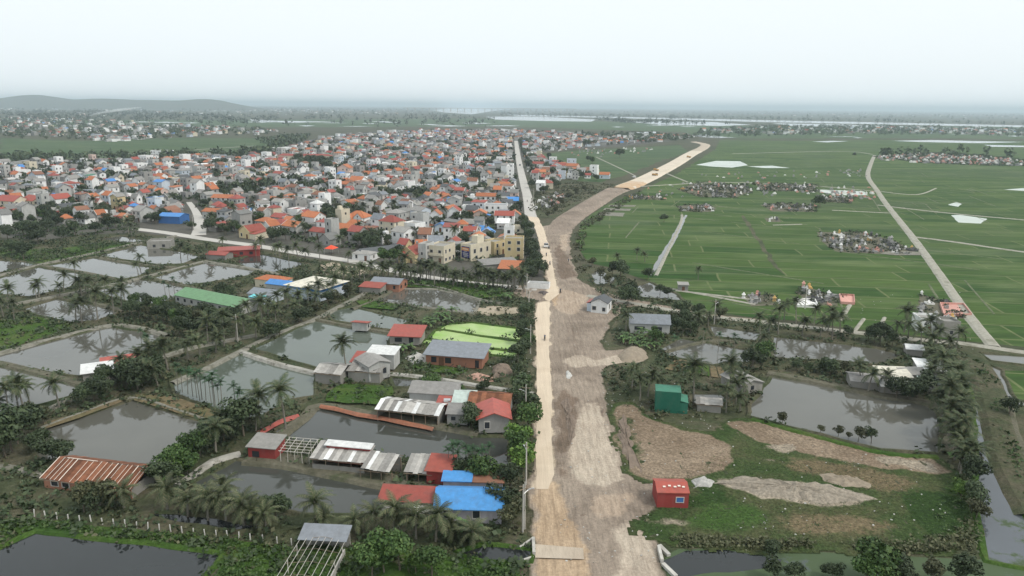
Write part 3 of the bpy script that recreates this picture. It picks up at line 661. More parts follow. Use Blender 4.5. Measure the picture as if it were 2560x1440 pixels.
# dikes and lanes between the ponds
D = lambda q, w, z=.55, m='dike', l=None, s=.45: ribbon('dike', q, w, z, M[m], s, .02, .18, 2.0, label=l)
D([(-100,706),(0,686),(95,661),(230,632),(340,607),(440,588)], 1.2, .7, 'path', 'long concrete-edged dike leading up to the lane')
D([(-100,782),(0,764),(140,738),(250,716),(362,690),(440,670),(515,650)], 1.2, .7, 'path', 'concrete-edged dike through the middle ponds')
D([(95,662),(190,676),(300,698)], 1.6)
D([(236,640),(340,658),(440,668)], 1.6)
D([(362,690),(460,712),(500,722)], 1.5)
D([(140,742),(230,755),(310,776)], 1.4)
D([(515,652),(640,672),(700,686)], 1.6, .6, 'path')
D([(-100,905),(0,880),(130,845),(270,812),(340,816),(420,836)], 1.6, .6, 'path', 'dike above the wide grey pond')
D([(-100,892),(0,906),(120,935),(230,965)], 1.8, .6, 'dike')
D([(0,1075),(100,1030),(230,968),(330,920),(450,875),(560,850),(640,835)], 1.2, .6, 'path', 'sandy lane winding between the palm-lined ponds')
D([(430,955),(520,916),(600,876),(680,838),(790,794),(860,758),(950,712),(1000,682)], 1.3, .6, 'path', 'lane with broken concrete edging between ponds')
D([(600,876),(690,905),(790,930)], 1.2, .7, 'white_path', 'pale concrete walkway across the greenish ponds')
D([(790,796),(860,810),(985,832)], 1.3, .6, 'dike')
D([(100,1068),(220,1024),(325,992),(440,1022),(548,1060)], .5, .6, 'path')
D([(975,932),(1090,944),(1200,962),(1335,982)], 1.1, .8, 'white_path', 'pale walled walkway leading to the road')
D([(440,1210),(480,1185),(530,1150),(600,1130)], 1.0, .6, 'white_path', 'whitish path between two dark ponds')
D([(0,1160),(90,1180),(130,1190)], 1.2, .3, 'path')
D([(1010,706),(1100,718),(1205,748),(1260,756)], .7, .7, 'path')
D([(985,720),(930,752),(880,770)], 1.0, .6)
D([(620,1140),(720,1150),(850,1176),(1000,1206),(1120,1218)], 4.5, .6, 'dike', 'earth causeway carrying the pond shacks')
D([(700,1085),(760,1040),(800,1012),(940,1034),(1080,1058),(1200,1080)], 2.2, .6, 'dike')
D([(2428,880),(2470,960),(2500,1060),(2530,1160),(2600,1290)], 4.0, .7, 'scrub', 'grassy dike beside the weedy canal', 1.6)
D([(2520,1010),(2540,1090),(2600,1180)], 1.5, .5)
D([(1880,1045),(2000,1078),(2200,1128),(2345,1140)], 1.0, .4, 'weeds')
D([(1920,930),(2060,955),(2200,985),(2330,1008),(2375,1060),(2370,1130)], 2.4, .6, 'dike')
D([(1660,878),(1780,850),(1900,862),(1930,890)], 1.0, .4, 'dike')
# ------------------------------------------------------------------ plants
def beside(x, y, far='the ponds'):
    """phrase of the landmark nearest to a place"""
    best, bd = None, 1e9
    for lx, ly, ph in LANDMARKS:
        d = math.hypot(lx - x, ly - y)
        if d < bd: best, bd = ph, d
    return best if bd < 170 else far
TAKEN = set()
def distinct(label, g):
    """the label, with a second landmark added when another plant already carries it"""
    if label in TAKEN:
        ds = sorted((math.hypot(lx - g.x, ly - g.y), ph) for lx, ly, ph in LANDMARKS)
        for d, ph in ds[1:7]:
            l2 = f'{label} towards {ph}'
            if ph not in label and len(l2.split()) <= 16 and l2 not in TAKEN: TAKEN.add(l2); return l2
    TAKEN.add(label); return label
def np_mesh(name, verts, quads, mat):
    me = bpy.data.meshes.new(name)
    me.from_pydata(verts.tolist() if hasattr(verts, 'tolist') else verts, [], quads)
    me.materials.append(mat); me.update(); return me
def leaf_cloud(seed, lobes, n, size, up=.3):
    """n small leaf-clump quads spread over uneven lobes (cx,cy,cz,rx,ry,rz)"""
    rng = np.random.default_rng(seed)
    vol = np.array([l[3] * l[4] * l[5] for l in lobes]) ** .67; vol = vol / vol.sum()
    pick = rng.choice(len(lobes), n, p=vol)
    L = np.array(lobes)[pick]
    d = rng.normal(size=(n, 3)); d /= np.linalg.norm(d, axis=1)[:, None]
    r = rng.uniform(.55, 1.06, n) ** .7
    c = L[:, :3] + d * L[:, 3:] * r[:, None]
    nrm = d + rng.normal(size=(n, 3)) * .7; nrm[:, 2] += up; nrm /= np.linalg.norm(nrm, axis=1)[:, None]
    a = np.cross(nrm, rng.normal(size=(n, 3))); a /= np.linalg.norm(a, axis=1)[:, None] + 1e-9
    b = np.cross(nrm, a)
    s = size * rng.uniform(.55, 1.3, n)[:, None]
    el = rng.uniform(.45, .9, n)[:, None]
    v = np.stack([c - a * s, c + b * s * el, c + a * s, c - b * s * el], 1).reshape(-1, 3)
    f = np.arange(n * 4).reshape(-1, 4).tolist()
    return v, f
def make_tree_protos(tag_, mat, heights, spread, nl, n, size, seed0):
    out = []
    for k in range(5):
        rng = random.Random(seed0 + k)
        h = heights * rng.uniform(.85, 1.15); R = spread * rng.uniform(.85, 1.15)
        lobes = []
        for i in range(nl):
            a = rng.uniform(0, 6.28); q = rng.uniform(.15, .75) * R
            s = rng.uniform(.32, .55) * R
            lobes.append((math.cos(a) * q, math.sin(a) * q, h * rng.uniform(.48, .86), s, s, s * rng.uniform(.6, .9)))
        lobes.append((0, 0, h * .75, R * .5, R * .5, h * .22))
        v, f = leaf_cloud(seed0 * 3 + k, lobes, n, size)
        crown = np_mesh('crown', v, f, mat)
        mb = MB()
        mb.bar((0, 0, -.1), (0.1, .05, h * .45), .05 * h * .5, 0, 6, .028 * h * .5)
        for i in range(5):
            l = lobes[i % len(lobes)]
            mb.bar((.08, .04, h * rng.uniform(.25, .42)), (l[0] * .8, l[1] * .8, l[2]), .012 * h, 0, 5, .005 * h)
        out.append((mb.mesh('trunk', M['bark']), crown))
    return out
TREES = {'dark': make_tree_protos('dark', M['leaf_dark'], 6.0, 2.9, 10, 1500, .27, 10),
         'mid': make_tree_protos('mid', M['leaf_mid'], 5.5, 2.6, 9, 1500, .25, 30),
         'bright': make_tree_protos('bright', M['leaf_bright'], 4.5, 2.2, 8, 1300, .23, 50),
         'olive': make_tree_protos('olive', M['leaf_olive'], 5.0, 2.5, 8, 1000, .26, 70)}
def palm_frond(L, mat, rng, droop=1.0, leaf=.75):
    """one feather frond along +x, arching down, with paired hanging leaflets"""
    vs, fs = [], []
    n = 11; pts = []
    for i in range(n + 1):
        t = i / n
        pts.append(Vector((L * t * (1 - .16 * t), 0, L * (.42 * t - .62 * droop * t * t))))
    for i in range(n):                                  # midrib
        a, b = pts[i], pts[i + 1]; w = .05 * (1 - i / n) + .015
        k = len(vs); vs += [(a.x, -w, a.z), (a.x, w, a.z), (b.x, w, b.z), (b.x, -w, b.z)]; fs.append((k, k+1, k+2, k+3))
    for i in range(1, n + 1):
        t = i / n; l = leaf * (math.sin(math.pi * min(.96, .12 + t * .86))) ** .6
        p = pts[i]; dirx = (pts[i] - pts[i-1]).normalized()
        for s in (-1, 1):
            for h in (0, .5):
                q = p - dirx * (L / n) * h
                tip = q + Vector((dirx.x * l * .55, s * l * .85, dirx.z * l * .5 - l * .38 + rng.uniform(-.08, .08)))
                w = dirx * (L / n * .22)
                k = len(vs); vs += [tuple(q - w), tuple(q + w), tuple(tip + w * .4), tuple(tip - w * .3)]; fs.append((k, k+1, k+2, k+3))
    return vs, fs
def crown_from(frond_fn, n, rng, ztop, pitch=(-.5, 1.15), sc=(.8, 1.1)):
    V, Fc = [], []
    xf = []
    for i in range(n):
        az = i * 2.399 + rng.uniform(-.3, .3); pt = pitch[0] + (pitch[1] - pitch[0]) * ((i + .5) / n) + rng.uniform(-.1, .1); s = rng.uniform(*sc)
        mt = Matrix.Translation((0, 0, ztop)) @ Matrix.Rotation(az, 4, 'Z') @ Matrix.Rotation(-pt, 4, 'Y') @ Matrix.Scale(s, 4)
        xf.append(mt)
        v, f = frond_fn(i)
        k = len(V); V += [tuple(mt @ Vector(p)) for p in v]; Fc += [tuple(k + j for j in q) for q in f]
    return V, Fc, xf
PALMS = []
for k in range(6):
    rng = random.Random(200 + k)
    h = rng.uniform(3.6, 6.4); lean = rng.uniform(-.9, .9); n = rng.randint(16, 21)
    vs, fs, _ = crown_from(lambda i: palm_frond(3.0, None, rng, rng.uniform(.8, 1.3), .62), n, rng, h)
    vs = [(p[0] + lean, p[1], p[2]) for p in vs]
    mb = MB(); prev = Vector((0, 0, -.1))
    for j in range(1, 7):
        t = j / 6; q = Vector((lean * t * t, 0, h * t)); mb.bar(prev, q, .19 - .016 * j, 0, 6, .19 - .016 * (j + 1)); prev = q
    PALMS.append((mb.mesh('trunk', M['palm_bark']), np_mesh('crown', vs, fs, M['frond']), h))
FRONDS = []
for k in range(4):
    rng = random.Random(300 + k); v, f = palm_frond(3.3, None, rng, .85 + .18 * k, .68); FRONDS.append(np_mesh('frond', v, f, M['frond_near']))
ARECA = []
for k in range(4):
    rng = random.Random(400 + k); h = rng.uniform(3.6, 5.4)
    vs, fs, _ = crown_from(lambda i: palm_frond(1.35, None, rng, 1.2, .42), 8, rng, h, (-.2, 1.2))
    mb = MB(); mb.bar((0, 0, -.1), (.1, 0, h), .08, 0, 5, .055)
    vs = [(p[0] + .1, p[1], p[2]) for p in vs]
    ARECA.append((mb.mesh('trunk', M['palm_bark']), np_mesh('crown', vs, fs, M['areca'])))
BANANA = []
for k in range(4):
    rng = random.Random(500 + k); vs, fs = [], []
    for i in range(11):
        az = i * 2.4 + rng.uniform(-.3, .3); L = rng.uniform(1.3, 2.1); el = rng.uniform(.5, 1.25); base = Vector((rng.uniform(-.4, .4), rng.uniform(-.4, .4), rng.uniform(.9, 1.5)))
        d = Vector((math.cos(az), math.sin(az), 0)); sd = Vector((-d.y, d.x, 0)); prev = None
        for j in range(5):
            t = j / 4; p = base + d * L * t * math.cos(el * (1 - t * .3)) + Vector((0, 0, L * (math.sin(el) * t - .75 * t * t))); w = .30 * math.sin(math.pi * (.08 + .86 * t)) + .02
            row = [p - sd * w + Vector((0, 0, -.08)), p + sd * w + Vector((0, 0, -.08))]
            if prev:
                q = len(vs); vs += [tuple(x) for x in (prev[0], prev[1], row[1], row[0])]; fs.append((q, q+1, q+2, q+3))
            prev = row
    mb = MB(); mb.bar((0, 0, -.1), (0, 0, 1.4), .13, 0, 6, .09)
    BANANA.append((mb.mesh('stem', M['palm_bark']), np_mesh('leaves', vs, fs, M['banana'])))
PR = random.Random(11)
USED = []
def pair(name, label, cat, group, proto, p, s, rz, parts=('trunk', 'crown'), tilt=0.0):
    t = thing(name, distinct(label, p), cat, p, rz, group, s)
    if tilt: t.rotation_euler = (PR.uniform(-tilt, tilt), PR.uniform(-tilt, tilt), rz)
    for nm, me in zip(parts, proto): link(nm, me, t)
    return t
SIZES = ((0, 'small'), (.85, 'medium-sized'), (1.12, 'tall'))
def sized(s): return [w for v, w in SIZES if s >= v][-1]
def tree(px, py, kind='dark', s=1.0, z=.05, place=None):
    g = gp(px, py, z); k = PR.randrange(5)
    words = {'dark': 'dark green leafy tree', 'mid': 'mid green leafy tree', 'bright': 'bright green bushy tree', 'olive': 'sparse olive-brown tree'}[kind]
    s *= PR.uniform(.9, 1.12)
    return pair('broadleaf_tree', f'{sized(s)} {words} {place or "beside " + beside(g.x, g.y)}', 'tree', 'leafy trees', TREES[kind][k], g, s, PR.uniform(0, 6.28), tilt=.05)
def palm(px, py, s=1.0, z=.3, place=None):
    g = gp(px, py, z); pr = PALMS[PR.randrange(6)]
    s *= PR.uniform(.88, 1.15)
    return pair('coconut_palm', f'{sized(s)} coconut palm {place or "beside " + beside(g.x, g.y)}', 'palm tree', 'coconut palms', pr[:2], g, s, PR.uniform(0, 6.28), tilt=.07)
def near_palm(px, py, h=4.2, s=1.0, z=.2, place='under the posts', n=17):
    """a palm near enough to tell its fronds apart: every frond a sub-part of the crown"""
    g = gp(px, py, z); rz = PR.uniform(0, 6.28)
    t = thing('coconut_palm', f'{"tall" if h > 4.8 else "short" if h < 3.4 else "medium-sized"} coconut palm with drooping fronds {place}', 'palm tree', g, rz, 'coconut palms along the ditch', s)
    lean = PR.uniform(-.5, .5); mb = MB(); prev = Vector((0, 0, -.1))
    for j in range(1, 6):
        q = Vector((lean * (j / 5) ** 2, 0, h * j / 5)); mb.bar(prev, q, .2 - .016 * j, 0, 7, .2 - .016 * (j + 1)); prev = q
    mb.build('trunk', M['palm_bark'], t)
    cb = MB(); cb.bar((lean, 0, h - .35), (lean, 0, h + .25), .2, 0, 6, .1)
    c = cb.build('crown', M['palm_bark'], t)
    for i in range(n):
        az = i * 2.399 + PR.uniform(-.3, .3); pt = -.55 + 1.7 * (i + .5) / n + PR.uniform(-.12, .12)
        f = link('frond', FRONDS[PR.randrange(4)], c)
        f.matrix_local = Matrix.Translation((lean, 0, h)) @ Matrix.Rotation(az, 4, 'Z') @ Matrix.Rotation(-pt, 4, 'Y') @ Matrix.Scale(PR.uniform(.85, 1.1), 4)
    return t
def areca(px, py, s=1.0, z=.4, place=None):
    g = gp(px, py, z); s *= PR.uniform(.85, 1.15)
    return pair('areca_palm', f'thin-stemmed {sized(s)} areca palm {place or "beside " + beside(g.x, g.y)}', 'palm tree', 'areca palms', ARECA[PR.randrange(4)], g, s, PR.uniform(0, 6.28), tilt=.04)
def banana(px, py, s=1.0, z=.3, place=None):
    g = gp(px, py, z); s *= PR.uniform(.85, 1.2)
    return pair('banana_plant', f'{sized(s)} banana plant with broad ragged leaves {place or "beside " + beside(g.x, g.y)}', 'plant', 'banana plants', BANANA[PR.randrange(4)], g, s, PR.uniform(0, 6.28), ('stem', 'leaves'))

# undergrowth nobody could count: leaf clumps in one mesh per kind
def undergrowth(name, regions, mat, size, label, hgt=(.3, 1.3), z=.03, per=9, seed=0, avoid=None):
    """regions: (pixel polygon, clumps per square metre)"""
    rng = np.random.default_rng(seed + 77)
    C = []
    for poly, dens in regions:
        wp = [gp(x, y) for x, y in poly]; xs = [p.x for p in wp]; ys = [p.y for p in wp]
        pol = [(p.x, p.y) for p in wp]
        n = int((max(xs) - min(xs)) * (max(ys) - min(ys)) * dens)
        X = rng.uniform(min(xs), max(xs), n); Y = rng.uniform(min(ys), max(ys), n)
        for x, y in zip(X, Y):
            if in_poly(x, y, pol) and noise.noise(Vector((x * .09, y * .09, seed))) > -.18 and not (avoid and avoid(x, y)): C.append((x, y))
    if not C: return
    C = np.array(C); n = len(C) * per
    hh = np.repeat(rng.uniform(hgt[0], hgt[1], len(C)), per)
    base = np.repeat(C, per, 0) + rng.normal(size=(n, 2)) * (.42 * hh + .12)[:, None]
    c = np.column_stack([base, z + hh * rng.uniform(.1, .95, n)])
    nrm = rng.normal(size=(n, 3)); nrm[:, 2] = np.abs(nrm[:, 2]) + .5; nrm /= np.linalg.norm(nrm, axis=1)[:, None]
    a = np.cross(nrm, rng.normal(size=(n, 3))); a /= np.linalg.norm(a, axis=1)[:, None] + 1e-9; b = np.cross(nrm, a)
    s = (size * rng.uniform(.5, 1.3, n) * (.5 + .5 * hh))[:, None]
    v = np.stack([c - a * s, c + b * s * .7, c + a * s, c - b * s * .7], 1).reshape(-1, 3)
    me = bpy.data.meshes.new(name)
    me.vertices.add(n * 4); me.vertices.foreach_set('co', v.astype(np.float32).ravel())
    me.loops.add(n * 4); me.loops.foreach_set('vertex_index', np.arange(n * 4, dtype=np.int32))
    me.polygons.add(n); me.polygons.foreach_set('loop_start', np.arange(0, n * 4, 4, dtype=np.int32)); me.polygons.foreach_set('loop_total', np.full(n, 4, dtype=np.int32))
    me.materials.append(mat); me.update(calc_edges=True)
    return tag(link(name, me), label, None, None, 'stuff')
# ------------------------------------------------------------------ buildings
def roof_geo(w, d, h, kind, rh, ov=.35, t=.14):
    mb = MB(); X, Y = w / 2 + ov, d / 2 + ov
    if kind == 'gable_x':
        e = h - rh * ov / (d / 2)
        mb.slab((-X, -Y, e), (X, -Y, e), (X, 0, h + rh), (-X, 0, h + rh), t); mb.slab((-X, 0, h + rh), (X, 0, h + rh), (X, Y, e), (-X, Y, e), t)
    elif kind == 'gable_y':
        e = h - rh * ov / (w / 2)
        mb.slab((-X, -Y, e), (0, -Y, h + rh), (0, Y, h + rh), (-X, Y, e), t); mb.slab((0, -Y, h + rh), (X, -Y, e), (X, Y, e), (0, Y, h + rh), t)
    elif kind == 'hip':
        e = h - .05; r = max(.2, X - Y) if X > Y else 0; q = max(.0, Y - X) if Y > X else 0
        a, b, c, dd = (-X, -Y, e), (X, -Y, e), (X, Y, e), (-X, Y, e); p1 = (-r, -q, h + rh); p2 = (r, q, h + rh)
        if X >= Y: mb.face([a, b, p2, p1]); mb.face([c, dd, p1, p2]); mb.face([b, c, p2]); mb.face([dd, a, p1])
        else: mb.face([a, b, p1]); mb.face([b, c, p2, p1]); mb.face([c, dd, p2]); mb.face([dd, a, p1, p2])
        mb.face([dd, c, b, a])
    elif kind == 'shed':
        mb.slab((-X, -Y, h), (X, -Y, h), (X, Y, h + rh), (-X, Y, h + rh), t)
    elif kind == 'shed_back':
        mb.slab((-X, -Y, h + rh), (X, -Y, h + rh), (X, Y, h), (-X, Y, h), t)
    elif kind == 'shed_side':
        mb.slab((-X, -Y, h + rh), (X, -Y, h), (X, Y, h), (-X, Y, h + rh), t)
    else:                                              # flat concrete roof inside a parapet
        mb.box(-w/2 + .15, w/2 - .15, -d/2 + .15, d/2 - .15, h - .12, h + .02)
    return mb
def wall_geo(w, d, h, kind, rh):
    mb = MB(); x, y = w / 2, d / 2
    if kind == 'flat':
        H = h + .75
        mb.box(-x, x, -y, y, 0, H, top=False, bottom=False)
        for (a, b, c, e) in ((-x, x, -y, -y + .16), (-x, x, y - .16, y), (-x, -x + .16, -y + .16, y - .16), (x - .16, x, -y + .16, y - .16)):
            mb.face([(a, c, H), (b, c, H), (b, e, H), (a, e, H)])
        for p, q in (((-x+.16, -y+.16), (x-.16, -y+.16)), ((x-.16, -y+.16), (x-.16, y-.16)), ((x-.16, y-.16), (-x+.16, y-.16)), ((-x+.16, y-.16), (-x+.16, -y+.16))):
            mb.face([(p[0], p[1], H), (q[0], q[1], H), (q[0], q[1], h), (p[0], p[1], h)])
        return mb
    mb.box(-x, x, -y, y, 0, h - .03, top=False, bottom=False)
    k = h - .03
    if kind == 'gable_x':
        mb.face([(x, -y, k), (x, y, k), (x, 0, k + rh - .05)]); mb.face([(-x, y, k), (-x, -y, k), (-x, 0, k + rh - .05)])
    elif kind == 'gable_y':
        mb.face([(-x, -y, k), (x, -y, k), (0, -y, k + rh - .05)]); mb.face([(x, y, k), (-x, y, k), (0, y, k + rh - .05)])
    elif kind in ('shed', 'shed_back', 'shed_side'):
        hz = {'shed': lambda px, py: k - .12 + rh * (py / d + .5), 'shed_back': lambda px, py: k - .12 + rh * (.5 - py / d), 'shed_side': lambda px, py: k - .12 + rh * (.5 - px / w)}[kind]
        c = [(-x, -y), (x, -y), (x, y), (-x, y)]
        for i in range(4):
            p, q = c[i], c[(i + 1) % 4]
            mb.face([(p[0], p[1], k), (q[0], q[1], k), (q[0], q[1], max(k, hz(*q))), (p[0], p[1], max(k, hz(*p)))])
    return mb
_wm = MB(); _wm.box(-.5, .5, -.05, .03, -.5, .5); WIN_MESH = _wm.mesh('window', M['window'])
_wf = MB()
for b_ in ((-.62, -.5, -.62, .62), (.5, .62, -.62, .62), (-.5, .5, -.62, -.5), (-.5, .5, .5, .62)): _wf.box(b_[0], b_[1], -.09, .02, b_[2], b_[3])
WINF_MESH = _wf.mesh('window_frame', M['frame'])
_dm = MB(); _dm.box(-.5, .5, -.06, .03, 0, 1); DOOR_MESH = _dm.mesh('door', M['door'])
def put_window(t, w, d, face, u, z, ww, wh, framed=False, door=False):
    """a window or door on face f/b/l/r at distance u from that face's middle"""
    o = link('door' if door else 'window', DOOR_MESH if door else WIN_MESH, t)
    a, ox, oy = {'f': (0, u, -d/2), 'b': (math.pi, -u, d/2), 'r': (math.pi/2, w/2, u), 'l': (-math.pi/2, -w/2, -u)}[face]
    o.location = (ox, oy, z); o.rotation_euler = (0, 0, a); o.scale = (ww, 1, wh)
    if framed and not door: link('frame', WINF_MESH, o)
    return o
def auto_windows(w, d, h, rng, storeys):
    out = []
    for s in range(storeys):
        z = 1.6 + s * (h / storeys)
        for face, L in (('f', w), ('r', d), ('l', d), ('b', w)):
            if face == 'b' and rng.random() < .5: continue
            n = max(1, int(L / 3.1))
            for i in range(n):
                if rng.random() < (.12 if face == 'f' else .35): continue
                u = (i + .5) / n * L - L / 2
                if s == 0 and face == 'f' and i == n // 2: out.append((face, u, 0, 1.2, 2.2, True))
                else: out.append((face, u, z, rng.choice([.9, 1.1, 1.3]), rng.choice([1.2, 1.5]), False))
    return out
def building(name, label, cat, px, py, w, d, h, rz=0, roof='gable_x', rh=1.6, rcol='orange', wall='white', wins='auto', group=None, phrase=None, ov=.35, z=.05, storeys=None, verge=None, extra=None, framed=False, centre=False, seed=None):
    rng = random.Random(seed if seed is not None else int(px * 31 + py * 17))
    a = math.radians(rz); g = gp(px, py, z)
    loc = g if centre else g + Vector((-math.sin(a) * d / 2, math.cos(a) * d / 2, 0))
    t = thing(name, label, cat, loc, a, group)
    wall_geo(w, d, h, roof, rh).build('wall', M['wall_' + wall], t)
    ro = roof_geo(w, d, h, roof, rh, ov).build('roof', M['roof_' + rcol], t)
    if wins == 'auto': wins = auto_windows(w, d, h, rng, storeys or max(1, round(h / 3.4)))
    for wv in (wins or []): put_window(t, w, d, *wv[:5], framed=framed, door=len(wv) > 5 and wv[5])
    if verge:
        if roof == 'gable_y':
            X = w / 2 + ov; e = h - rh * ov / (w / 2)
            for s in (-1, 1):
                for yy in (-d/2 - ov - .02, d/2 + ov - .1): vb = MB(); vb.slab((s * X, yy, e + .12), (0, yy, h + rh + .14), (0, yy + .14, h + rh + .14), (s * X, yy + .14, e + .12), .26); vb.build('verge', M[verge], ro)
        elif roof == 'gable_x':
            Y = d / 2 + ov; e = h - rh * ov / (d / 2)
            for s in (-1, 1):
                for xx in (-w/2 - ov - .02, w/2 + ov - .12): vb = MB(); vb.slab((xx, s * Y, e + .12), (xx, 0, h + rh + .14), (xx + .14, 0, h + rh + .14), (xx + .14, s * Y, e + .12), .26); vb.build('verge', M[verge], ro)
    if phrase: LANDMARKS.append((loc.x, loc.y, phrase))
    return t
def sheet_roof(t, parent_name, p00, p10, p11, p01, n, mat, rng, gap=.0, jit=.05, miss=0.0, name='roof_sheet', mats2=None):
    """a roof laid in n overlapping sheets between edge p00-p10 (eaves) and p01-p11 (ridge), each sheet a sub-part"""
    p00, p10, p11, p01 = map(Vector, (p00, p10, p11, p01))
    fb = MB()
    for q in (0, .5, 1): fb.bar(p00.lerp(p01, q) - Vector((0,0,.16)), p10.lerp(p11, q) - Vector((0,0,.16)), .05)
    root = fb.build(parent_name, M['timber'], t)
    for i in range(n):
        if rng.random() < miss: continue
        a, b = (i - .04) / n, (i + 1.04) / n
        c0, c1 = rng.uniform(-.02, .05), rng.uniform(-.05, .02)
        A, B = p00.lerp(p10, a), p00.lerp(p10, b); C, E = p01.lerp(p11, b), p01.lerp(p11, a)
        A, E = A.lerp(E, c0), A.lerp(E, 1 + c1); B, C = B.lerp(C, c0), B.lerp(C, 1 + c1)
        lift = Vector((0, 0, (i % 2) * .035 + rng.uniform(0, jit)))
        mb = MB(); mb.slab(A + lift, B + lift, C + lift, E + lift, .03)
        m = mat if not mats2 or rng.random() > mats2[1] else mats2[0]
        mb.build(name, m, root)
    return root
def open_shed(name, label, px, py, w, d, h, rz, rh, mat, n, posts=4, miss=0.0, mats2=None, wall=None, phrase=None, kind='shed', z=.5, walls='blr', group=None, jit=.05, cat='shed'):
    """a pole shed: posts, partial walls, a roof of single sheets sloping to the front (shed) or both ways (gable)"""
    rng = random.Random(int(px * 13 + py)); a = math.radians(rz); g = gp(px, py, z)
    loc = g + Vector((-math.sin(a) * d / 2, math.cos(a) * d / 2, 0)); t = thing(name, label, cat, loc, a, group)
    x, y = w / 2, d / 2
    top = lambda yy: h + rh * (yy / d + .5) if kind == 'shed' else h + rh * (1 - abs(yy) / y)
    for i in range(posts):
        xx = -x + .1 + (w - .2) * i / (posts - 1)
        for yy in (-y + .1, y - .1):
            pb = MB(); pb.bar((xx, yy, -.6), (xx, yy, top(yy) - .2), .08); pb.build('post', M['timber'], t)
    if wall:
        for f in walls:
            wb = MB()
            if f == 'b': wb.box(-x, x, y - .1, y, -.5, top(y) - .25)
            if f == 'f': wb.box(-x, x, -y, -y + .1, -.5, top(-y) - .25)
            if f == 'h': wb.box(-x, x, -y, -y + .1, -.5, 1.0)
            if f == 'l': wb.box(-x, -x + .1, -y + .1, y - .1, -.5, h - .2)
            if f == 'r': wb.box(x - .1, x, -y + .1, y - .1, -.5, h - .2)
            wb.build('wall', M['wall_' + wall], t)
    X, Y = x + .35, y + .35
    if kind == 'shed': sheet_roof(t, 'roof', (-X, -Y, h), (X, -Y, h), (X, Y, h + rh), (-X, Y, h + rh), n, mat, rng, miss=miss, mats2=mats2, jit=jit)
    else:
        sheet_roof(t, 'roof', (-X, -Y, h), (X, -Y, h), (X, 0, h + rh), (-X, 0, h + rh), n, mat, rng, miss=miss, mats2=mats2, jit=jit)
        sheet_roof(t, 'roof', (X, Y, h), (-X, Y, h), (-X, 0, h + rh), (X, 0, h + rh), n, mat, rng, miss=miss, mats2=mats2, jit=jit)
    if phrase: LANDMARKS.append((loc.x, loc.y, phrase))
    return t
def edge(p, q):
    """front edge given by two ground pixels: middle pixel, length in metres, rotation in degrees"""
    A, B = gp(*p), gp(*q)
    mx, my = pix((A + B) / 2)
    return mx, my, (B - A).length, math.degrees(math.atan2(B.y - A.y, B.x - A.x))

# --- sheds and houses among the ponds -------------------------------------------------
mx, my, L, r = edge((440,758), (592,790))
t = building('long_shed', 'long shed with pale green metal roof and a row of square windows', 'shed', mx, my, L, 9, 3.0, r, 'gable_x', 1.6, 'green', 'light grey', [('f', -L/2 + 1.4 + i * (L - 2.4) / 8, 1.6, 1.0, 1.0) for i in range(9)], phrase='the green-roofed long shed', z=.4)
mx, my, L, r = edge((728,742), (790,752))
t = building('store', 'blue store with wide cream hipped metal roof among palms', 'building', mx, my, L + 4, 14, 4.2, r, 'hip', 1.8, 'cream', 'pale blue', [('f', -3, 1.6, 1.2, 1.2), ('f', 3, 1.6, 1.2, 1.2)], phrase='the cream-roofed store', ov=.8, z=.3)
b = MB(); b.box(-(L + 4)/2 - .06, (L + 4)/2 + .06, -7.06, 7.06, 3.1, 4.12, top=False, bottom=False); b.build('fascia', M['roof_blue'], t)
building('shed', 'small shed with rounded orange roof behind the cream-roofed store', 'shed', 672, 720, 12, 6, 3, -20, 'hip', 1.2, 'orange', 'cream', [], phrase='the orange-roofed shed')
building('shed', 'low shed with blue metal roof behind the cream-roofed store', 'shed', 692, 728, 9, 6, 2.6, -20, 'gable_x', 1.0, 'blue', 'light grey', [])
building('shed', 'turquoise-walled shed with slate roof beside the green-roofed long shed', 'shed', 648, 757, 9, 7, 3, -22, 'gable_x', 1.2, 'slate', 'pale blue', [], z=.3)
building('shed', 'turquoise lean-to beside the green-roofed long shed', 'shed', 642, 762, 5, 3, 2.6, -22, 'shed', .5, 'cyan', 'pale blue', [], z=.3)
building('hut', 'flat white-roofed pond hut on the dike corner', 'hut', 246, 950, 6.2, 5, 2.2, 28, 'shed', .6, 'white', 'weathered', [], ov=.5, z=.4)
building('hut', 'rust-red roofed shed behind the white-roofed pond hut', 'shed', 305, 930, 8.5, 4, 2.3, 28, 'shed', .8, 'bright red', 'weathered', [], z=.4)
building('shed', 'pond shed with maroon metal roof and red walls', 'shed', 598, 642, 17, 5, 3, 16, 'shed', .8, 'bright red', 'red', [('f', -4, 1.5, 1.4, 1.2), ('f', 1, 1.5, 1.4, 1.2), ('f', 5, 1.5, 1.4, 1.2)], phrase='the red pond sheds')
building('shed', 'low shed with pinkish roof at the end of the red pond shed', 'shed', 540, 650, 9, 6, 2.4, -12, 'gable_x', .9, 'maroon', 'weathered', [])
building('unfinished_house', 'unfinished flat-roofed concrete house at the pond edge', 'house', 398, 622, 10, 8, 2.8, 12, 'flat', 1, 'concrete', 'weathered', [('f', -2, 1.4, 1.2, 1.2), ('f', 2, 1.4, 1.2, 1.2)])
building('pond_house', 'pond-side shed with red and slate roof', 'shed', 962, 728, 11, 8, 3, -14, 'gable_x', 1.2, 'slate', 'brick', 'auto', phrase='the slate-roofed pond-side shed')
building('shed', 'lean-to with patched red roof beside the slate-roofed pond-side shed', 'shed', 925, 735, 8, 5, 2.5, -14, 'shed', .7, 'red', 'weathered', [])
t = building('kiosk', 'kiosk with bright red lean-to roof at the pond corner', 'kiosk', 1012, 862, 8.5, 6.5, 2.6, -6, 'shed', 1.2, 'bright red', 'weathered', [('f', 1.8, 1.4, 1.2, 1.5), ('f', -1.8, 1.4, 2.0, 1.2)], phrase='the red-roofed kiosk', z=.4, ov=.6)
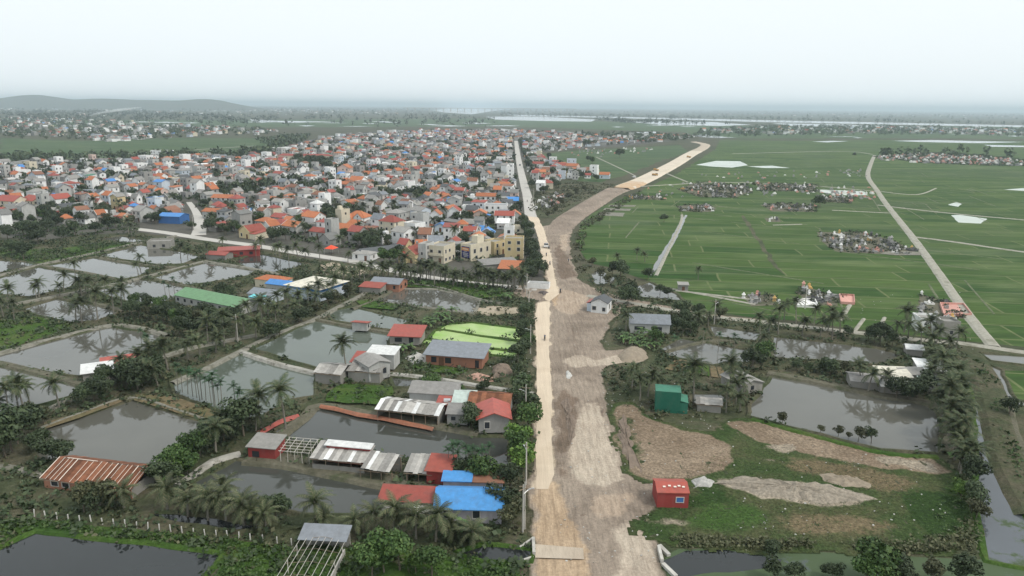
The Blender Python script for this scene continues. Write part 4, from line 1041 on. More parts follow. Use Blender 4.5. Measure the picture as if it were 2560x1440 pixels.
building('hut', 'tiny concrete hut with rusty roof on the pond dike', 'hut', 899, 827, 4.6, 2.6, 2.2, -12, 'shed_back', .5, 'red', 'light grey', [('r', 0, 1.3, .8, .9)], z=.5)
mx, my, L, r = edge((1070,912), (1200,922))
t = building('long_shed', 'long brick-red shed with slate metal roof', 'shed', mx, my, L + 1, 7.5, 3.0, r, 'shed', 1.2, 'slate', 'brick', [('f', -L/2 + 1.6, 1.6, 1.4, 1.5), ('f', -L/2 + 3.6, 0, 1.3, 2.3, True), ('f', -L/2 + 5.4, 1.6, 1.6, 1.5), ('f', L/2 - .8, 1.2, 1.0, 2.0)], phrase='the brick-red long shed', z=.2, ov=.7)
LANDMARKS.append((*gp(925, 925)[:2], 'the concrete pond house'))
building('pond_house', 'weathered concrete house with plain gable wall between two ponds', 'house', 950, 948, 5.6, 7, 4.0, 38, 'gable_y', .9, 'fibre cement', 'light grey', [('f', -1.2, 2.0, 1.0, 1.4), ('f', 1.3, 2.0, 1.0, 1.4), ('r', 0, 1.8, 1, 1.2)], z=.4)
building('pond_house', 'annex with flat white metal roof behind the concrete pond house', 'shed', 952, 922, 7, 5, 4.0, -8, 'shed', .5, 'white', 'light grey', [], z=.4)
building('pond_house', 'lean-to with red tin roof against the concrete pond house', 'shed', 908, 934, 6, 5, 3.0, -8, 'shed', 1.0, 'bright red', 'weathered', [], z=.4)
open_shed('shack', 'grey shack of patched fibre sheets beside the lone palm', 910, 952, 8, 5, 2.4, -10, 1.0, M['sheet_fibre'], 8, wall='weathered', walls='fblr', z=.4)
open_shed('shack', 'silvery tin-roofed shack standing at the end of the walkway', 820, 958, 6.5, 7, 2.5, -12, 1.1, M['sheet_fibre'], 7, wall='weathered', walls='fblr', kind='gable', phrase='the silvery shack', z=.3)
# cluster by the road
building('house', 'long barn with grey fibre cement gable roof and pale blue end wall', 'shed', 1082, 1016, 10.5, 7, 3.2, -8, 'gable_x', 1.2, 'fibre cement', 'light grey', [], phrase='the grey barn cluster', z=.5)
open_shed('shack', 'long low shed with patched grey and white sheet roof above the pond', 1018, 1056, 13.5, 6.5, 2.3, -13, 1.0, M['sheet_fibre'], 14, 6, 0, (M['roof_white'], .22), 'weathered', kind='gable', z=.5)
building('shed', 'small dark red shed between the patched roof and the pale green roof', 'shed', 1117, 1040, 4.2, 3.5, 2.6, -6, 'shed', .5, 'bright red', 'red', [], z=.5)
building('shed', 'shed with pale green-white sheet roof beside the rusty roof', 'shed', 1158, 1036, 4.4, 4.5, 2.8, -4, 'shed', .9, 'pale green', 'light grey', [], z=.5)
open_shed('shed', 'barn with two-tone rusty sheet roof beside the road trees', 1222, 1042, 8.6, 7, 2.8, -6, 1.3, M['sheet_rust'], 10, wall='light grey', walls='fblr', kind='gable', mats2=(M['roof_cream'], .08), phrase='the rusty barn', z=.5)
building('shed', 'little grey lean-to with white tin patch beside the red gable house', 'shed', 1143, 1062, 4.2, 3.8, 2.5, -4, 'shed', .7, 'fibre cement', 'grey', [('f', -.8, 1.4, .9, .8)], z=.5)
building('house', 'grey concrete house with red gabled metal roof facing the pond', 'house', 1235, 1082, 6.2, 7, 3.4, 4, 'gable_y', 1.2, 'bright red', 'grey', [('f', -1.4, 1.7, 1.0, 1.4), ('r', 0, 1.6, 1.0, 1.2)], phrase='the red gable house', z=.4, framed=True, ov=.6)
t = thing('water_tank', 'shiny steel water tank lying on the grey barn', 'tank', gp(1118, 1006, 3.2)); mb = MB(); mb.bar((-.7, 0, .5), (.7, 0, .5), .42, 0, 12); mb.build('body', M['metal'], t); mb = MB(); mb.box(-.6, .6, -.3, .3, -.9, .15); mb.build('stand', M['concrete'], t)
# the row of pond shacks on the causeway
building('shack', 'shack with pale sheet roof and dark red wall at the causeway end', 'shack', 655, 1146, 5.4, 4.2, 2.3, -9, 'shed', .7, 'concrete', 'red', [('f', -1.2, .8, 1.4, 1.2)], phrase='the row of pond shacks', z=.5)
t = thing('roofless_shed', 'bare timber frame of a roofless shed in the shack row', 'shed', gp(742, 1158, .5) + Vector((0, 2, 0)), math.radians(-9))
for i in range(5):
    xx = -2.8 + 1.4 * i
    for yy in (-2, 2): b = MB(); b.bar((xx, yy, -.5), (xx, yy, 2.3 + (yy + 2) * .18), .07); b.build('post', M['concrete'], t)
for k in range(6):
    yy = -2.1 + .84 * k; b = MB(); b.bar((-3.1, yy, 2.32 + (yy + 2) * .18), (3.1, yy, 2.32 + (yy + 2) * .18), .06); b.build('purlin', M['concrete'], t)
for i in range(5):
    xx = -2.8 + 1.4 * i; b = MB(); b.bar((xx, -2.2, 2.22), (xx, 2.2, 3.0), .06); b.build('rafter', M['concrete'], t)
open_shed('shack', 'long shack with ribbed grey sheet roof and red end panel', 846, 1178, 10, 4.6, 2.2, -10, 1.1, M['sheet_fibre'], 12, 5, 0, (M['roof_white'], .12), 'weathered', z=.5, walls='bhl')
building('shack', 'raised red clerestory with white roof behind the long shack', 'shack', 872, 1160, 8.4, 1.2, 3.6, -10, 'shed', .25, 'white', 'red', [], z=.5)
open_shed('shack', 'collapsing shack under tattered silvery sheets', 940, 1200, 6.2, 4.6, 1.9, -12, .9, M['sheet_fibre'], 9, 4, .12, (M['roof_white'], .3), 'weathered', z=.5, walls='b', jit=.3)
building('shack', 'end shack of the row with red roof and dark red wall', 'shack', 1096, 1212, 4.2, 4.6, 2.7, -8, 'shed', .8, 'red', 'red', [], phrase='the end of the shack row', z=.5)
open_shed('shack', 'shack with corrugated grey front slope beside the red end shack', 1046, 1206, 4.4, 4.8, 1.9, -8, 1.1, M['sheet_fibre'], 6, 3, 0, None, 'weathered', z=.5)
for q, l in (([(645,1080),(700,1052),(745,1036)], 'red plastic sheet laid along the pond corner'), ([(802,1012),(850,1022),(900,1034),(945,1040),(1030,1058),(1085,1070)], 'orange plastic sheet laid along the pond bank')):
    o = ribbon('tarpaulin', q, .75, .85, M['roof_bright red'] if 'red' in l[:3] else M['tarp'], .4, .45, .35, .7, kind=None, crown=.15); tag(o, l, 'tarpaulin')
# foreground roofs
t = building('blue_roof_house', 'lilac-grey house under a sky blue metal roof', 'house', 1172, 1308, 10.4, 6.5, 2.9, -2, 'gable_x', 1.5, 'sky blue', 'lilac grey', [('f', -3.4, 1.5, 1.3, 1.3), ('f', 1.2, 1.6, 1.1, 1.3)], phrase='the blue-roofed house', framed=True, ov=.5)
building('annex', 'brown-roofed annex with white skylight behind the blue roof', 'shed', 1212, 1238, 6, 3, 2.6, -2, 'shed', .4, 'rust', 'lilac grey', [], z=.2)
building('annex', 'small blue-roofed annex behind the blue-roofed house', 'shed', 1142, 1238, 4.6, 2.6, 2.8, -2, 'shed', .3, 'sky blue', 'lilac grey', [], z=.2)
t = building('red_roof_shed', 'low shed with long flat red metal roof beside the blue-roofed house', 'shed', 1020, 1284, 9.4, 3.4, 2.3, -5, 'shed', .8, 'bright red', 'weathered', [], z=.2, phrase='the long red roof')
open_shed('lean_to', 'lean-to of corrugated grey sheets below the long red roof', 1030, 1300, 9, 2.6, 1.5, -5, .7, M['sheet_fibre'], 10, 5, 0, (M['roof_white'], .1), None, z=.1, walls='')
# rusty shed with white battens
mx, my, L, r = edge((112,1218), (330,1246))
rng = random.Random(5)
g = gp(mx, my, .1); a = math.radians(r); d = 7.0
t = thing('rusty_shed', 'old shed with rusty sheet roof held down by pale battens', 'shed', g + Vector((-math.sin(a) * d/2, math.cos(a) * d/2, 0)), a)
LANDMARKS.append((t.location.x, t.location.y, 'the rusty battened shed'))
x, y = L / 2, d / 2
for f in ((-x, x, -y, -y + .12, 'brick'), (-x, x, y - .12, y, 'weathered'), (-x, -x + .12, -y + .12, y - .12, 'weathered'), (x - .12, x, -y + .12, y - .12, 'weathered')):
    b = MB(); b.box(f[0], f[1], f[2], f[3], -.2, 1.9); b.build('wall', M['wall_' + f[4]], t)
for u in (-x + 2.2, -x + 4.4): put_window(t, L, d, 'f', u, 1.0, 1.3, .9, True)
sheet_roof(t, 'roof', (-x - .4, -y - .5, 1.85), (x + .4, -y - .5, 1.85), (x + .4, .8, 3.6), (-x - .4, .8, 3.6), 18, M['sheet_rust'], rng)
sheet_roof(t, 'roof', (x + .4, y + .4, 2.3), (-x - .4, y + .4, 2.3), (-x - .4, .8, 3.6), (x + .4, .8, 3.6), 18, M['sheet_rust'], rng)
for i in range(19):
    xx = -x - .2 + (L + .4) * i / 18 + rng.uniform(-.2, .2)
    if i in (5, 8): continue
    b = MB(); b.bar((xx, -y - .55, 1.97), (xx + rng.uniform(-.1, .1), .7, 3.72), .045 if i % 4 else .08); b.build('batten', M['batten'], t)
b = MB(); b.bar((-x + 1.5, .62, 3.74), (-1, .62, 3.74), .07); b.build('batten', M['batten'], t)
# skeletal frame shed at the lower edge
g = gp(790, 1420, 0); t = thing('frame_shed', 'skeletal steel frame shed with one strip of grey roof', 'shed', g, math.radians(-4)); LANDMARKS.append((g.x, g.y, 'the skeletal frame shed'))
for i in range(2):
    for j in range(4):
        b = MB(); b.bar((-3.4 + 6.8 * i, -5.5 + 3.7 * j, 0), (-3.4 + 6.8 * i, -5.5 + 3.7 * j, 2.4), .07); b.build('post', M['concrete'], t)
for i in range(8):
    xx = -3.4 + 6.8 * i / 7; b = MB(); b.bar((xx, -7.5, 2.4 + .55 * (1 - abs(xx) / 3.4)), (xx, 3.4, 2.4 + .55 * (1 - abs(xx) / 3.4)), .045); b.build('purlin', M['concrete'], t)
for j in range(4):
    yy = -5.5 + 3 * j
    for s in (-1, 1): b = MB(); b.bar((3.4 * s, yy, 2.3), (0, yy, 2.85), .03); b.build('rafter', M['timber'], t)
b = MB(); b.slab((-3.7, 3.0, 2.5), (3.7, 3.0, 2.5), (3.7, 6.2, 3.3), (-3.7, 6.2, 3.3), .08); b.build('roof', M['roof_slate'], t)
b = MB(); b.box(3.25, 3.45, -5, 3, 0, 1.3); b.build('side_wall', M['concrete'], t)
b = MB(); b.box(-3.3, 3.3, 5.4, 5.6, 0, 1.9); b.build('back_wall', M['wall_weathered'], t)
# right-hand sheds
t = building('red_cabin', 'bright red metal cabin with a small blue window on the earthworks', 'cabin', 1681, 1270, 5.2, 4.6, 2.9, -1, 'gable_x', .75, 'bright red', 'red', [], phrase='the red cabin', ov=.12)
b = MB(); b.box(-.5, .5, -.06, .03, -.5, .5); w_ = b.build('window', M['wall_blue'], t); w_.location = (1.15, -2.3, 1.55); w_.scale = (1.15, 1, .85); link('frame', WINF_MESH, w_)
for k, xx in enumerate((-1.6, -.7, .2, .9, 1.6)):
    b = MB(); b.slab((xx, -1.45 + .2 * (k % 2), 3.36 + .065 * (k % 2)), (xx + .45, -1.45 + .2 * (k % 2), 3.36 + .065 * (k % 2)), (xx + .45, -1.15 + .2 * (k % 2), 3.46 + .065 * (k % 2)), (xx, -1.15 + .2 * (k % 2), 3.46 + .065 * (k % 2)), .03); b.build('roof_patch', M['batten'], t)
t = building('green_shed', 'tall dark green metal shed with lower wing', 'shed', 1668, 1032, 5.4, 5.0, 4.6, -10, 'shed_back', .35, 'teal', 'green', [], phrase='the dark green shed', ov=.06)
for k in range(11): b = MB(); b.box(-2.6 + k * .52, -2.56 + k * .52, -2.56, -2.5, .02, 4.5); b.build('rib', M['wall_green'], t)
b = MB(); b.box(2.72, 4.3, -2.4, 2.0, 0, 2.6); b.build('wing_wall', M['wall_green'], t)
b = MB(); b.slab((2.72, -2.5, 3.0), (4.4, -2.5, 2.65), (4.4, 2.1, 2.65), (2.72, 2.1, 3.0), .06); b.build('wing_roof', M['roof_teal'], t)
open_shed('lean_to', 'grey plank shed under a flat grey roof beside the green shed', 1772, 1030, 5, 3, 1.8, -12, .3, M['sheet_fibre'], 6, 4, 0, None, 'weathered', z=.1, walls='fblr')
t = building('junction_house', 'white cottage with dark grey gable and red lean-to at the junction', 'house', 1497, 783, 5.4, 6.2, 3.7, -20, 'gable_y', 1.3, 'dark grey', 'white', [('f', -1.6, 1.6, 1.2, 1.2), ('f', 1.6, 1.4, 1.0, 1.2), ('r', 0, 1.8, .9, 1.6)], phrase='the white junction cottage', framed=True)
b = MB(); b.slab((-4.5, -2.2, 2.9), (-2.75, -2.2, 3.4), (-2.75, 2.6, 3.4), (-4.5, 2.6, 2.9), .1); b.build('lean_to_roof', M['roof_bright red'], t)
b = MB(); b.box(-4.3, -2.78, -2.0, 2.4, 0, 2.8); b.build('lean_to_wall', M['wall_pale blue'], t)
building('house', 'house with broad slate roof behind the banana grove', 'house', 1624, 834, 11.5, 7.5, 3.2, -6, 'gable_x', 1.8, 'slate', 'light grey', [('f', -3, 1.6, 3.0, 1.0), ('f', 2, 1.6, 3.0, 1.0), ('r', 0, 1.6, 1.2, 1.4)], phrase='the slate-roofed house', z=.2)
building('hut', 'dark brick pond hut with rubbish-strewn grey roof', 'hut', 1880, 982, 6, 7.5, 2.4, 24, 'gable_y', .9, 'concrete', 'weathered', [('f', 0, 1.3, .9, 1.0)], phrase='the dark pond hut', z=.2)
for i, (x, y, w, d, c) in enumerate(((2172,975,8,6,'fibre cement'), (2240,962,7,5,'cream'), (2285,955,6,5,'concrete'), (2330,945,6,6,'white'), (2235,985,6,4,'white'), (2332,980,4,3,'pale green'), (2285,890,4,3,'white'))):
    building('shack', ['shack under a sagging grey sheet beside the tall palm', 'shack with cream tarpaulin roof among dark palms', 'shack with stained concrete-grey roof among dark palms', 'white-roofed shack at the palm belt', 'low shack under white plastic sheeting on the dike', 'tiny shack with greenish roof against the palm belt', 'little shed with pale roof beside the lane palms'][i], 'shack', x, y, w, d, 2.1, -14 + 9 * (i % 3), 'gable_x' if i % 2 == 0 else 'shed', .8, c, 'weathered', [], z=.3, phrase='the palm belt shacks' if i == 1 else None)
building('white_house', 'small white flat-roofed box house beside the farm road', 'house', 2322, 832, 5.6, 6, 3.8, -6, 'flat', 1, 'concrete', 'white', [('f', -1.2, 2.6, .7, .5), ('f', 1.2, 2.6, .7, .5), ('f', 0, 0, 1.0, 2.0, True)], phrase='the white box house')
building('concrete_house', 'raw concrete box house with one small window beside the white box house', 'house', 2374, 844, 5.0, 5.5, 4.2, -6, 'flat', 1, 'concrete', 'weathered', [('f', .3, 1.6, .8, 1.0)])
building('field_hut', 'grey concrete field hut on the bund above the small pond', 'hut', 1708, 728, 3.4, 3, 2.4, -6, 'shed', .4, 'concrete', 'grey', [('f', 0, 0, 1.0, 1.7, True)])
building('shelter', 'open shelter with rust orange roof beside the village street', 'shelter', 1286, 692, 12, 9, 3.2, -8, 'shed', 1.4, 'orange', 'weathered', [], ov=.7)
building('hut', 'low concrete trough-like shed with white walls at the junction', 'shed', 1345, 722, 8, 4, 1.2, -10, 'flat', 1, 'concrete', 'white', [])
# ------------------------------------------------------------------ the village
HOUSES = []            # (x, y, radius) already built
def add_wing(t, ox, oy, w, d, h, roof, rh, rcol, wall, ov=.3, verge=False, wins=()):
    m = wall_geo(w, d, h, roof, rh); m.v = [(p[0] + ox, p[1] + oy, p[2]) for p in m.v]; m.build('wall', M['wall_' + wall], t)
    m = roof_geo(w, d, h, roof, rh, ov); m.v = [(p[0] + ox, p[1] + oy, p[2] + .03) for p in m.v]; m.build('roof', M['roof_' + rcol], t)
    for f, u, z, ww, wh in wins:
        o = put_window(t, w, d, f, u, z, ww, wh, True); o.location.x += ox; o.location.y += oy
def vh(label, cx, cy, w, d, h, rz, roof, rh, rcol, wall, name='house', verge=None, phrase=None, storeys=None, framed=True, wins='auto', cat='house'):
    t = building(name, label, cat, cx, cy, w, d, h, rz, roof, rh, rcol, wall, wins, 'village houses', phrase, .4, .05, storeys, verge, framed=framed, centre=True)
    HOUSES.append((t.location.x, t.location.y, max(w, d) * .55)); return t
vh('white two-storey gable house with bright orange tiles above the pond lane', 786, 568, 10, 8, 6.4, -34, 'gable_x', 2.4, 'orange', 'white', phrase='the white gable house with orange tiles', wins=[('r', -2.4, 4.4, .9, 1.9), ('r', 0, 4.4, .9, 1.9), ('r', 2.4, 4.4, .9, 1.9), ('r', 0, 7.2, .5, .9), ('r', -2.4, 1.4, .9, 1.6), ('r', 2.2, 1.4, .9, 1.6), ('f', -3, 4.4, .9, 1.4)])
t = vh('white villa with sweeping orange roof and twin front gables', 898, 560, 12, 9, 4.4, -18, 'hip', 3.2, 'orange', 'white', phrase='the twin-gabled villa', wins=[('r', 0, 2, 1.2, 1.6)])
add_wing(t, -3.2, -4.8, 4.6, 3.4, 3.9, 'gable_y', 2.2, 'orange', 'white', wins=[('f', 0, 1.4, 2.2, 2.2)]); add_wing(t, 2.4, -4.4, 5.2, 2.6, 4.6, 'gable_y', 2.4, 'orange', 'white', wins=[('f', 0, 1.5, 1.8, 2.2), ('f', 0, 5, .6, .8)])
vh('cream three-storey house with steep red hipped roof', 980, 590, 10, 8, 8.0, -30, 'hip', 2.8, 'red', 'cream', phrase='the cream three-storey house', storeys=3)
vh('white two-storey house with plain grey gable roof beside the lane', 1010, 610, 8.5, 8, 6.6, -38, 'gable_x', 1.9, 'concrete', 'white', phrase='the white house with grey gable roof')
t = vh('yellow single-storey house with gabled red roof and yellow verges', 632, 592, 8, 10, 3.8, -32, 'gable_y', 2.6, 'red', 'yellow', verge='wall_yellow', phrase='the yellow gabled house')
add_wing(t, 6.2, -1, 4.2, 8, 2.8, 'shed', .9, 'red', 'cream')
vh('grey house with two-tier orange tile roof and white verges', 738, 578, 11, 8, 3.4, -34, 'gable_x', 2.2, 'orange', 'light grey', verge='trim')
vh('low house with faded orange hipped roof beside the yellow gabled house', 668, 566, 10, 8, 3.4, -30, 'hip', 1.8, 'orange', 'light grey')
vh('low house under a dark maroon roof near the yellow gabled house', 704, 556, 9, 7, 3.6, -30, 'gable_x', 1.7, 'maroon', 'light grey')
vh('house with orange tiles and pale yellow ridge trim near the twin-gabled villa', 868, 586, 10, 8, 3.6, -22, 'gable_x', 2.2, 'orange', 'light grey', verge='wall_cream')
vh('low house with red sheet roof and white gable below the white gable house', 806, 592, 11, 7, 3.2, -30, 'gable_x', 1.6, 'red', 'light grey')
t = vh('ochre house with red tiled roof and ornate yellow gables', 1034, 652, 8, 9, 4.2, -28, 'gable_y', 2.6, 'red', 'yellow', verge='wall_yellow', phrase='the ochre house with ornate gables')
add_wing(t, -1.6, -5.2, 3.8, 1.8, 3.4, 'gable_y', 1.6, 'red', 'yellow', wins=[('f', 0, 1.3, 1.4, 2.2)])
vh('narrow grey three-storey house with white balcony front', 1066, 654, 3.8, 7, 7.6, -24, 'flat', 1, 'concrete', 'light grey', storeys=3)
t = vh('cream flat-roofed two-storey house with rounded balcony', 1104, 652, 8, 10, 6.8, -24, 'flat', 1, 'concrete', 'cream', phrase='the balcony house')
b = MB(); b.box(-3.6, 3.6, -6.2, -5.02, 3.3, 3.5); b.build('balcony', M['wall_cream'], t); b = MB(); b.box(-3.6, 3.6, -6.2, -6.05, 3.5, 4.3); b.build('balcony_rail', M['wall_cream'], t)
t = vh('cream two-storey shop with a dark blue signboard on its gable end', 1190, 646, 13, 6, 6.6, 50, 'flat', 1, 'concrete', 'cream', name='shop', phrase='the shop with the blue signboard', wins=[('f', -4, 4.2, 1.3, 1.7), ('f', 0, 4.2, 1.3, 1.7), ('f', 4, 4.2, 1.1, 2.0), ('f', -3, 1.4, 1.3, 1.4), ('r', 0, 4.2, 1.2, 1.6)], cat='shop')
sb = MB(); sb.box(-6.68, -6.53, -2.3, 2.3, 1.2, 6.2); s_ = sb.build('signboard', plain('sign_blue', (.028,.035,.16), .6, .05), t)
sb = MB(); sb.box(-6.73, -6.69, -2.1, 2.1, 4.4, 5.8); sb.build('sign_band', plain('sign_orange', (.62,.28,.10), .6, .05), s_)
for k, (y0, y1, z0) in enumerate(((-1.5, 1.4, 5.0), (-.9, .9, 4.05), (-1.6, 1.5, 3.3), (-1.2, 1.4, 2.8), (-1.8, 1.3, 2.3), (-1.3, 1.0, 1.75))):
    sb = MB(); sb.box(-6.77 if k == 0 else -6.73, -6.735 if k == 0 else -6.69, y0, y1, z0, z0 + (.34 if k == 0 else .2)); sb.build('sign_line', M['trim'], s_)
add_wing(t, 2.5, 1.2, 4.2, 3.4, 9.2, 'flat', 1, 'white', 'cream')
vh('yellow-fronted two-storey house between the signboard shop and the street', 1236, 634, 8, 7, 5.6, 50, 'flat', 1, 'concrete', 'yellow')
vh('tall yellow-trimmed corner house at the village street', 1286, 644, 8, 7, 8.6, -4, 'flat', 1, 'concrete', 'yellow', storeys=3, phrase='the tall corner house')
vh('wide low shed with flat grey roof before the signboard shop', 1246, 672, 15, 8, 3.0, 22, 'shed', .7, 'fibre cement', 'weathered', name='shed', wins=[], cat='shed')
vh('bright blue metal warehouse beside the lane junction', 436, 556, 13, 9, 4.2, -10, 'gable_x', 1.3, 'blue', 'blue', name='warehouse', wins=[], phrase='the blue warehouse', cat='warehouse')
vh('long white building with dark grey roof below the white grey-gabled house', 950, 640, 20, 6.5, 3.2, 38, 'gable_x', 1.2, 'dark grey', 'white')
vh('white cottage with stained grey roof beside the lane', 912, 648, 9, 6, 3.0, -20, 'hip', 1.0, 'concrete', 'white')
vh('big cream house with weathered maroon gable roof at the village edge', 34, 524, 15, 10, 6.2, -18, 'gable_x', 2.8, 'maroon', 'cream', phrase='the maroon-roofed houses')
vh('second cream house with red-streaked roof at the village edge', 92, 522, 13, 10, 6.0, -30, 'gable_x', 2.6, 'red', 'cream')
vh('white two-storey gable-fronted house with dark red tiles', 152, 520, 9, 10, 6.6, -30, 'gable_y', 2.6, 'red', 'white')
vh('tall thin pale yellow house with little grey gable', 298, 522, 6, 6, 8.2, -25, 'gable_y', 1.4, 'concrete', 'yellow')
vh('pink house with maroon roof at the outermost village edge', 0, 550, 11, 8, 5.2, -24, 'gable_x', 2.4, 'maroon', 'pink')
vh('white long-fronted house with bright orange roof', 562, 512, 14, 8, 5.2, -12, 'gable_x', 1.8, 'orange', 'white')
vh('grey-walled house with twin orange roof halves beside the side lane', 542, 545, 13, 8, 4.4, -14, 'gable_x', 1.4, 'orange', 'light grey')
vh('tall peach house with orange gable and white columned porch', 864, 446, 11, 10, 10, -10, 'gable_y', 3, 'orange', 'pink', storeys=3)
vh('white house with steep orange gable amid grey roofs', 896, 468, 12, 9, 6, -26, 'gable_x', 3, 'orange', 'white')
vh('grey house with wide steep orange gable facing the lane', 1122, 545, 10, 12, 4.2, -24, 'gable_y', 3.4, 'orange', 'light grey', verge='trim')
vh('white two-storey house with long orange roof near the street', 1216, 512, 13, 8, 6.4, -4, 'gable_x', 1.8, 'orange', 'white')
vh('white house with dark slate terrace and yellow stair box', 1240, 535, 14, 8, 5.6, -3, 'flat', 1, 'slate', 'white')
vh('white street house with red tile roof and white gable', 1262, 560, 11, 8, 5.6, -4, 'gable_x', 2, 'red', 'white', verge='trim')
vh('long cream school with maroon hipped roof and two window rows', 764, 404, 62, 9, 7, 3, 'hip', 2, 'maroon', 'cream', name='school', cat='school')
vh('long white hall beside the school', 706, 383, 24, 9, 7, 2, 'flat', 1, 'white', 'white', name='hall', cat='hall')
vh('cluster-topping white modern house at the field edge', 408, 396, 24, 12, 9, -14, 'flat', 1, 'white', 'white')
vh('white cube house beside the white modern house', 366, 408, 12, 10, 8, -20, 'flat', 1, 'white', 'white')
vh('bright yellow two-storey house with orange tiles across the street', 1350, 446, 10, 8, 6.4, -2, 'gable_x', 2, 'orange', 'yellow')
vh('cream house with flared red hipped roof across the street', 1366, 470, 11, 9, 4.6, -6, 'hip', 2.4, 'red', 'cream')
vh('white house with red front roof across the street', 1346, 420, 12, 9, 5, 2, 'gable_x', 2, 'red', 'white')
vh('cream house with red and orange roofs among the eastern houses', 1402, 424, 14, 9, 5, -30, 'gable_x', 2.6, 'red', 'cream')
vh('peach house with orange gables among the eastern houses', 1432, 426, 12, 9, 5, -28, 'gable_x', 2.4, 'orange', 'pink')
vh('low house with faded red roof at the eastern end of the village', 1478, 434, 14, 8, 4.4, -24, 'gable_x', 2, 'rust', 'cream')
vh('little orange-roofed house at the very end of the eastern row', 1512, 446, 9, 7, 4, -18, 'gable_x', 2, 'orange', 'pale blue')
def seg_dist(p, a, b):
    ab = b - a; t = max(0, min(1, (p - a).dot(ab) / max(ab.length_squared, 1e-9))); return (p - a - ab * t).length
LANES = [[gp(*q).to_2d() for q in L_] for L_ in ([(1385,720),(1328,548),(1318,490),(1305,440),(1296,395),(1290,352)], [(340,572),(640,614),(900,656),(1180,708),(1345,722)], [(500,585),(500,545),(478,520),(470,500)], [(1392,580),(1470,512),(1560,466),(1740,377)])]
LANEW = (6.5, 6.0, 5.5, 14)
V_IN = [(0,418),(330,404),(560,397),(695,385),(770,360),(870,342),(1010,333),(1250,328),(1400,335),(1540,348),(1660,354),(1540,362),(1440,368),(1330,382),(1340,395),(1420,416),(1500,440),(1480,445),(1400,452),(1350,478),(1312,470),(1322,540),(1330,600),(1320,660),(1240,664),(1060,655),(950,640),(800,612),(640,588),(480,566),(350,556),(200,560),(0,566),(-300,560),(-300,418)]
VW = [tuple(gp(*q).to_2d()) for q in V_IN]
VR = random.Random(42)
grid = {}
def gkey(x, y): return (int(x // 12), int(y // 12))
for h_ in HOUSES: grid.setdefault(gkey(h_[0], h_[1]), []).append(h_)
LOTS = []
xs = [p[0] for p in VW]; ys = [p[1] for p in VW]
for k in range(60000):
    x, y = VR.uniform(min(xs), max(xs)), VR.uniform(min(ys), max(ys))
    if not in_poly(x, y, VW): continue
    rad = VR.uniform(3.9, 6.3) * (1 if y < 700 else 1.1)
    i, j = gkey(x, y); ok = True
    for di in (-2, -1, 0, 1, 2):
        for dj in (-2, -1, 0, 1, 2):
            for hx, hy, hr in grid.get((i + di, j + dj), ()):
                if (hx - x) ** 2 + (hy - y) ** 2 < (hr + rad) ** 2 * .86: ok = False; break
            if not ok: break
        if not ok: break
    if not ok: continue
    p = Vector((x, y))
    if any(seg_dist(p, L_[q], L_[q + 1]) < wd + rad * .6 for L_, wd in zip(LANES, LANEW) for q in range(len(L_) - 1)): continue
    qx, qy = pix((x, y, 0))
    if 1085 < qx < 1310 and 640 < qy < 720: continue
    if noise.noise(Vector((x * .022, y * .022, 4.2))) > .27: continue       # gardens and groves
    grid.setdefault((i, j), []).append((x, y, rad)); LOTS.append((x, y, rad))
LOTS.sort(key=lambda q: math.hypot(q[0], q[1]) * (1.0 if abs(q[0]) < q[1] * .72 else 3.0))
SROOF = ['orange'] * 15 + ['red'] * 8 + ['rust'] * 9 + ['maroon'] * 8 + ['grey'] * 14 + ['dark grey'] * 7 + ['slate'] * 6 + ['concrete'] * 6 + ['fibre cement'] * 9 + ['blue'] * 2 + ['teal'] * 1 + ['white'] * 1
SWALL = ['white'] * 34 + ['light grey'] * 26 + ['grey'] * 20 + ['cream'] * 6 + ['yellow'] * 1 + ['pale blue'] * 6 + ['pink'] * 4 + ['weathered'] * 9
def lot_spec(x, y, rad, rng):
    rz = (-30 + rng.gauss(0, 5) if x < -45 else -6 + rng.gauss(0, 6)) + rng.choice([0, 0, 0, 90, -90])
    st = rng.choices([1, 2, 3], [.62, .33, .05])[0]
    w, d = rad * rng.uniform(1.1, 1.6), rad * rng.uniform(1.0, 1.5)
    h = st * 3.15 + rng.uniform(-.1, .6)
    roof = rng.choices(['gable_x', 'gable_y', 'hip', 'flat', 'shed'], [.40, .20, .14, .16, .10])[0]
    if st == 3: roof = rng.choice(['flat', 'flat', 'gable_y'])
    rcol = rng.choice(SROOF) if roof != 'flat' else rng.choice(['concrete', 'concrete', 'grey', 'fibre cement', 'maroon'])
    wall = rng.choice(SWALL)
    if st >= 2 and wall == 'weathered': wall = 'white'
    return w, d, h, rz, roof, rng.uniform(1.3, 2.4) if roof != 'shed' else rng.uniform(.5, .9), rcol, wall, st
NTH = 300 - len(HOUSES)
STN = {1: 'single-storey', 2: 'two-storey', 3: 'three-storey'}
RFN = {'gable_x': 'gable roof', 'gable_y': 'gable-fronted roof', 'hip': 'hipped roof', 'flat': 'flat roof', 'shed': 'lean-to roof'}
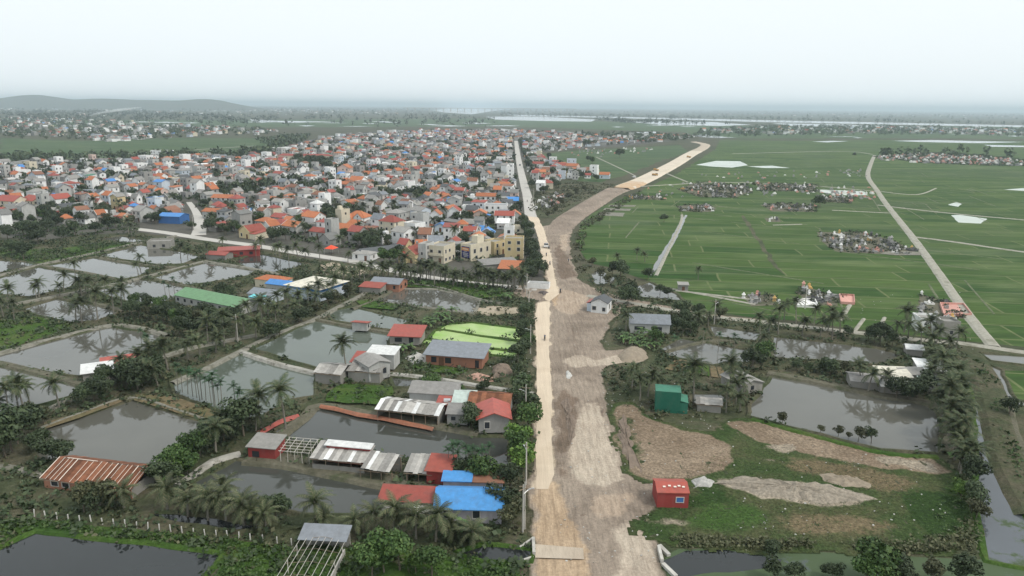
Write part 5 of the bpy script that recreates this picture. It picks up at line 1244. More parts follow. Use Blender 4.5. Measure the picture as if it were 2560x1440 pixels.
for i, (x, y, rad) in enumerate(LOTS[:NTH]):
    w, d, h, rz, roof, rh, rcol, wall, st = lot_spec(x, y, rad, VR)
    feats = []
    t = thing('house', '', 'house', (x, y, .05), math.radians(rz), 'village houses')
    wall_geo(w, d, h, roof, rh).build('wall', M['wall_' + wall], t)
    ro = roof_geo(w, d, h, roof, rh, .4).build('roof', M['roof_' + rcol], t)
    for wv in auto_windows(w, d, h, VR, st)[:9]: put_window(t, w, d, *wv[:5], door=wv[5])
    if roof in ('gable_x', 'gable_y') and VR.random() < .35:
        if roof == 'gable_y':
            for s in (-1, 1): vb = MB(); vb.slab((s * (w/2 + .4), -d/2 - .44, h - rh * .8 / w + .14), (0, -d/2 - .44, h + rh + .16), (0, -d/2 - .24, h + rh + .16), (s * (w/2 + .4), -d/2 - .24, h - rh * .8 / w + .14), .3); vb.build('verge', M['trim'], ro)
        else:
            for s in (-1, 1): vb = MB(); vb.slab((w/2 + .24, s * (d/2 + .4), h - rh * .8 / d + .14), (w/2 + .24, 0, h + rh + .16), (w/2 + .44, 0, h + rh + .16), (w/2 + .44, s * (d/2 + .4), h - rh * .8 / d + .14), .3); vb.build('verge', M['trim'], ro)
        feats.append('white verges')
    if VR.random() < .3:
        b = MB(); b.bar((0, d * .25, h - .1 if roof == 'flat' else h + rh - .3), (0, d * .25, h + (1.2 if roof == 'flat' else rh + .8)), .55, 0, 9); b.build('water_tank', M['metal'], ro); feats.append('a steel tank')
    if roof == 'flat' and VR.random() < .6:
        b = MB(); b.box(-w * .3, w * .05, d * .05, d * .42, h, h + 2.3); b.build('stair_box', M['wall_' + wall], ro); feats.append('a stair box')
    if VR.random() < .5:
        b = MB(); hw = w * VR.uniform(.5, .95); hz = min(h - .4, 2.8); b.slab((-hw/2, -d/2 - 2.4, hz - .5), (hw/2, -d/2 - 2.4, hz - .5), (hw/2, -d/2 - .04, hz), (-hw/2, -d/2 - .04, hz), .08)
        pc = VR.choice(['fibre cement', 'red', 'maroon', 'blue', 'slate', 'rust']); p_ = b.build('porch_roof', M['roof_' + pc], t)
        for s in (-1, 1): pb = MB(); pb.bar((s * hw/2 * .94, -d/2 - 2.3, 0), (s * hw/2 * .94, -d/2 - 2.3, hz - .55), .07); pb.build('post', M['concrete'], p_)
        feats.append(f'a {pc} porch')
    if VR.random() < .7:                                # a low kitchen wing or lean-to beside the house
        aw, ad, ah = w * VR.uniform(.55, .95), VR.uniform(2.6, 4.2), VR.uniform(2.1, 2.8); side = VR.choice([-1, 1]); ac = VR.choice(['fibre cement', 'fibre cement', 'grey', 'rust', 'maroon', 'concrete', 'slate', 'red', 'orange', 'dark grey']); ax, ay = (side * (w / 2 + ad / 2 + .05), VR.uniform(-.2, .2) * d)
        m_ = wall_geo(ad, aw, ah, 'shed_side', .5); m_.v = [(p[0] * side + ax, p[1] + ay, p[2]) for p in m_.v]; m_.f = [f if side > 0 else f[::-1] for f in m_.f]; m_.build('annex_wall', M['wall_' + VR.choice(['grey', 'light grey', 'weathered', wall])], t)
        m_ = roof_geo(ad, aw, ah, 'shed_side', .5, .2); m_.v = [(p[0] * side + ax, p[1] + ay, p[2]) for p in m_.v]; m_.f = [f if side > 0 else f[::-1] for f in m_.f]; m_.build('annex_roof', M['roof_' + ac], t); feats.append(f'a low {ac} wing')
    ph = beside(x, y, '')
    zone = f'near {ph}' if ph and math.hypot(x, y) < 430 else ('along the village street' if x > -35 else 'in the village core' if y > 470 else 'above the pond lane')
    t['label'] = ' '.join(f'{STN[st]} {wall} house with {rcol} {RFN[roof]}{" and " + feats[0] if feats else ""} {zone}'.replace('fibre cement', 'fibre-cement').split()[:16])
# everything farther off: too many to count, one mesh
DM, DMAT, DIX = MB(), [], {}
def dmat(m):
    if m.name not in DIX: DIX[m.name] = len(DMAT); DMAT.append(m)
    return DIX[m.name]
def far_house(x, y, spec, windows=True):
    w, d, h, rz, roof, rh, rcol, wall, st = spec
    a = math.radians(rz); ca, sa = math.cos(a), math.sin(a)
    def put(mb, mi):
        k = len(DM.v); DM.v += [(x + p[0] * ca - p[1] * sa, y + p[0] * sa + p[1] * ca, p[2] + .05) for p in mb.v]
        DM.f += [tuple(k + q for q in f) for f in mb.f]; DM.m += [mi] * len(mb.f)
    put(wall_geo(w, d, h, roof, rh), dmat(M['wall_' + wall])); put(roof_geo(w, d, h, roof, rh, .4), dmat(M['roof_' + rcol]))
    if windows:
        mb = MB()
        for s in range(st):
            z = 1.0 + s * 3.15
            for u in (-.28, .22): mb.box(u * w - .5, u * w + .5, -d/2 - .05, -d/2 + .02, z, z + 1.4)
            mb.box(w/2 - .02, w/2 + .05, -.6, .5, z, z + 1.4)
        put(mb, dmat(M['window']))
for x, y, rad in LOTS[NTH:]: far_house(x, y, lot_spec(x, y, rad, VR), y < 1000)
FR = random.Random(8)
def far_cluster(poly, n, smin=1.0, smax=1.4, flat_bias=.5):
    got = 0
    wp = [gp(*q) for q in poly]; X = [p.x for p in wp]; Y = [p.y for p in wp]; pl = [(p.x, p.y) for p in wp]
    for k in range(n * 30):
        if got >= n: break
        x, y = FR.uniform(min(X), max(X)), FR.uniform(min(Y), max(Y))
        if not in_poly(x, y, pl): continue
        sp = list(lot_spec(x, y, FR.uniform(5, 7) * FR.uniform(smin, smax), FR)); far_house(x, y, sp, False); got += 1
far_cluster([(-80,300),(120,292),(300,306),(480,318),(640,322),(720,330),(640,338),(480,342),(300,352),(140,345),(-80,335)], 420)
far_cluster([(220,346),(300,345),(380,342),(380,352),(240,356)], 25)
far_cluster([(1750,326),(1900,320),(2200,318),(2560,326),(2640,330),(2640,342),(2300,334),(2000,336),(1800,336)], 260)
far_cluster([(1480,352),(1700,350),(1760,342),(1640,340),(1480,344)], 40)
far_cluster([(-100,272),(500,270),(1000,276),(1060,284),(600,290),(-100,288)], 260, 1.4, 2.2)
far_cluster([(1500,278),(2600,290),(2600,300),(1900,292),(1500,286)], 120, 1.4, 2.2)
tag(DM.build('distant_houses', DMAT), 'far-off mass of village houses fading into the haze', kind='stuff')
# ------------------------------------------------------------------ trees of the village and beyond
TSPOTS = []
for k in range(22000):
    x, y = VR.uniform(min(xs), max(xs)), VR.uniform(min(ys), max(ys))
    if not in_poly(x, y, VW): continue
    grove = noise.noise(Vector((x * .022, y * .022, 4.2))) > .24
    if not grove and VR.random() < .5: continue
    i, j = gkey(x, y); rad = 1.2 if grove else .4
    if any((hx - x) ** 2 + (hy - y) ** 2 < (hr * .95 + rad) ** 2 for di in (-1, 0, 1) for dj in (-1, 0, 1) for hx, hy, hr in grid.get((i + di, j + dj), ())): continue
    p = Vector((x, y))
    if any(seg_dist(p, L_[q], L_[q + 1]) < wd for L_, wd in zip(LANES, LANEW) for q in range(len(L_) - 1)): continue
    if any((x - a) ** 2 + (y - b) ** 2 < 9 for a, b in TSPOTS): continue
    qx, qy = pix((x, y, 0))
    if 1085 < qx < 1300 and 640 < qy < 720: continue
    TSPOTS.append((x, y))
TSPOTS.sort(key=lambda q: math.hypot(*q))
for x, y in TSPOTS[:170]:
    px, py = pix((x, y, 0))
    if VR.random() < .3: palm(px, py, VR.uniform(1.0, 1.5), .05, 'in the village near ' + beside(x, y, 'the grey roofs'))
    else: tree(px, py, VR.choice(['dark', 'dark', 'dark', 'olive', 'mid']), VR.uniform(.75, 1.25), .05, 'in the village near ' + beside(x, y, 'the grey roofs'))
FT = [[], [], []]       # centres, radii, quads
def far_trees(pts, size, name, label, per, mat):
    rng = np.random.default_rng(len(pts)); P = np.array(pts); n = len(P)
    S = size * rng.uniform(.55, 1.5, n)
    c = np.repeat(P, per, 0); s = np.repeat(S, per)
    d = rng.normal(size=(n * per, 3)); d /= np.linalg.norm(d, axis=1)[:, None]
    r = rng.uniform(.5, 1.0, n * per)
    cc = np.column_stack([c[:, 0] + d[:, 0] * s * r * .9, c[:, 1] + d[:, 1] * s * r * .9, s * .95 + d[:, 2] * s * .8 * r])
    nr = d + rng.normal(size=d.shape) * .5; nr /= np.linalg.norm(nr, axis=1)[:, None]
    a = np.cross(nr, rng.normal(size=d.shape)); a /= np.linalg.norm(a, axis=1)[:, None]; b = np.cross(nr, a)
    q = (s * rng.uniform(.22, .42, n * per))[:, None]
    v = np.stack([cc - a * q, cc + b * q * .7, cc + a * q, cc - b * q * .7], 1).reshape(-1, 3)
    me = bpy.data.meshes.new(name); N = n * per
    me.vertices.add(N * 4); me.vertices.foreach_set('co', v.astype(np.float32).ravel())
    me.loops.add(N * 4); me.loops.foreach_set('vertex_index', np.arange(N * 4, dtype=np.int32))
    me.polygons.add(N); me.polygons.foreach_set('loop_start', np.arange(0, N * 4, 4, dtype=np.int32)); me.polygons.foreach_set('loop_total', np.full(N, 4, dtype=np.int32))
    me.materials.append(mat); me.update(calc_edges=True)
    tag(link(name, me), label, None, None, 'stuff')
def scatter(poly, n, rng):
    wp = [gp(*q) for q in poly]; X = [p.x for p in wp]; Y = [p.y for p in wp]; pl = [(p.x, p.y) for p in wp]; out = []
    for k in range(n * 40):
        if len(out) >= n: break
        x, y = rng.uniform(min(X), max(X)), rng.uniform(min(Y), max(Y))
        if in_poly(x, y, pl): out.append((x, y))
    return out
far_trees(TSPOTS[170:], 3.2, 'distant_trees', 'dark trees scattered through the far village', 42, M['leaf_dark'])
pts = []
for poly, n in (([(-80,300),(120,292),(300,306),(480,318),(640,322),(720,332),(640,340),(480,346),(300,356),(140,350),(-80,345)], 700), ([(1750,326),(1900,318),(2200,316),(2560,324),(2640,330),(2640,346),(2300,338),(2000,340),(1720,345)], 800),
                ([(1480,358),(1700,354),(1740,346),(1640,338),(1400,334),(1480,344)], 160), ([(0,398),(330,394),(560,390),(690,378),(700,384),(560,397),(330,404),(0,412)], 160), ([(640,352),(700,345),(780,340),(760,356),(690,376)], 90),
                ([(2190,384),(2300,378),(2450,380),(2560,390),(2560,400),(2400,396),(2190,392)], 30)):
    pts += scatter(poly, n, FR)
far_trees(pts, 5.0, 'distant_trees', 'hazy tree belts around the outlying hamlets', 26, M['leaf_dark'])
pts = []
for poly, n in (([(-300,268),(600,266),(1080,272),(1060,286),(600,294),(-300,296)], 1500), ([(-300,286),(300,280),(700,296),(640,318),(300,304),(-300,300)], 700), ([(1250,284),(1500,288),(2000,299),(2700,313),(2700,318),(2000,305),(1500,295),(1250,291)], 350),
                ([(1200,275),(1500,274),(2700,284),(2700,306),(2000,298),(1500,288),(1250,285)], 1500), ([(1480,300),(1560,304),(1900,316),(2000,317),(1560,310)], 120), ([(700,296),(1080,286),(1240,300),(1240,318),(700,320)], 160)):
    pts += scatter(poly, n, FR)
far_trees(pts, 9.0, 'distant_trees', 'blue-grey woodland melting into the haze', 12, M['leaf_dark'])

# ------------------------------------------------------------------ trees among the ponds
for x, y, s in ((330,592,1.1),(322,585,1.2),(340,590,1.0),(470,650,1.1),(452,648,1.2),(520,648,1.2),(530,640,1.1),(560,630,1.0),(640,640,.9),(655,625,1.2),(690,640,1.2),(700,648,1.3),(722,655,1.2),(745,650,1.2),(765,652,1.2),(800,655,1.1),(870,655,1.0),
                (350,668,1.2),(345,682,1.0),(92,745,1.0),(98,742,1.2),(205,742,1.4),(215,735,1.3),(225,750,1.2),(190,700,1.0),(160,728,1.1),(150,742,1.0),(20,770,1.2),(8,790,1.2),(36,800,1.0),(190,802,1.4),(205,806,1.3),(245,800,1.5),(285,790,1.4),(305,775,1.3),(310,740,1.2),(262,735,1.0),
                (10,1045,1.2),(25,1050,1.2),(60,1030,1.2),(75,1010,1.0),(150,1025,1.2),(42,1000,1.1),(310,945,1.1),(355,940,1.2),(375,935,1.1),(385,925,1.2),(395,965,1.0),(355,965,1.1),(420,930,1.2),(470,900,1.2),(500,890,1.1),(480,868,1.0),(540,880,1.2),(560,865,1.1),(590,850,1.1),(610,830,1.2),(560,840,1.0),(520,855,1.1),
                (640,845,1.2),(655,815,1.2),(670,790,1.1),(690,815,1.2),(700,790,1.2),(720,770,1.2),(740,795,1.1),(750,775,1.2),(770,760,1.1),(790,770,1.2),(800,752,1.3),(820,745,1.2),(840,740,1.2),(860,720,1.2),(880,715,1.1),(900,700,1.3),(912,705,1.2),(925,690,1.2),(650,780,1.0),(625,800,1.1),(600,800,1.0),
                (652,1068,1.5),(715,1075,1.4),(640,1075,1.1),(540,1130,1.3),(868,942,1.5),(548,1090,1.1)):
    palm(x, y, s)
for i in range(40):                                     # the palm row below the village
    u = i / 39; palm(955 + 355 * u + PR.uniform(-6, 6), 698 + 26 * u + PR.uniform(-7, 7), PR.uniform(1.0, 1.4), .2, 'in the row below the signboard shop')
for i in range(34):                                     # the palm belt beside the canal
    u = i / 33; palm(2345 + 72 * u + PR.uniform(-30, 20), 900 + 280 * u + PR.uniform(-12, 12), PR.uniform(1.0, 1.4), .3, 'in the dense belt beside the weedy canal')
for x, y, s in ((1990,808,1.2),(2035,812,1.2),(2070,825,1.2),(2100,828,1.2),(1960,800,1.1),(2005,838,1.0),(2050,842,1.1),(2080,848,1.1),(1770,815,1.0),(1790,800,1.0),(1740,830,1.0),(1945,835,1.2),(1900,850,1.2),(1920,840,1.2),(1905,880,1.1),(2170,980,1.3),(2210,985,1.2),(2150,965,1.2),(2260,830,1.2),(2270,845,1.2),(2240,840,1.0),(2325,860,1.3),(2340,865,1.2),(2390,870,1.3),(2300,875,1.1),(2360,900,1.2),
                (1733,1010,1.5),(1620,990,1.2),(1640,985,1.0),(1580,970,1.2),(1600,1000,1.0),(1825,985,1.2),(1840,1010,1.2),(1815,1030,1.0),(1860,1000,1.2),(1835,960,1.0),(1565,830,1.0),(1850,1030,1.1),(1745,700,.8),(1592,650,1.0),(1612,655,1.0),(1540,660,.9)):
    palm(x, y, s)
for i, (x, y) in enumerate(((470,985),(482,990),(492,994),(505,998),(515,1000),(528,1005),(538,1012),(548,1018),(556,1022),(590,1030),(598,1034),(606,1030),(456,980),(445,975),(500,1002),(535,1015))): areca(x, y, 1.25, .4)
for x, y in ((1120,1190),(1135,1190),(1150,1188),(1165,1180),(1180,1188),(1195,1192),(1210,1195),(1225,1190),(1145,1200),(1170,1195),(415,745),(425,748),(438,742),(1755,870),(1795,880),(1835,880),(365,880),(372,890),(355,872),(1690,890)): areca(x, y, 1.1, .3)
for x, y, k, s in ((390,560,'dark',1.2),(376,556,'dark',1.1),(360,552,'dark',1.2),(480,575,'dark',.9),(330,566,'olive',1.2),(250,545,'dark',1.3),(110,548,'dark',1.6),(70,555,'dark',1.7),(46,560,'dark',1.5),(130,552,'dark',1.2),(520,582,'dark',1.2),(530,575,'dark',1.1),(555,580,'dark',1.0),(565,590,'dark',.9),(588,585,'dark',1.1),(678,600,'dark',1.2),(690,605,'dark',1.2),(715,600,'dark',1.0),(835,560,'dark',1.6),(845,552,'dark',1.6),(850,568,'dark',1.5),(825,552,'dark',1.5),(815,545,'dark',1.3),(905,610,'dark',1.4),(918,612,'dark',1.4),(930,605,'dark',1.4),(940,612,'dark',1.3),(895,618,'dark',1.2),(925,622,'dark',1.2),(955,605,'dark',1.1),(960,660,'mid',1.3),(975,662,'mid',1.4),(990,660,'mid',1.3),(1000,655,'dark',1.2),(1060,600,'dark',1.2),(1075,605,'dark',1.0),(1160,610,'dark',1.1),(1180,600,'dark',1.0),(1325,690,'dark',1.3),(1338,680,'dark',1.3),(1328,655,'dark',1.2),(1330,632,'dark',1.1),(1318,600,'dark',1.1),(1312,575,'dark',1.0),
                   (745,415,'dark',2.4),(760,420,'dark',2.4),(775,418,'dark',2.5),(790,422,'dark',2.4),(755,428,'dark',2.2),(772,432,'dark',2.3),(805,425,'dark',2.2),(820,430,'dark',2.0),(738,424,'dark',2.0),(1360,485,'dark',1.2),(1390,470,'dark',1.2),(1380,440,'dark',1.5),(1415,440,'dark',1.5),(1440,445,'dark',1.4),(1330,470,'dark',1.3),(1335,455,'dark',1.3),(1318,420,'dark',1.6),(1330,405,'dark',1.8),(1370,400,'dark',1.6),(1490,452,'dark',1.2),(1455,448,'dark',1.2)):
    tree(x, y, k, s)
# foreground palms with single fronds
for x, y, h, s, pl in ((310,1268,3.0,1.05,'beside the rusty battened shed'),(420,1275,3.4,1.1,'beside the rusty battened shed'),(520,1300,3.6,1.1,'at the end of the black ditch'),(565,1300,4.0,1.1,'at the end of the black ditch'),(610,1312,3.4,1.15,'before the dark pond'),(640,1318,3.0,1.0,'before the dark pond'),(665,1320,2.6,1.0,'before the dark pond'),
                       (790,1320,3.8,1.2,'before the dark pond'),(810,1330,2.6,.9,'before the dark pond'),(890,1332,2.2,.9,'below the long red roof'),(935,1325,3.0,1.0,'below the long red roof'),(985,1345,4.2,1.15,'below the long red roof'),(1000,1338,3.2,1.1,'below the long red roof'),(1040,1345,3.6,1.1,'below the long red roof'),
                       (1090,1352,4.0,1.15,'below the blue-roofed house'),(1120,1345,2.6,.9,'below the blue-roofed house'),(1180,1365,2.4,1.0,'at the black culvert water'),(250,1262,2.6,.9,'beside the rusty battened shed'),(560,1265,3.6,1.0,'on the dark pond dike'),(470,1290,3.0,1.0,'at the end of the black ditch')):
    near_palm(x, y, h, s, place=pl)
# leafy trees
for x, y, k, s in ((1305,1180,'bright',1.25),(1300,1130,'bright',1.25),(1290,1150,'mid',1.2),(1318,1085,'mid',1.1),(1310,1045,'dark',1.15),(1300,1010,'dark',1.1),(1322,1040,'mid',.9),(1275,1230,'dark',1.0),(1262,1290,'dark',1.1),(1282,1320,'olive',.9),(1290,1270,'olive',.8),(1305,980,'mid',.9),
                   (1080,985,'mid',.85),(1145,998,'mid',.85),(1210,980,'dark',.6),(1170,1205,'olive',.8),(1150,1200,'dark',.8),(1200,1215,'mid',1.0),(1240,1215,'mid',.8),(1180,1075,'dark',.9),(1300,860,'dark',1.0),(1312,835,'dark',.9),(1310,890,'dark',1.0),(1316,800,'dark',.9),(1295,910,'dark',.9),(1322,870,'mid',.8),(1300,940,'dark',.6),
                   (30,1130,'dark',1.7),(45,1110,'dark',1.3),(100,1130,'dark',.8),(135,1160,'dark',.9),(150,1155,'dark',.7),(15,1145,'dark',1.2),(240,1268,'olive',.9),(272,1270,'olive',1.05),(210,1280,'olive',.9),(245,1275,'dark',.8),(640,1300,'dark',.7),(690,1290,'dark',.8),
                   (430,1195,'mid',1.0),(455,1175,'mid',1.1),(480,1155,'mid',1.1),(500,1140,'dark',1.1),(520,1120,'dark',1.0),(445,1200,'bright',.8),(470,1190,'mid',.8),(410,1215,'dark',.9),(560,1110,'dark',1.0),(580,1095,'dark',1.1),(610,1090,'dark',1.2),(600,1065,'dark',1.0),(625,1055,'dark',.9),
                   (1450,1480,'mid',.1),(2185,1462,'mid',1.25),(2165,1465,'mid',1.0),(2080,1450,'dark',.5),(1985,1452,'dark',.5),(1935,1455,'dark',.55),(2240,1460,'dark',.8),(2215,1470,'mid',.8),(2400,1462,'dark',.8),(2330,1466,'olive',.7),(1930,1395,'dark',.6),
                   (960,1430,'mid',1.2),(1000,1425,'mid',1.1),(930,1440,'mid',1.0),(1080,1440,'mid',.9),(1040,1432,'bright',.7),(2432,1270,'dark',.9),(2420,1215,'dark',1.0),(2400,1250,'bright',.6),(2395,1235,'bright',.6),(2440,1300,'olive',.8),(2410,1180,'olive',.9),
                   (1955,1062,'olive',.5),(2095,1092,'olive',.45),(2145,1104,'olive',.55),(2178,1108,'dark',.5),(2120,1098,'olive',.35),(2050,1084,'olive',.35),(1550,695,'dark',1.3),(1530,690,'dark',1.0),(1570,760,'dark',1.1),(1580,750,'dark',1.2),(1500,700,'olive',1.0),(1520,715,'olive',.9),(1620,700,'dark',.8),(1650,735,'dark',.7),(1670,745,'dark',.7),(1480,665,'olive',.9),
                   (2522,1040,'dark',.8),(1700,800,'dark',1.0),(1715,815,'dark',1.0),(1690,830,'dark',.9),(1725,838,'dark',.9),(1750,800,'dark',1.0),(1800,800,'olive',.9),(1690,810,'olive',.9),(1640,860,'mid',.8),(1900,910,'mid',.9),(1915,900,'mid',1.0),(1880,925,'dark',1.0),
                   (2120,845,'dark',.7),(2170,852,'dark',.8),(2200,858,'dark',1.0),(2185,858,'dark',.9),(2230,866,'dark',.8),(2075,937,'dark',.7),(2060,932,'dark',.6),(2025,932,'dark',.5),(1990,927,'dark',.5),(2110,942,'olive',.7),(2290,1000,'dark',1.0),(2240,1000,'dark',1.0),(2270,1005,'dark',.9),(2310,990,'dark',1.0),
                   (1330,705,'dark',1.2),(1345,690,'dark',1.2),(1335,670,'dark',1.1),(1325,640,'dark',1.1),(1322,605,'dark',1.0),(1315,585,'dark',1.1),(1308,560,'dark',1.0),(1318,620,'olive',1.0),(30,640,'dark',1.4),(60,650,'dark',1.2),(80,600,'dark',1.6),(60,590,'dark',1.6),(95,610,'dark',1.5),(120,580,'dark',1.4),(160,600,'dark',1.3),(190,590,'dark',1.2),(20,600,'dark',1.5),(140,570,'dark',1.3),(240,585,'dark',1.1),(200,560,'dark',1.2),(270,575,'dark',1.2),(290,570,'dark',1.1),
                   (2135,352+40,'dark',1.0),(2050,520,'dark',1.5),(1660,555,'dark',.8),(1480,410,'mid',1.8),(1470,405,'dark',1.5),(1500,560,'olive',.7),(1380,520,'olive',1.0),(1400,515,'olive',1.0),(1420,500,'olive',1.2),(1440,490,'olive',1.2),(1460,480,'olive',1.1),(1390,535,'olive',.9),(1370,545,'olive',.8),(1550,395,'dark',2.0),(1465,370,'dark',2.4),
                   (560,745,'dark',1.0),(580,750,'dark',1.0),(330,790,'dark',.9),(350,800,'dark',1.0),(380,800,'olive',1.0),(410,805,'dark',1.0),(440,810,'mid',1.0),(470,815,'dark',1.1),(500,820,'olive',1.0),(530,815,'dark',1.1),(560,812,'mid',1.0),(590,815,'dark',1.0),(340,770,'mid',.9),(370,775,'dark',1.0),(400,780,'mid',.9),(430,790,'dark',.9),(470,795,'olive',.9),(510,800,'dark',1.0),(545,830,'dark',1.0),(450,840,'dark',1.0),(490,845,'dark',1.0),
                   (250,990,'dark',.9),(235,1005,'dark',1.0),(210,1015,'dark',1.0),(260,970,'dark',.9),(320,970,'dark',1.2),(345,975,'dark',1.2),(365,955,'dark',1.1),(400,945,'dark',1.0),(330,955,'dark',1.0),(395,900,'dark',.9),(300,960,'olive',.9),(60,1060,'olive',.9),(85,1075,'dark',.9),(110,1060,'olive',.8),
                   (840,760,'olive',1.0),(870,745,'olive',.9),(790,790,'olive',.9),(820,765,'dark',.9),(750,810,'dark',.9),(700,840,'dark',.9),(670,850,'dark',.9)):
    tree(x, y, k, s)
for x, y in ((1600,850),(1615,860),(1630,870),(1590,870),(1640,855),(1605,840),(1570,850),(1625,845),(1580,862),(1648,868),(1612,875),(1595,855),(1560,858),(1100,800),(1115,795),(1085,810),(1070,805),(1130,785),(1100,785),(1060,815),(1120,810),(1075,820),(1250,735),(1230,735),(1265,745),(1275,750),(1210,725),(1190,720),(1160,715),(1130,712),(1030,712),(1060,715),(440,1180),(470,1165),(430,1205),(1010,880),(1025,875),(2385,1150),(2400,1160),(1180,1348),(1160,1340),(345,770),(365,765),(325,765),(385,775),(395,770)):
    banana(x, y, 1.15)
# ------------------------------------------------------------------ undergrowth
def near_house(x, y):
    i, j = gkey(x, y); p = Vector((x, y))
    if any((hx - x) ** 2 + (hy - y) ** 2 < (hr * .9) ** 2 for di in (-1, 0, 1) for dj in (-1, 0, 1) for hx, hy, hr in grid.get((i + di, j + dj), ())): return True
    return any(seg_dist(p, L_[q], L_[q + 1]) < wd * .75 for L_, wd in zip(LANES, LANEW) for q in range(len(L_) - 1))
GR_POLYS = [([(2040,578),(2160,578),(2240,602),(2290,626),(2270,637),(2180,636),(2090,632),(2055,605)],), ([(1690,474),(1740,456),(1870,460),(1890,480),(1850,496),(1750,494)],), ([(1690,515),(1760,508),(1790,520),(1780,532),(1700,530)],), ([(1900,512),(1960,506),(2050,513),(2040,532),(1930,530)],), ([(1560,488),(1665,488),(1660,502),(1570,500)],), ([(1880,458),(2050,460),(2050,482),(1890,478)],), ([(2050,490),(2140,492),(2130,510),(2040,506)],), ([(2180,392),(2300,380),(2450,386),(2570,400),(2570,416),(2430,414),(2300,408)],), ([(2000,712),(2060,728),(2110,740),(2090,768),(2010,764),(1985,735)],), ([(2290,735),(2370,752),(2430,795),(2350,802),(2285,778)],), ([(1840,738),(1940,733),(1955,764),(1880,768)],)]
PONDW = []
for o in list(bpy.data.objects):
    if o.name.split('.')[0] in ('fish_pond', 'duckweed_pond', 'dike', 'canal', 'village_street') and o.type == 'MESH' and not (o.name.startswith('dike')):
        if o.name.startswith('village_street'): continue
        PONDW.append([(v.co.x, v.co.y) for v in o.data.vertices])
PB = [(min(q[0] for q in p), max(q[0] for q in p), min(q[1] for q in p), max(q[1] for q in p)) for p in PONDW]
DIKEP = [gp(*q).to_2d() for q in ()]
PATHS = [[gp(*q).to_2d() for q in L_] for L_ in ([(-100,706),(95,661),(230,632),(340,607),(440,588)], [(-100,782),(140,738),(250,716),(362,690),(515,650)], [(0,1075),(100,1030),(230,968),(330,920),(450,875),(640,835)], [(430,955),(600,876),(790,794),(950,712),(1000,682)], [(600,876),(790,930)], [(975,932),(1335,982)], [(440,1210),(530,1150),(600,1130)], [(1470,738),(1760,788),(2020,816),(2300,848),(2484,868)])]
def wet(x, y):
    for p, b in zip(PONDW, PB):
        if b[0] < x < b[1] and b[2] < y < b[3] and in_poly(x, y, p): return True
    q = Vector((x, y))
    return any(seg_dist(q, L_[k], L_[k + 1]) < 1.5 for L_ in PATHS for k in range(len(L_) - 1))
LEFT = [(-60,600),(110,604),(200,592),(350,590),(480,608),(640,628),(800,656),(950,678),(1060,700),(1250,714),(1335,735),(1330,1000),(1328,1330),(1316,1440),(-60,1440)]
RIGHT = [(1490,670),(1600,710),(1760,795),(1905,812),(2150,838),(2400,866),(2420,900),(2440,1150),(2440,1250),(2340,1150),(1880,1050),(1830,1050),(1640,1050),(1540,1010),(1515,960),(1510,920),(1640,915),(1640,880),(1530,850),(1545,800),(1500,740),(1470,700)]
undergrowth('undergrowth', [(LEFT, .25), (RIGHT, .28)], M['leaf_dark'], .42, 'dark scrub and weeds along the pond banks', (.3, 1.5), .05, 9, 1, wet)
undergrowth('undergrowth', [(LEFT, .13), (RIGHT, .13)], M['leaf_olive'], .4, 'brownish dry scrub between the ponds', (.3, 1.2), .05, 8, 2, wet)
undergrowth('undergrowth', [([(0,1300),(90,1296),(300,1318),(500,1340),(720,1365),(900,1375),(1150,1395),(1310,1412),(1316,1470),(540,1470),(545,1380),(300,1350),(85,1326),(0,1360)], 1.5), ([(820,985),(850,960),(930,962),(980,965),(985,985),(940,1010),(870,1008),(810,1000)], 1.2), ([(1000,705),(1100,700),(1250,716),(1265,740),(1200,744),(1090,720),(1000,716)], .7), ([(1040,868),(1070,858),(1300,884),(1310,905),(1200,892),(1080,872)], 1.3), ([(1120,804),(1180,800),(1310,814),(1310,822),(1180,808),(1115,812)], .8), ([(0,620),(120,625),(260,606),(345,608),(240,638),(110,660),(0,640)], .5), ([(2380,1200),(2440,1260),(2450,1340),(2380,1378),(2340,1300)], .8)], M['leaf_mid'], .30, 'bright creepers and garden greens', (.2, .8), .06, 8, 3, wet)
undergrowth('undergrowth', [([(1660,1320),(1760,1345),(2000,1360),(2200,1370),(2400,1366),(2450,1330),(2440,1378),(2200,1386),(1900,1380),(1700,1372)], 2.6), ([(1900,1350),(2100,1356),(2300,1350),(2440,1300),(2450,1345),(2300,1384),(1900,1378)], 1.2), ([(1600,1290),(1660,1275),(1760,1300),(1640,1340)], .25), ([(2460,1180),(2480,1260),(2560,1400),(2440,1420),(1960,1410),(2000,1385),(2440,1390)], .25)], M['leaf_olive'], .3, 'tall reedy grass along the canal bank', (.4, 1.1), .05, 9, 4, wet)
undergrowth('grass', [([(1660,1290),(1700,1200),(1850,1100),(2200,1180),(2400,1220),(2430,1330),(2200,1370),(1800,1360)], 1.3)], M['leaf_mid'], .16, 'low grass tufts in the meadow', (.05, .32), .06, 5, 5, None)
undergrowth('grass', [([(1660,1290),(1700,1200),(1850,1100),(2200,1180),(2400,1220),(2430,1330),(2200,1370),(1800,1360)], .8)], M['leaf_olive'], .16, 'dry grass tufts in the meadow', (.05, .35), .06, 5, 6, None)
undergrowth('undergrowth', [(g_[0], .16) for g_ in GR_POLYS], M['leaf_dark'], .45, 'dark shrubs growing between the graves', (.3, 1.3), .05, 9, 9, None)
undergrowth('undergrowth', [(V_IN[:0] or [(0,470),(330,480),(700,470),(1000,480),(1290,470),(1330,600),(1320,660),(1240,664),(1060,655),(950,640),(800,612),(640,588),(480,566),(350,556),(200,560),(0,566)], .05)], M['leaf_dark'], .6, 'dark shrubs in the village yards', (.6, 2.6), .05, 12, 12, near_house)
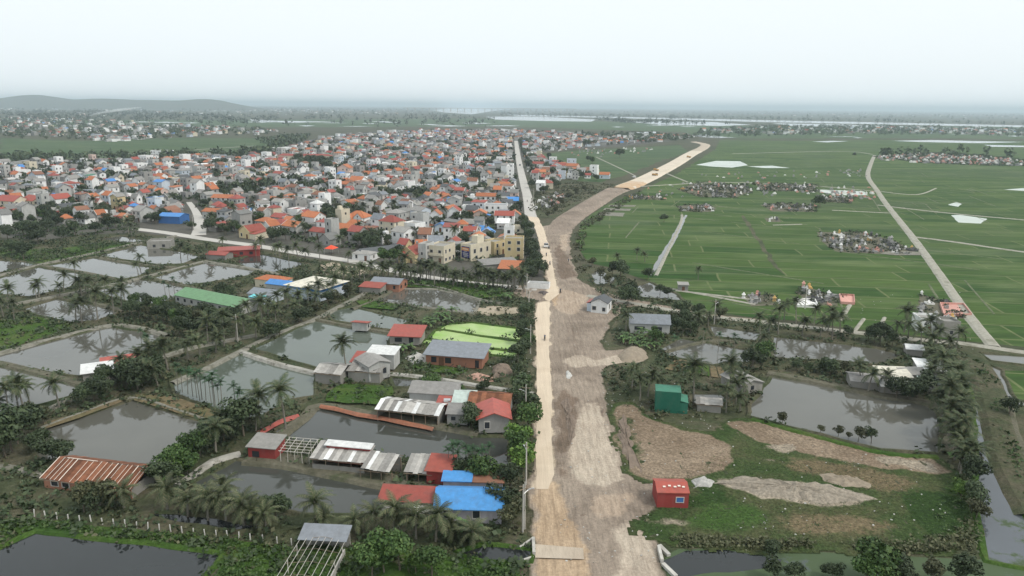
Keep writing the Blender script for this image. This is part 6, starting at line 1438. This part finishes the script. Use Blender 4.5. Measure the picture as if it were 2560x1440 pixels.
undergrowth('undergrowth', [([(2428,884),(2455,900),(2490,960),(2520,1060),(2552,1160),(2620,1290),(2575,1290),(2512,1160),(2482,1060),(2452,960)], .7), ([(-60,562),(350,558),(345,584),(200,592),(-60,602)], .22)], M['leaf_mid'], .42, 'green scrub along the canal dike and the village edge', (.3, 1.2), .1, 9, 15, None)
undergrowth('undergrowth', [([(1432,600),(1452,560),(1520,520),(1600,476),(1612,484),(1530,532),(1470,570),(1456,640),(1480,670),(1450,690),(1436,650)], .25), ([(1320,525),(1345,470),(1440,455),(1540,462),(1440,508),(1390,540),(1345,540)], .18)], M['leaf_olive'], .5, 'dusty scrub on the embankment slope', (.3, 1.0), .05, 8, 7, None)
# ------------------------------------------------------------------ graves in the rice fields
M['tomb_pink'] = plain('tomb_pink', (.55,.30,.25), .85, .15, rand=.12); M['tomb_grey'] = plain('tomb_grey', (.30,.295,.285), .9, .2, rand=.3); M['tomb_white'] = plain('tomb_white', (.72,.71,.68), .85, .1, rand=.1); M['tomb_dark'] = plain('tomb_dark', (.13,.13,.13), .8, .2, rand=.3)
M['tomb_ochre'] = plain('tomb_ochre', (.55,.36,.14), .85, .15, rand=.1)
TOMBM = {}
def tomb_meshes(c):
    if c in TOMBM: return TOMBM[c]
    m = M['tomb_' + c]; out = {}
    b = MB(); b.box(-.8, .8, -1.3, 1.3, 0, .3); base = b.mesh('base', m)
    b = MB(); b.box(-.5, .5, -.9, .7, .3, .8); b.face([(-.5, -.9, .803), (.5, -.9, .803), (.5, .7, .803), (-.5, .7, .803)]); body = b.mesh('sarcophagus', m)
    b = MB(); b.box(-.55, .55, .8, 1.05, .3, 1.6); b.face([(-.55, .8, 1.603), (.55, .8, 1.603), (0, .92, 2.0)]); b.face([(.55, 1.05, 1.603), (-.55, 1.05, 1.603), (0, .92, 2.0)]); stele = b.mesh('stele', m)
    out['slab'] = (('base', base), ('sarcophagus', body), ('stele', stele))
    b = MB(); b.box(-.75, .75, -.75, .75, 0, .35); bb = b.mesh('base', m)
    b = MB(); b.box(-.5, .5, -.5, .5, .35, 1.7); wl = b.mesh('wall', m)
    b = MB()
    for (s0, z0, s1, z1) in ((.8, 1.72, .35, 2.15), (.45, 2.2, .05, 2.75)):
        for k in range(4):
            a0, a1 = k * math.pi/2 + math.pi/4, (k+1) * math.pi/2 + math.pi/4
            b.face([(s0*1.41*math.cos(a0), s0*1.41*math.sin(a0), z0), (s0*1.41*math.cos(a1), s0*1.41*math.sin(a1), z0), (s1*1.41*math.cos(a1), s1*1.41*math.sin(a1), z1), (s1*1.41*math.cos(a0), s1*1.41*math.sin(a0), z1)])
    rf = b.mesh('roof', m); out['shrine'] = (('base', bb), ('wall', wl), ('roof', rf))
    b = MB()
    for q in ((-1.9, 1.9, -2.2, -2.0), (-1.9, 1.9, 2.0, 2.2), (-1.9, -1.7, -2.0, 2.0), (1.7, 1.9, -2.0, 2.0)): b.box(*q, 0, .75)
    out['walled'] = (('low_wall', b.mesh('low_wall', m)), ('sarcophagus', body), ('stele', stele))
    TOMBM[c] = out; return out
TR = random.Random(21)
TWORD = {'slab': 'slab tomb with upright stele', 'shrine': 'shrine-shaped tomb with flared roof', 'walled': 'tomb inside a low wall'}
def tomb(x, y, place, c=None, kind=None, s=1.0):
    g = gp(x, y, .04); c = c or TR.choices(['grey', 'dark', 'white', 'pink', 'ochre'], [.5, .2, .2, .08, .02])[0]; kind = kind or TR.choices(['slab', 'shrine', 'walled'], [.55, .3, .15])[0]
    t = thing('tomb', f'{c} {TWORD[kind]} {place}', 'tomb', g, math.radians(TR.choice([-8, 82, -8, 172]) + TR.gauss(0, 6)), 'graves in the rice fields', s * TR.uniform(.6, .95))
    for nm, me in tomb_meshes(c)[kind]: link(nm, me, t)
GRAVES = (([(2040,580),(2160,580),(2240,604),(2290,628),(2270,637),(2180,634),(2090,630),(2055,605)], 74, 'in the large graveyard beside the farm road', 1.1), ([(1690,474),(1740,458),(1860,462),(1880,478),(1840,494),(1750,492)], 46, 'in the hummocky graveyard near the embankment', 1.2),
          ([(1690,515),(1760,510),(1790,520),(1780,530),(1700,528)], 18, 'in the small graveyard above the irrigation ditch', 1.1), ([(1900,512),(1960,508),(2040,515),(2035,530),(1930,528)], 26, 'in the graveyard beside the dark field tree', 1.1), ([(1570,488),(1655,490),(1650,500),(1575,498)], 16, 'in the grave row beside the embankment', 1.1),
          ([(1890,460),(2040,462),(2040,480),(1900,476)], 18, 'along the flooded plot', 1.1), ([(2060,492),(2130,494),(2130,508),(2040,504)], 16, 'beside the farm road bend', 1.1), ([(2010,715),(2060,730),(2100,740),(2090,765),(2020,760),(1990,730)], 18, 'on the grave terrace above the ponds', 1.0),
          ([(1850,740),(1935,735),(1950,762),(1880,765)], 9, 'in the grave yard beside the pond lane', 1.0), ([(2300,735),(2370,755),(2425,795),(2350,800),(2290,775)], 14, 'on the pink terrace beside the farm road', 1.0), ([(1340,525),(1380,520),(1400,500),(1360,500)], 12, 'in the scrub between street and embankment', 1.2), ([(1910,545),(1950,545),(1950,556),(1915,554)], 6, 'on the lone grave plot in the rice', 1.0))
for poly, n, place, s in GRAVES:
    xs_, ys_ = [p[0] for p in poly], [p[1] for p in poly]; k = 0; tries = 0
    sheet('grave_plot', poly, .035 + .002 * n / 10, M['dike'], .8, 2, kind='structure')
    while k < n and tries < 4000:
        tries += 1; x, y = TR.uniform(min(xs_), max(xs_)), TR.uniform(min(ys_), max(ys_))
        if in_poly(x, y, poly): tomb(x, y, place, s=s); k += 1
sheet('grave_plot', [(2200,634),(2225,626),(2300,630),(2304,638),(2240,638)], .2, M['path'], .2, 2, kind='structure')
mb_, mi_ = MB(), [M['tomb_grey'], M['tomb_white'], M['tomb_pink']]
for x, y in scatter([(2185,392),(2300,384),(2450,392),(2560,402),(2560,416),(2430,412),(2300,408),(2190,400)], 420, TR) + scatter([(1600,466),(1700,456),(1960,452),(2190,470),(2180,500),(1900,490),(1640,498)], 110, TR) + scatter([(1690,440),(1900,430),(2180,425),(2190,440),(1900,450)], 50, TR) + scatter([(2050,478),(2190,484),(2190,500),(2050,496)], 40, TR) + scatter([(1340,500),(1400,480),(1420,500),(1360,530)], 40, TR) + scatter([(1350,365),(1500,372),(1640,370),(1600,385),(1480,395),(1380,380)], 60, TR):
    s = TR.uniform(.5, 1.2) * (1.5 if y > 800 else 1); h = TR.uniform(.6, 2.0) * (1.5 if y > 800 else 1); k = TR.choice([0, 0, 1, 2]); mb_.box(x - s, x + s, y - s, y + s, 0, h * .6, k); mb_.box(x - s * .5, x + s * .5, y - s * .5, y + s * .5, h * .6, h, k)
tag(mb_.build('distant_graves', mi_), 'scattered far-off graves among the rice fields', kind='stuff')
for px_, lab, c in (([(2098,740),(2134,742),(2136,762),(2102,760)], 'pink walled grave platform above the ponds', 'pink'), ([(2350,762),(2408,764),(2428,790),(2360,792)], 'pink tiled grave terrace beside the farm road', 'pink'), ([(1992,752),(2036,752),(2046,770),(1988,768)], 'pale walled grave yard beside the pond lane', 'white')):
    P = [gp(x, y) for x, y in px_]; t = thing('grave_terrace', lab, 'terrace', (0, 0, 0)); b = MB(); b.face([(p.x, p.y, .35) for p in reversed(P)])
    b.build('floor', M['tomb_' + c], t)
    for i in range(4):
        p, q = P[i], P[(i + 1) % 4]; d = (q - p).normalized(); n_ = Vector((-d.y, d.x, 0)) * .12; w_ = MB()
        w_.slab((p + n_) + Vector((0,0,.95)), (p - n_) + Vector((0,0,.95)), (q - n_) + Vector((0,0,.95)), (q + n_) + Vector((0,0,.95)), .95); w_.build('low_wall', M['tomb_' + c], t)

# ------------------------------------------------------------------ poles and posts
_b = MB(); _b.bar((0, 0, -.2), (0, 0, 8.2), .17, 0, 8, .10); POLE = _b.mesh('pole', M['concrete'])
_b = MB(); _b.box(-.9, .9, -.05, .05, 7.4, 7.52); ARM = _b.mesh('crossarm', M['timber'])
_b = MB(); _b.bar((0, 0, 6.6), (1.1, 0, 7.0), .035); _b.box(1.0, 1.5, -.1, .1, 6.93, 7.05); LAMP = _b.mesh('lamp_arm', M['metal'])
for x, y, pl in ((1317,740,'at the junction with the village lane'), (1322,782,'beside the empty bare plot'), (1326,884,'beside the duckweed ponds'), (1314,1052,'beside the red gable house'), (1315,1212,'beside the bright green road trees'), (1307,1330,'first of the pair at the culvert'), (1311,1322,'second of the pair at the culvert'), (640,632,'beside the yellow gabled house'), (484,575,'at the side lane corner'), (1338,535,'where the village street begins'), (1334,500,'beside the village street shops'), (2012,772,'standing beside the pond lane'), (1785,812,'beside the small palm pond'), (595,856,'on the lane between the ponds'), (1060,640,'before the narrow grey house')):
    t = thing('utility_pole', f'grey concrete utility pole {pl}', 'pole', gp(x, y, .05), PR.uniform(0, 3), 'utility poles')
    link('pole', POLE, t); link('crossarm', ARM, t); link('lamp_arm', LAMP, t)
_b = MB(); _b.box(-.065, .065, -.065, .065, -.2, 1.0); FPOST = _b.mesh('fence_post', M['trim'])
for i in range(20):
    u = i / 19
    o = link('fence_post', FPOST); o.location = gp(86 + 540 * u, 1292 + 58 * u + PR.uniform(-1, 1), .06); o.rotation_euler = (PR.uniform(-.06, .06), PR.uniform(-.06, .06), 0)
    o.scale.z = PR.uniform(1.05, 1.35); tag(o, 'whitewashed concrete fence post in the long row above the black pond', 'post', 'fence posts above the black pond')
for x, y in ((657,1353),(693,1358),(729,1362)):
    o = link('fence_post', FPOST); o.location = gp(x, y, .06); o.scale.z = 1.1; tag(o, 'whitewashed concrete fence post beside the skeletal frame shed', 'post', 'fence posts beside the frame shed')

# ------------------------------------------------------------------ heaps, rubble, culvert
def heap(name, label, px, mat, h, amp=.35, n=26, cat='heap', power=.8):
    """an uneven mound filling a pixel outline"""
    P = ragged([gp(x, y) for x, y in px], 1.0, .8, h); c = sum(P, Vector()) / len(P); vs, fs = [], []; R = 7; N = len(P)
    for i, p in enumerate(P):
        for k in range(R):
            t_ = k / R; q = p.lerp(c, t_); e = 1 - (1 - t_) ** 2
            z = h * (e ** power) + (noise.noise(q * .9) * amp + noise.noise(q * 2.6) * amp * .6 + noise.noise(q * 6) * amp * .3) * min(1, t_ * 4)
            vs.append((q.x, q.y, max(0, z) if k else 0.0))
    vs.append((c.x, c.y, h))
    area = sum(P[i].x * P[(i+1) % N].y - P[(i+1) % N].x * P[i].y for i in range(N)); f = (lambda q: q) if area > 0 else (lambda q: q[::-1])
    for i in range(N):
        j = (i + 1) % N
        for k in range(R - 1): fs.append(f((i*R + k, j*R + k, j*R + k + 1, i*R + k + 1)))
        fs.append(f((i*R + R - 1, j*R + R - 1, N * R)))
    return tag(link(name, np_mesh(name, vs, fs, mat)), label, cat)
heap('sand_heap', 'big dome of pale sand beside the banana grove', [(1545,892),(1560,874),(1590,868),(1615,880),(1618,898),(1590,908),(1555,906)], M['sand_heap'], 1.9, .2)
heap('rubble_heap', 'long ridge of grey-brown rubble dumped across the meadow', [(1770,1205),(1850,1192),(1930,1200),(2010,1210),(2080,1212),(2150,1232),(2205,1252),(2150,1258),(2050,1262),(1960,1248),(1900,1240),(1820,1218)], M['rubble'], .95, .55)
heap('rubble_heap', 'low mound of brown spoil behind the rubble ridge', [(2040,1190),(2070,1185),(2110,1196),(2150,1196),(2182,1212),(2170,1222),(2110,1218),(2060,1206)], M['sand_heap'], .75, .5)
heap('rubble_heap', 'heap of broken white tiles beside the red cabin', [(1722,1202),(1760,1192),(1790,1205),(1775,1222),(1735,1222)], M['pale_rubble'], .8, .4)
heap('spoil_heap', 'dark spoil heap with a dry top beside the brick-red shed', [(1222,930),(1240,912),(1270,915),(1285,930),(1262,945),(1235,945)], M['grey_heap'], 1.6, .4)
heap('spoil_heap', 'pile of broken red bricks before the brick-red shed', [(1165,940),(1190,932),(1235,945),(1240,955),(1200,955)], plain('brick_rubble', (.42,.26,.20), .95, .4, 2.5), .6, .4)
heap('spoil_heap', 'grey rubble pile between the kiosk and the brick-red shed', [(1010,895),(1040,880),(1070,890),(1068,908),(1030,912)], M['pale_rubble'], .8, .5)
heap('spoil_heap', 'ridge of churned earth along the cleared corridor', [(1404,1000),(1420,985),(1432,1010),(1440,1080),(1432,1120),(1415,1080)], M['grey_heap'], .35, .25)
heap('spoil_heap', 'small mound of dark gravel at the junction', [(1345,732),(1358,728),(1373,732),(1362,739)], plain('dark_gravel', (.10,.085,.08), .95, .2), .8, .2)
heap('spoil_heap', 'low bank of darker soil at the edge of the red earth', [(1540,1060),(1560,1030),(1575,1080),(1590,1150),(1610,1190),(1580,1185),(1555,1130)], M['grey_heap'], .5, .3)
heap('spoil_heap', 'little pile of white-flecked rubbish on the earthworks', [(1411,935),(1420,926),(1428,938),(1424,948),(1414,946)], M['pale_rubble'], .5, .3)
heap('spoil_heap', 'brown clod left on the sandy fill', [(1494,1030),(1505,1026),(1514,1032),(1502,1036)], M['grey_heap'], .4, .15)
heap('soil_patch', 'dark lump of soil beside the track', [(1448,1292),(1460,1286),(1472,1288),(1464,1294)], M['grey_heap'], .2, .1)
# litter: small pale fragments, too many to count
lb = MB(); LR = random.Random(4)
for (x0, x1, y0, y1, n) in ((1400,1640,760,1420,130), (1640,2380,1090,1340,150), (1020,1330,880,1000,120), (1500,1850,920,1080,90), (2180,2340,930,1000,60), (900,1300,1040,1240,60), (600,1000,640,760,50), (2000,2440,730,880,70)):
    for k in range(n):
        g = gp(LR.uniform(x0, x1), LR.uniform(y0, y1), .06)
        if wet(g.x, g.y): continue
        s = LR.uniform(.05, .17); a = LR.uniform(0, 3.1); u = Vector((math.cos(a), math.sin(a), 0)) * s; v = Vector((-math.sin(a), math.cos(a), 0)) * s * LR.uniform(.3, .9); q = Vector((0, 0, LR.uniform(.05, .25)))
        lb.slab(g - u - v + q, g + u - v + q, g + u + v + q * .6, g - u + v + q * .6, .06)
tag(lb.build('litter', M['pale_rubble']), 'pale scraps of rubble and litter on the bare ground', kind='stuff')
# culvert under the works
g1, g2 = gp(1333, 1352, .1), gp(1335, 1395, .1); t = thing('culvert', 'concrete culvert with low parapets carrying the road over the canal', 'culvert', (0, 0, 0)); LANDMARKS.append((g1.x, g1.y, 'the culvert'))
def wallseg(a, b, w, h, z0, nm, m=M['concrete']):
    d = (b - a).normalized(); n_ = Vector((-d.y, d.x, 0)) * w / 2; q = MB(); up = Vector((0, 0, h + z0))
    A, B = Vector((a.x, a.y, 0)), Vector((b.x, b.y, 0)); q.slab(A + n_ + up, A - n_ + up, B - n_ + up, B + n_ + up, h); return q.build(nm, m, t)
wallseg(gp(1333,1353), gp(1335,1392), .45, .9, -.1, 'parapet'); wallseg(gp(1646,1374), gp(1655,1410), .45, .9, -.1, 'parapet')
wallseg(gp(1331,1350), gp(1300,1372), .3, .6, -.2, 'wing_wall'); wallseg(gp(1333,1396), gp(1305,1405), .3, .6, -.2, 'wing_wall'); wallseg(gp(1648,1368), gp(1672,1392), .6, .7, -.2, 'wing_wall'); wallseg(gp(1657,1414), gp(1690,1446), .6, .7, -.2, 'wing_wall')
b = MB(); P = [gp(*q, .30) for q in ((1338,1360),(1458,1370),(1460,1398),(1338,1394))]; b.face([tuple(p) for p in reversed(P)]); b.build('deck_slab', M['sandy'], t)

# ------------------------------------------------------------------ vehicles and people
M['tyre'] = plain('tyre', (.02,.02,.02), .8, .1); M['truck_orange'] = plain('truck_paint', (.45,.26,.08), .5, .08, spec=.5); M['car_white'] = plain('car_white', (.75,.75,.74), .35, .04, spec=.5); M['car_dark'] = plain('car_dark', (.06,.07,.08), .35, .05, spec=.5); M['bike'] = plain('bike_paint', (.05,.045,.05), .4, .1)
_b = MB(); _b.bar((-.12, 0, 0), (.12, 0, 0), .36, 0, 12); WHEEL = _b.mesh('wheel', M['tyre'])
def wheels(t, xs_, ys_, r):
    for x in xs_:
        for y in ys_: o = link('wheel', WHEEL, t); o.location = (x, y, r); o.scale = (1, r/.36, r/.36)
def truck(x, y, rz, label, z=.1, paint='truck_orange'):
    t = thing('truck', label, 'truck', gp(x, y, z), math.radians(rz), 'trucks and cars on the roads')
    b = MB(); b.box(-1.1, 1.1, 1.7, 3.1, .6, 1.5); b.box(-1.05, 1.05, 1.75, 2.8, 1.503, 2.5); b.build('cab', M[paint], t)
    b = MB(); b.box(-.95, .95, 2.76, 2.84, 1.65, 2.35); b.build('windscreen', M['window'], t)
    b = MB(); b.box(-1.15, 1.15, -3.1, 1.6, .8, 1.0); b.box(-1.15, -1.05, -3.1, 1.6, 1.0, 1.8); b.box(1.05, 1.15, -3.1, 1.6, 1.0, 1.8); b.box(-1.05, 1.05, 1.5, 1.6, 1.0, 1.9); b.box(-1.05, 1.05, -3.1, -3.0, 1.0, 1.8); b.build('bed', M['truck_orange'], t)
    wheels(t, (-.95, .95), (2.2, -1.3, -2.3), .45)
def car(x, y, rz, label, paint, z=.1, h=1.0):
    t = thing('car', label, 'car', gp(x, y, z), math.radians(rz), 'trucks and cars on the roads')
    b = MB(); b.box(-.85, .85, -2.1, 2.1, .35, .9); i = len(b.v)
    b.v += [(-.82, -1.7, .9), (.82, -1.7, .9), (.82, 1.2, .9), (-.82, 1.2, .9), (-.68, -1.3, .9 + .6 * h), (.68, -1.3, .9 + .6 * h), (.68, .5, .9 + .6 * h), (-.68, .5, .9 + .6 * h)]
    for q in ((0,1,5,4),(1,2,6,5),(2,3,7,6),(3,0,4,7),(4,5,6,7)): b.f.append(tuple(i + k for k in q)); b.m.append(0)
    b.build('body', M[paint], t)
    for y0, y1, z0, z1 in ((1.18, .56, .93, .87 + .6 * h), (-1.68, -1.34, .93, .87 + .6 * h)):
        q = MB(); s = .02 if y0 > 0 else -.02; q.face([(-.66, y0 + s, z0), (.66, y0 + s, z0), (.58, y1 + s, z1), (-.58, y1 + s, z1)]); q.build('windscreen', M['window'], t)
    wheels(t, (-.78, .78), (1.35, -1.35), .32)
truck(1640, 427, 30, 'ochre tipper truck on the pale new road', 1.42); truck(1637, 439, 210, 'second tipper truck facing back along the new road', 1.42); truck(1722, 394, 30, 'tipper truck at the far end of the new road', 1.42)
car(1585, 444, 30, 'white car parked at the edge of the new road', 'car_white', 1.42); car(1300, 414, 0, 'dark car driving on the village street', 'car_dark', .12, 1.3); car(1340, 523, 170, 'white van standing beside the village street', 'car_white', .1, 1.6)
truck(1366, 618, 175, 'small loaded truck on the pale track', .12, 'car_white')
def skin_person(pose):
    me = bpy.data.meshes.new('person'); J = pose[0]; E = pose[1]; me.from_pydata([p[:3] for p in J], E, [])
    o = bpy.data.objects.new('person', me); COL.objects.link(o); md = o.modifiers.new('skin', 'SKIN'); md.use_smooth_shade = True
    for sv, p in zip(me.skin_vertices[0].data, J): sv.radius = (p[3], p[3]); sv.use_root = False
    me.skin_vertices[0].data[0].use_root = True; o.modifiers.new('sub', 'SUBSURF').levels = 1
    dg = bpy.context.evaluated_depsgraph_get(); ev = o.evaluated_get(dg); m2 = bpy.data.meshes.new_from_object(ev); bpy.data.objects.remove(o)
    m2.materials.clear()
    for c in pose[2]: m2.materials.append(c)
    for p in m2.polygons: p.material_index = pose[3](p.center)
    return m2
skin = plain('skin', (.42,.26,.18), .7); shirt = plain('shirt', (.10,.12,.16), .9, rand=.5); trous = plain('trousers', (.045,.045,.05), .9)
RIDE = skin_person(([(0,0,.82,.15),(0,.06,1.05,.16),(0,.12,1.32,.17),(0,.14,1.46,.07),(0,.16,1.58,.10),(0,.17,1.70,.09),(-.2,.14,1.34,.07),(-.26,.34,1.12,.05),(-.28,.56,1.08,.04),(.2,.14,1.34,.07),(.26,.34,1.12,.05),(.28,.56,1.08,.04),(-.14,.38,.78,.09),(-.15,.32,.36,.065),(-.15,.42,.30,.05),(.14,.38,.78,.09),(.15,.32,.36,.065),(.15,.42,.30,.05)],
    [(0,1),(1,2),(2,3),(3,4),(4,5),(2,6),(6,7),(7,8),(2,9),(9,10),(10,11),(0,12),(12,13),(13,14),(0,15),(15,16),(16,17)], (trous, shirt, skin), lambda c: 2 if c.z > 1.5 else 1 if c.z > .95 else 0))
STAND = skin_person(([(0,0,.92,.15),(0,0,1.12,.15),(0,0,1.36,.16),(0,.01,1.48,.065),(0,.02,1.58,.10),(0,.02,1.68,.09),(-.2,0,1.36,.07),(-.24,.04,1.1,.05),(-.22,.12,.88,.04),(.2,0,1.36,.07),(.24,.02,1.1,.05),(.23,.06,.86,.04),(-.1,.04,.5,.085),(-.1,-.02,.08,.06),(-.1,.12,.05,.05),(.1,-.06,.5,.085),(.1,-.12,.08,.06),(.1,.02,.05,.05)],
    [(0,1),(1,2),(2,3),(3,4),(4,5),(2,6),(6,7),(7,8),(2,9),(9,10),(10,11),(0,12),(12,13),(13,14),(0,15),(15,16),(16,17)], (trous, shirt, skin), lambda c: 2 if c.z > 1.5 else 1 if c.z > .95 else 0))
_b = MB(); _b.bar((-.05, 0, 0), (.05, 0, 0), .3, 0, 14); BWHEEL = _b.mesh('wheel', M['tyre'])
_b = MB(); _b.slab((-.14, -.62, .74), (.14, -.62, .74), (.14, .22, .76), (-.14, .22, .76), .12); BSEAT = _b.mesh('seat', M['dark'])
_b = MB(); _b.slab((-.13, -.7, .64), (.13, -.7, .64), (.11, .3, .6), (-.11, .3, .6), .3); _b.slab((-.16, .3, .62), (.16, .3, .62), (.2, .62, .98), (-.2, .62, .98), .1); _b.bar((0, .5, 1.0), (0, .68, .3), .05); BBODY = _b.mesh('body', M['bike'])
_b = MB(); _b.bar((-.34, .5, 1.05), (.34, .5, 1.05), .025); BBAR = _b.mesh('handlebar', M['metal'])
for x, y, rz, pl in ((1362,850,0,'on the pale track beside the duckweed ponds'), (1401,732,10,'crossing the junction'), (1375,662,5,'on the track near the orange-roofed shelter'), (1366,640,5,'on the track behind the small truck'), (1372,622,185,'beside the small loaded truck'), (1318,505,0,'on the village street')):
    g = gp(x, y, .11); t = thing('motorbike', f'dark motorbike {pl}', 'motorbike', g, math.radians(rz), 'motorbikes on the track')
    for nm, me in (('body', BBODY), ('seat', BSEAT), ('handlebar', BBAR)): link(nm, me, t)
    for yy in (.68, -.6): o = link('wheel', BWHEEL, t); o.location = (0, yy, .3)
    o = link('person', RIDE); o.location = g; o.rotation_euler = (0, 0, math.radians(rz)); tag(o, f'person in dark clothes riding a motorbike {pl}', 'person', 'riders on the track')
o = link('person', STAND); o.location = gp(1421, 655, .1); tag(o, 'person standing on the dirt corridor near the orange-roofed shelter', 'person', 'people on foot')
o = link('person', STAND); o.location = gp(826, 655, .12); o.rotation_euler.z = 1.8; tag(o, 'person walking along the pond lane below the village', 'person', 'people on foot')
t = thing('canopy_tent', 'bright orange-red canopy tent beside the pond lane', 'tent', gp(829, 634, .1), math.radians(-20)); b = MB()
for k in range(4):
    a0, a1 = k * math.pi/2 + math.pi/4, (k + 1) * math.pi/2 + math.pi/4; b.face([(3.2*math.cos(a0), 3.2*math.sin(a0), 2.5), (3.2*math.cos(a1), 3.2*math.sin(a1), 2.5), (0, 0, 4.0)])
b.build('cover', plain('tent_red', (.75,.09,.04), .7, .05), t)
for k in range(4): a0 = k * math.pi/2 + math.pi/4; q = MB(); q.bar((3*math.cos(a0), 3*math.sin(a0), 0), (3*math.cos(a0), 3*math.sin(a0), 2.5), .05); q.build('leg', M['metal'], t)

# ------------------------------------------------------------------ far bridge, hills, haze
t = thing('river_bridge', 'long pale river bridge on slender piers far off in the haze', 'bridge', (0, 0, 0)); A, B = gp(1010, 279.5), gp(1440, 281.5); n_ = (B - A).normalized(); sd_ = Vector((-n_.y, n_.x, 0)) * 9; up = Vector((0, 0, 40)); b = MB()
b.slab(A - sd_ + up, B - sd_ + up, B + sd_ + up, A + sd_ + up, 5); b.build('deck', M['concrete'], t)
for k in range(26): p = A.lerp(B, (k + .5) / 26); q = MB(); q.box(p.x - 5, p.x + 5, p.y - 4, p.y + 4, 0, 36); q.build('pier', M['concrete'], t)
hv, hf = [], []; NX, NY = 160, 14
for j in range(NY):
    for i in range(NX):
        x = -6800 + 6300 * i / (NX - 1); y = 7500 + 1300 * j / (NY - 1); px_ = pix((x, y, 0))[0]
        e = 50 * math.exp(-((px_ - 85) / 75) ** 2) + 26 * math.exp(-((px_ - 280) / 90) ** 2) + 26 * math.exp(-((px_ - 520) / 70) ** 2) + 24 * math.exp(-((px_ + 120) / 150) ** 2) + 10 * math.exp(-((px_ - 390) / 60) ** 2)
        prof = max(0.0, math.sin(math.pi * j / (NY - 1))) ** .8
        hv.append((x, y, max(-1.0, 1.38 * prof * (e + 52 * max(0, 1 - max(0, px_ - 560) / 130)) * (1 + .18 * noise.noise(Vector((x * .0012, y * .0012, 2)))) + prof * 5 * noise.noise(Vector((x * .006, y * .006, 5))) - 1)))
for j in range(NY - 1):
    for i in range(NX - 1): k = j * NX + i; hf.append((k, k + 1, k + NX + 1, k + NX))
tag(link('hills', np_mesh('hills', hv, hf, M['ground'])), 'low hazy hills on the skyline', kind='structure')
hz = MB(); hz.box(-61000, 61000, -400, 61000, -1.5, 148)
hm = bpy.data.materials.new('haze'); hm.use_nodes = True; hm.node_tree.nodes.clear()
ho = hm.node_tree.nodes.new('ShaderNodeOutputMaterial'); pv = hm.node_tree.nodes.new('ShaderNodeVolumePrincipled')
pv.inputs['Color'].default_value = (.80, .925, 1.0, 1); pv.inputs['Density'].default_value = .00012; pv.inputs['Anisotropy'].default_value = .55
hm.node_tree.links.new(pv.outputs[0], ho.inputs['Volume'])
tag(hz.build('haze', hm), 'pale haze lying over the delta', kind='stuff')

# thin smoke drifting over the far fields
sm = MB(); A = gp(226, 291); NS = 14
ring = []
for k in range(NS):
    u = k / (NS - 1); c = A + Vector((190 * u, 120 * u, 4 + 40 * u ** .7)); r = 3 + 16 * math.sin(math.pi * (.12 + .8 * u))
    ring.append([(c.x, c.y + r * math.cos(q * math.pi / 4), c.z + r * .35 * math.sin(q * math.pi / 4)) for q in range(8)])
for k in range(NS - 1):
    for q in range(8): sm.face([ring[k][q], ring[k][(q + 1) % 8], ring[k + 1][(q + 1) % 8], ring[k + 1][q]])
sm.face(ring[0]); sm.face(ring[-1][::-1])
smat = bpy.data.materials.new('smoke'); smat.use_nodes = True; smat.node_tree.nodes.clear()
so = smat.node_tree.nodes.new('ShaderNodeOutputMaterial'); sv = smat.node_tree.nodes.new('ShaderNodeVolumePrincipled'); sv.inputs['Color'].default_value = (1, 1, 1, 1); sv.inputs['Density'].default_value = .025
smat.node_tree.links.new(sv.outputs[0], so.inputs['Volume'])
tag(sm.build('smoke', smat), 'thin white smoke drifting from a far field fire', kind='stuff')
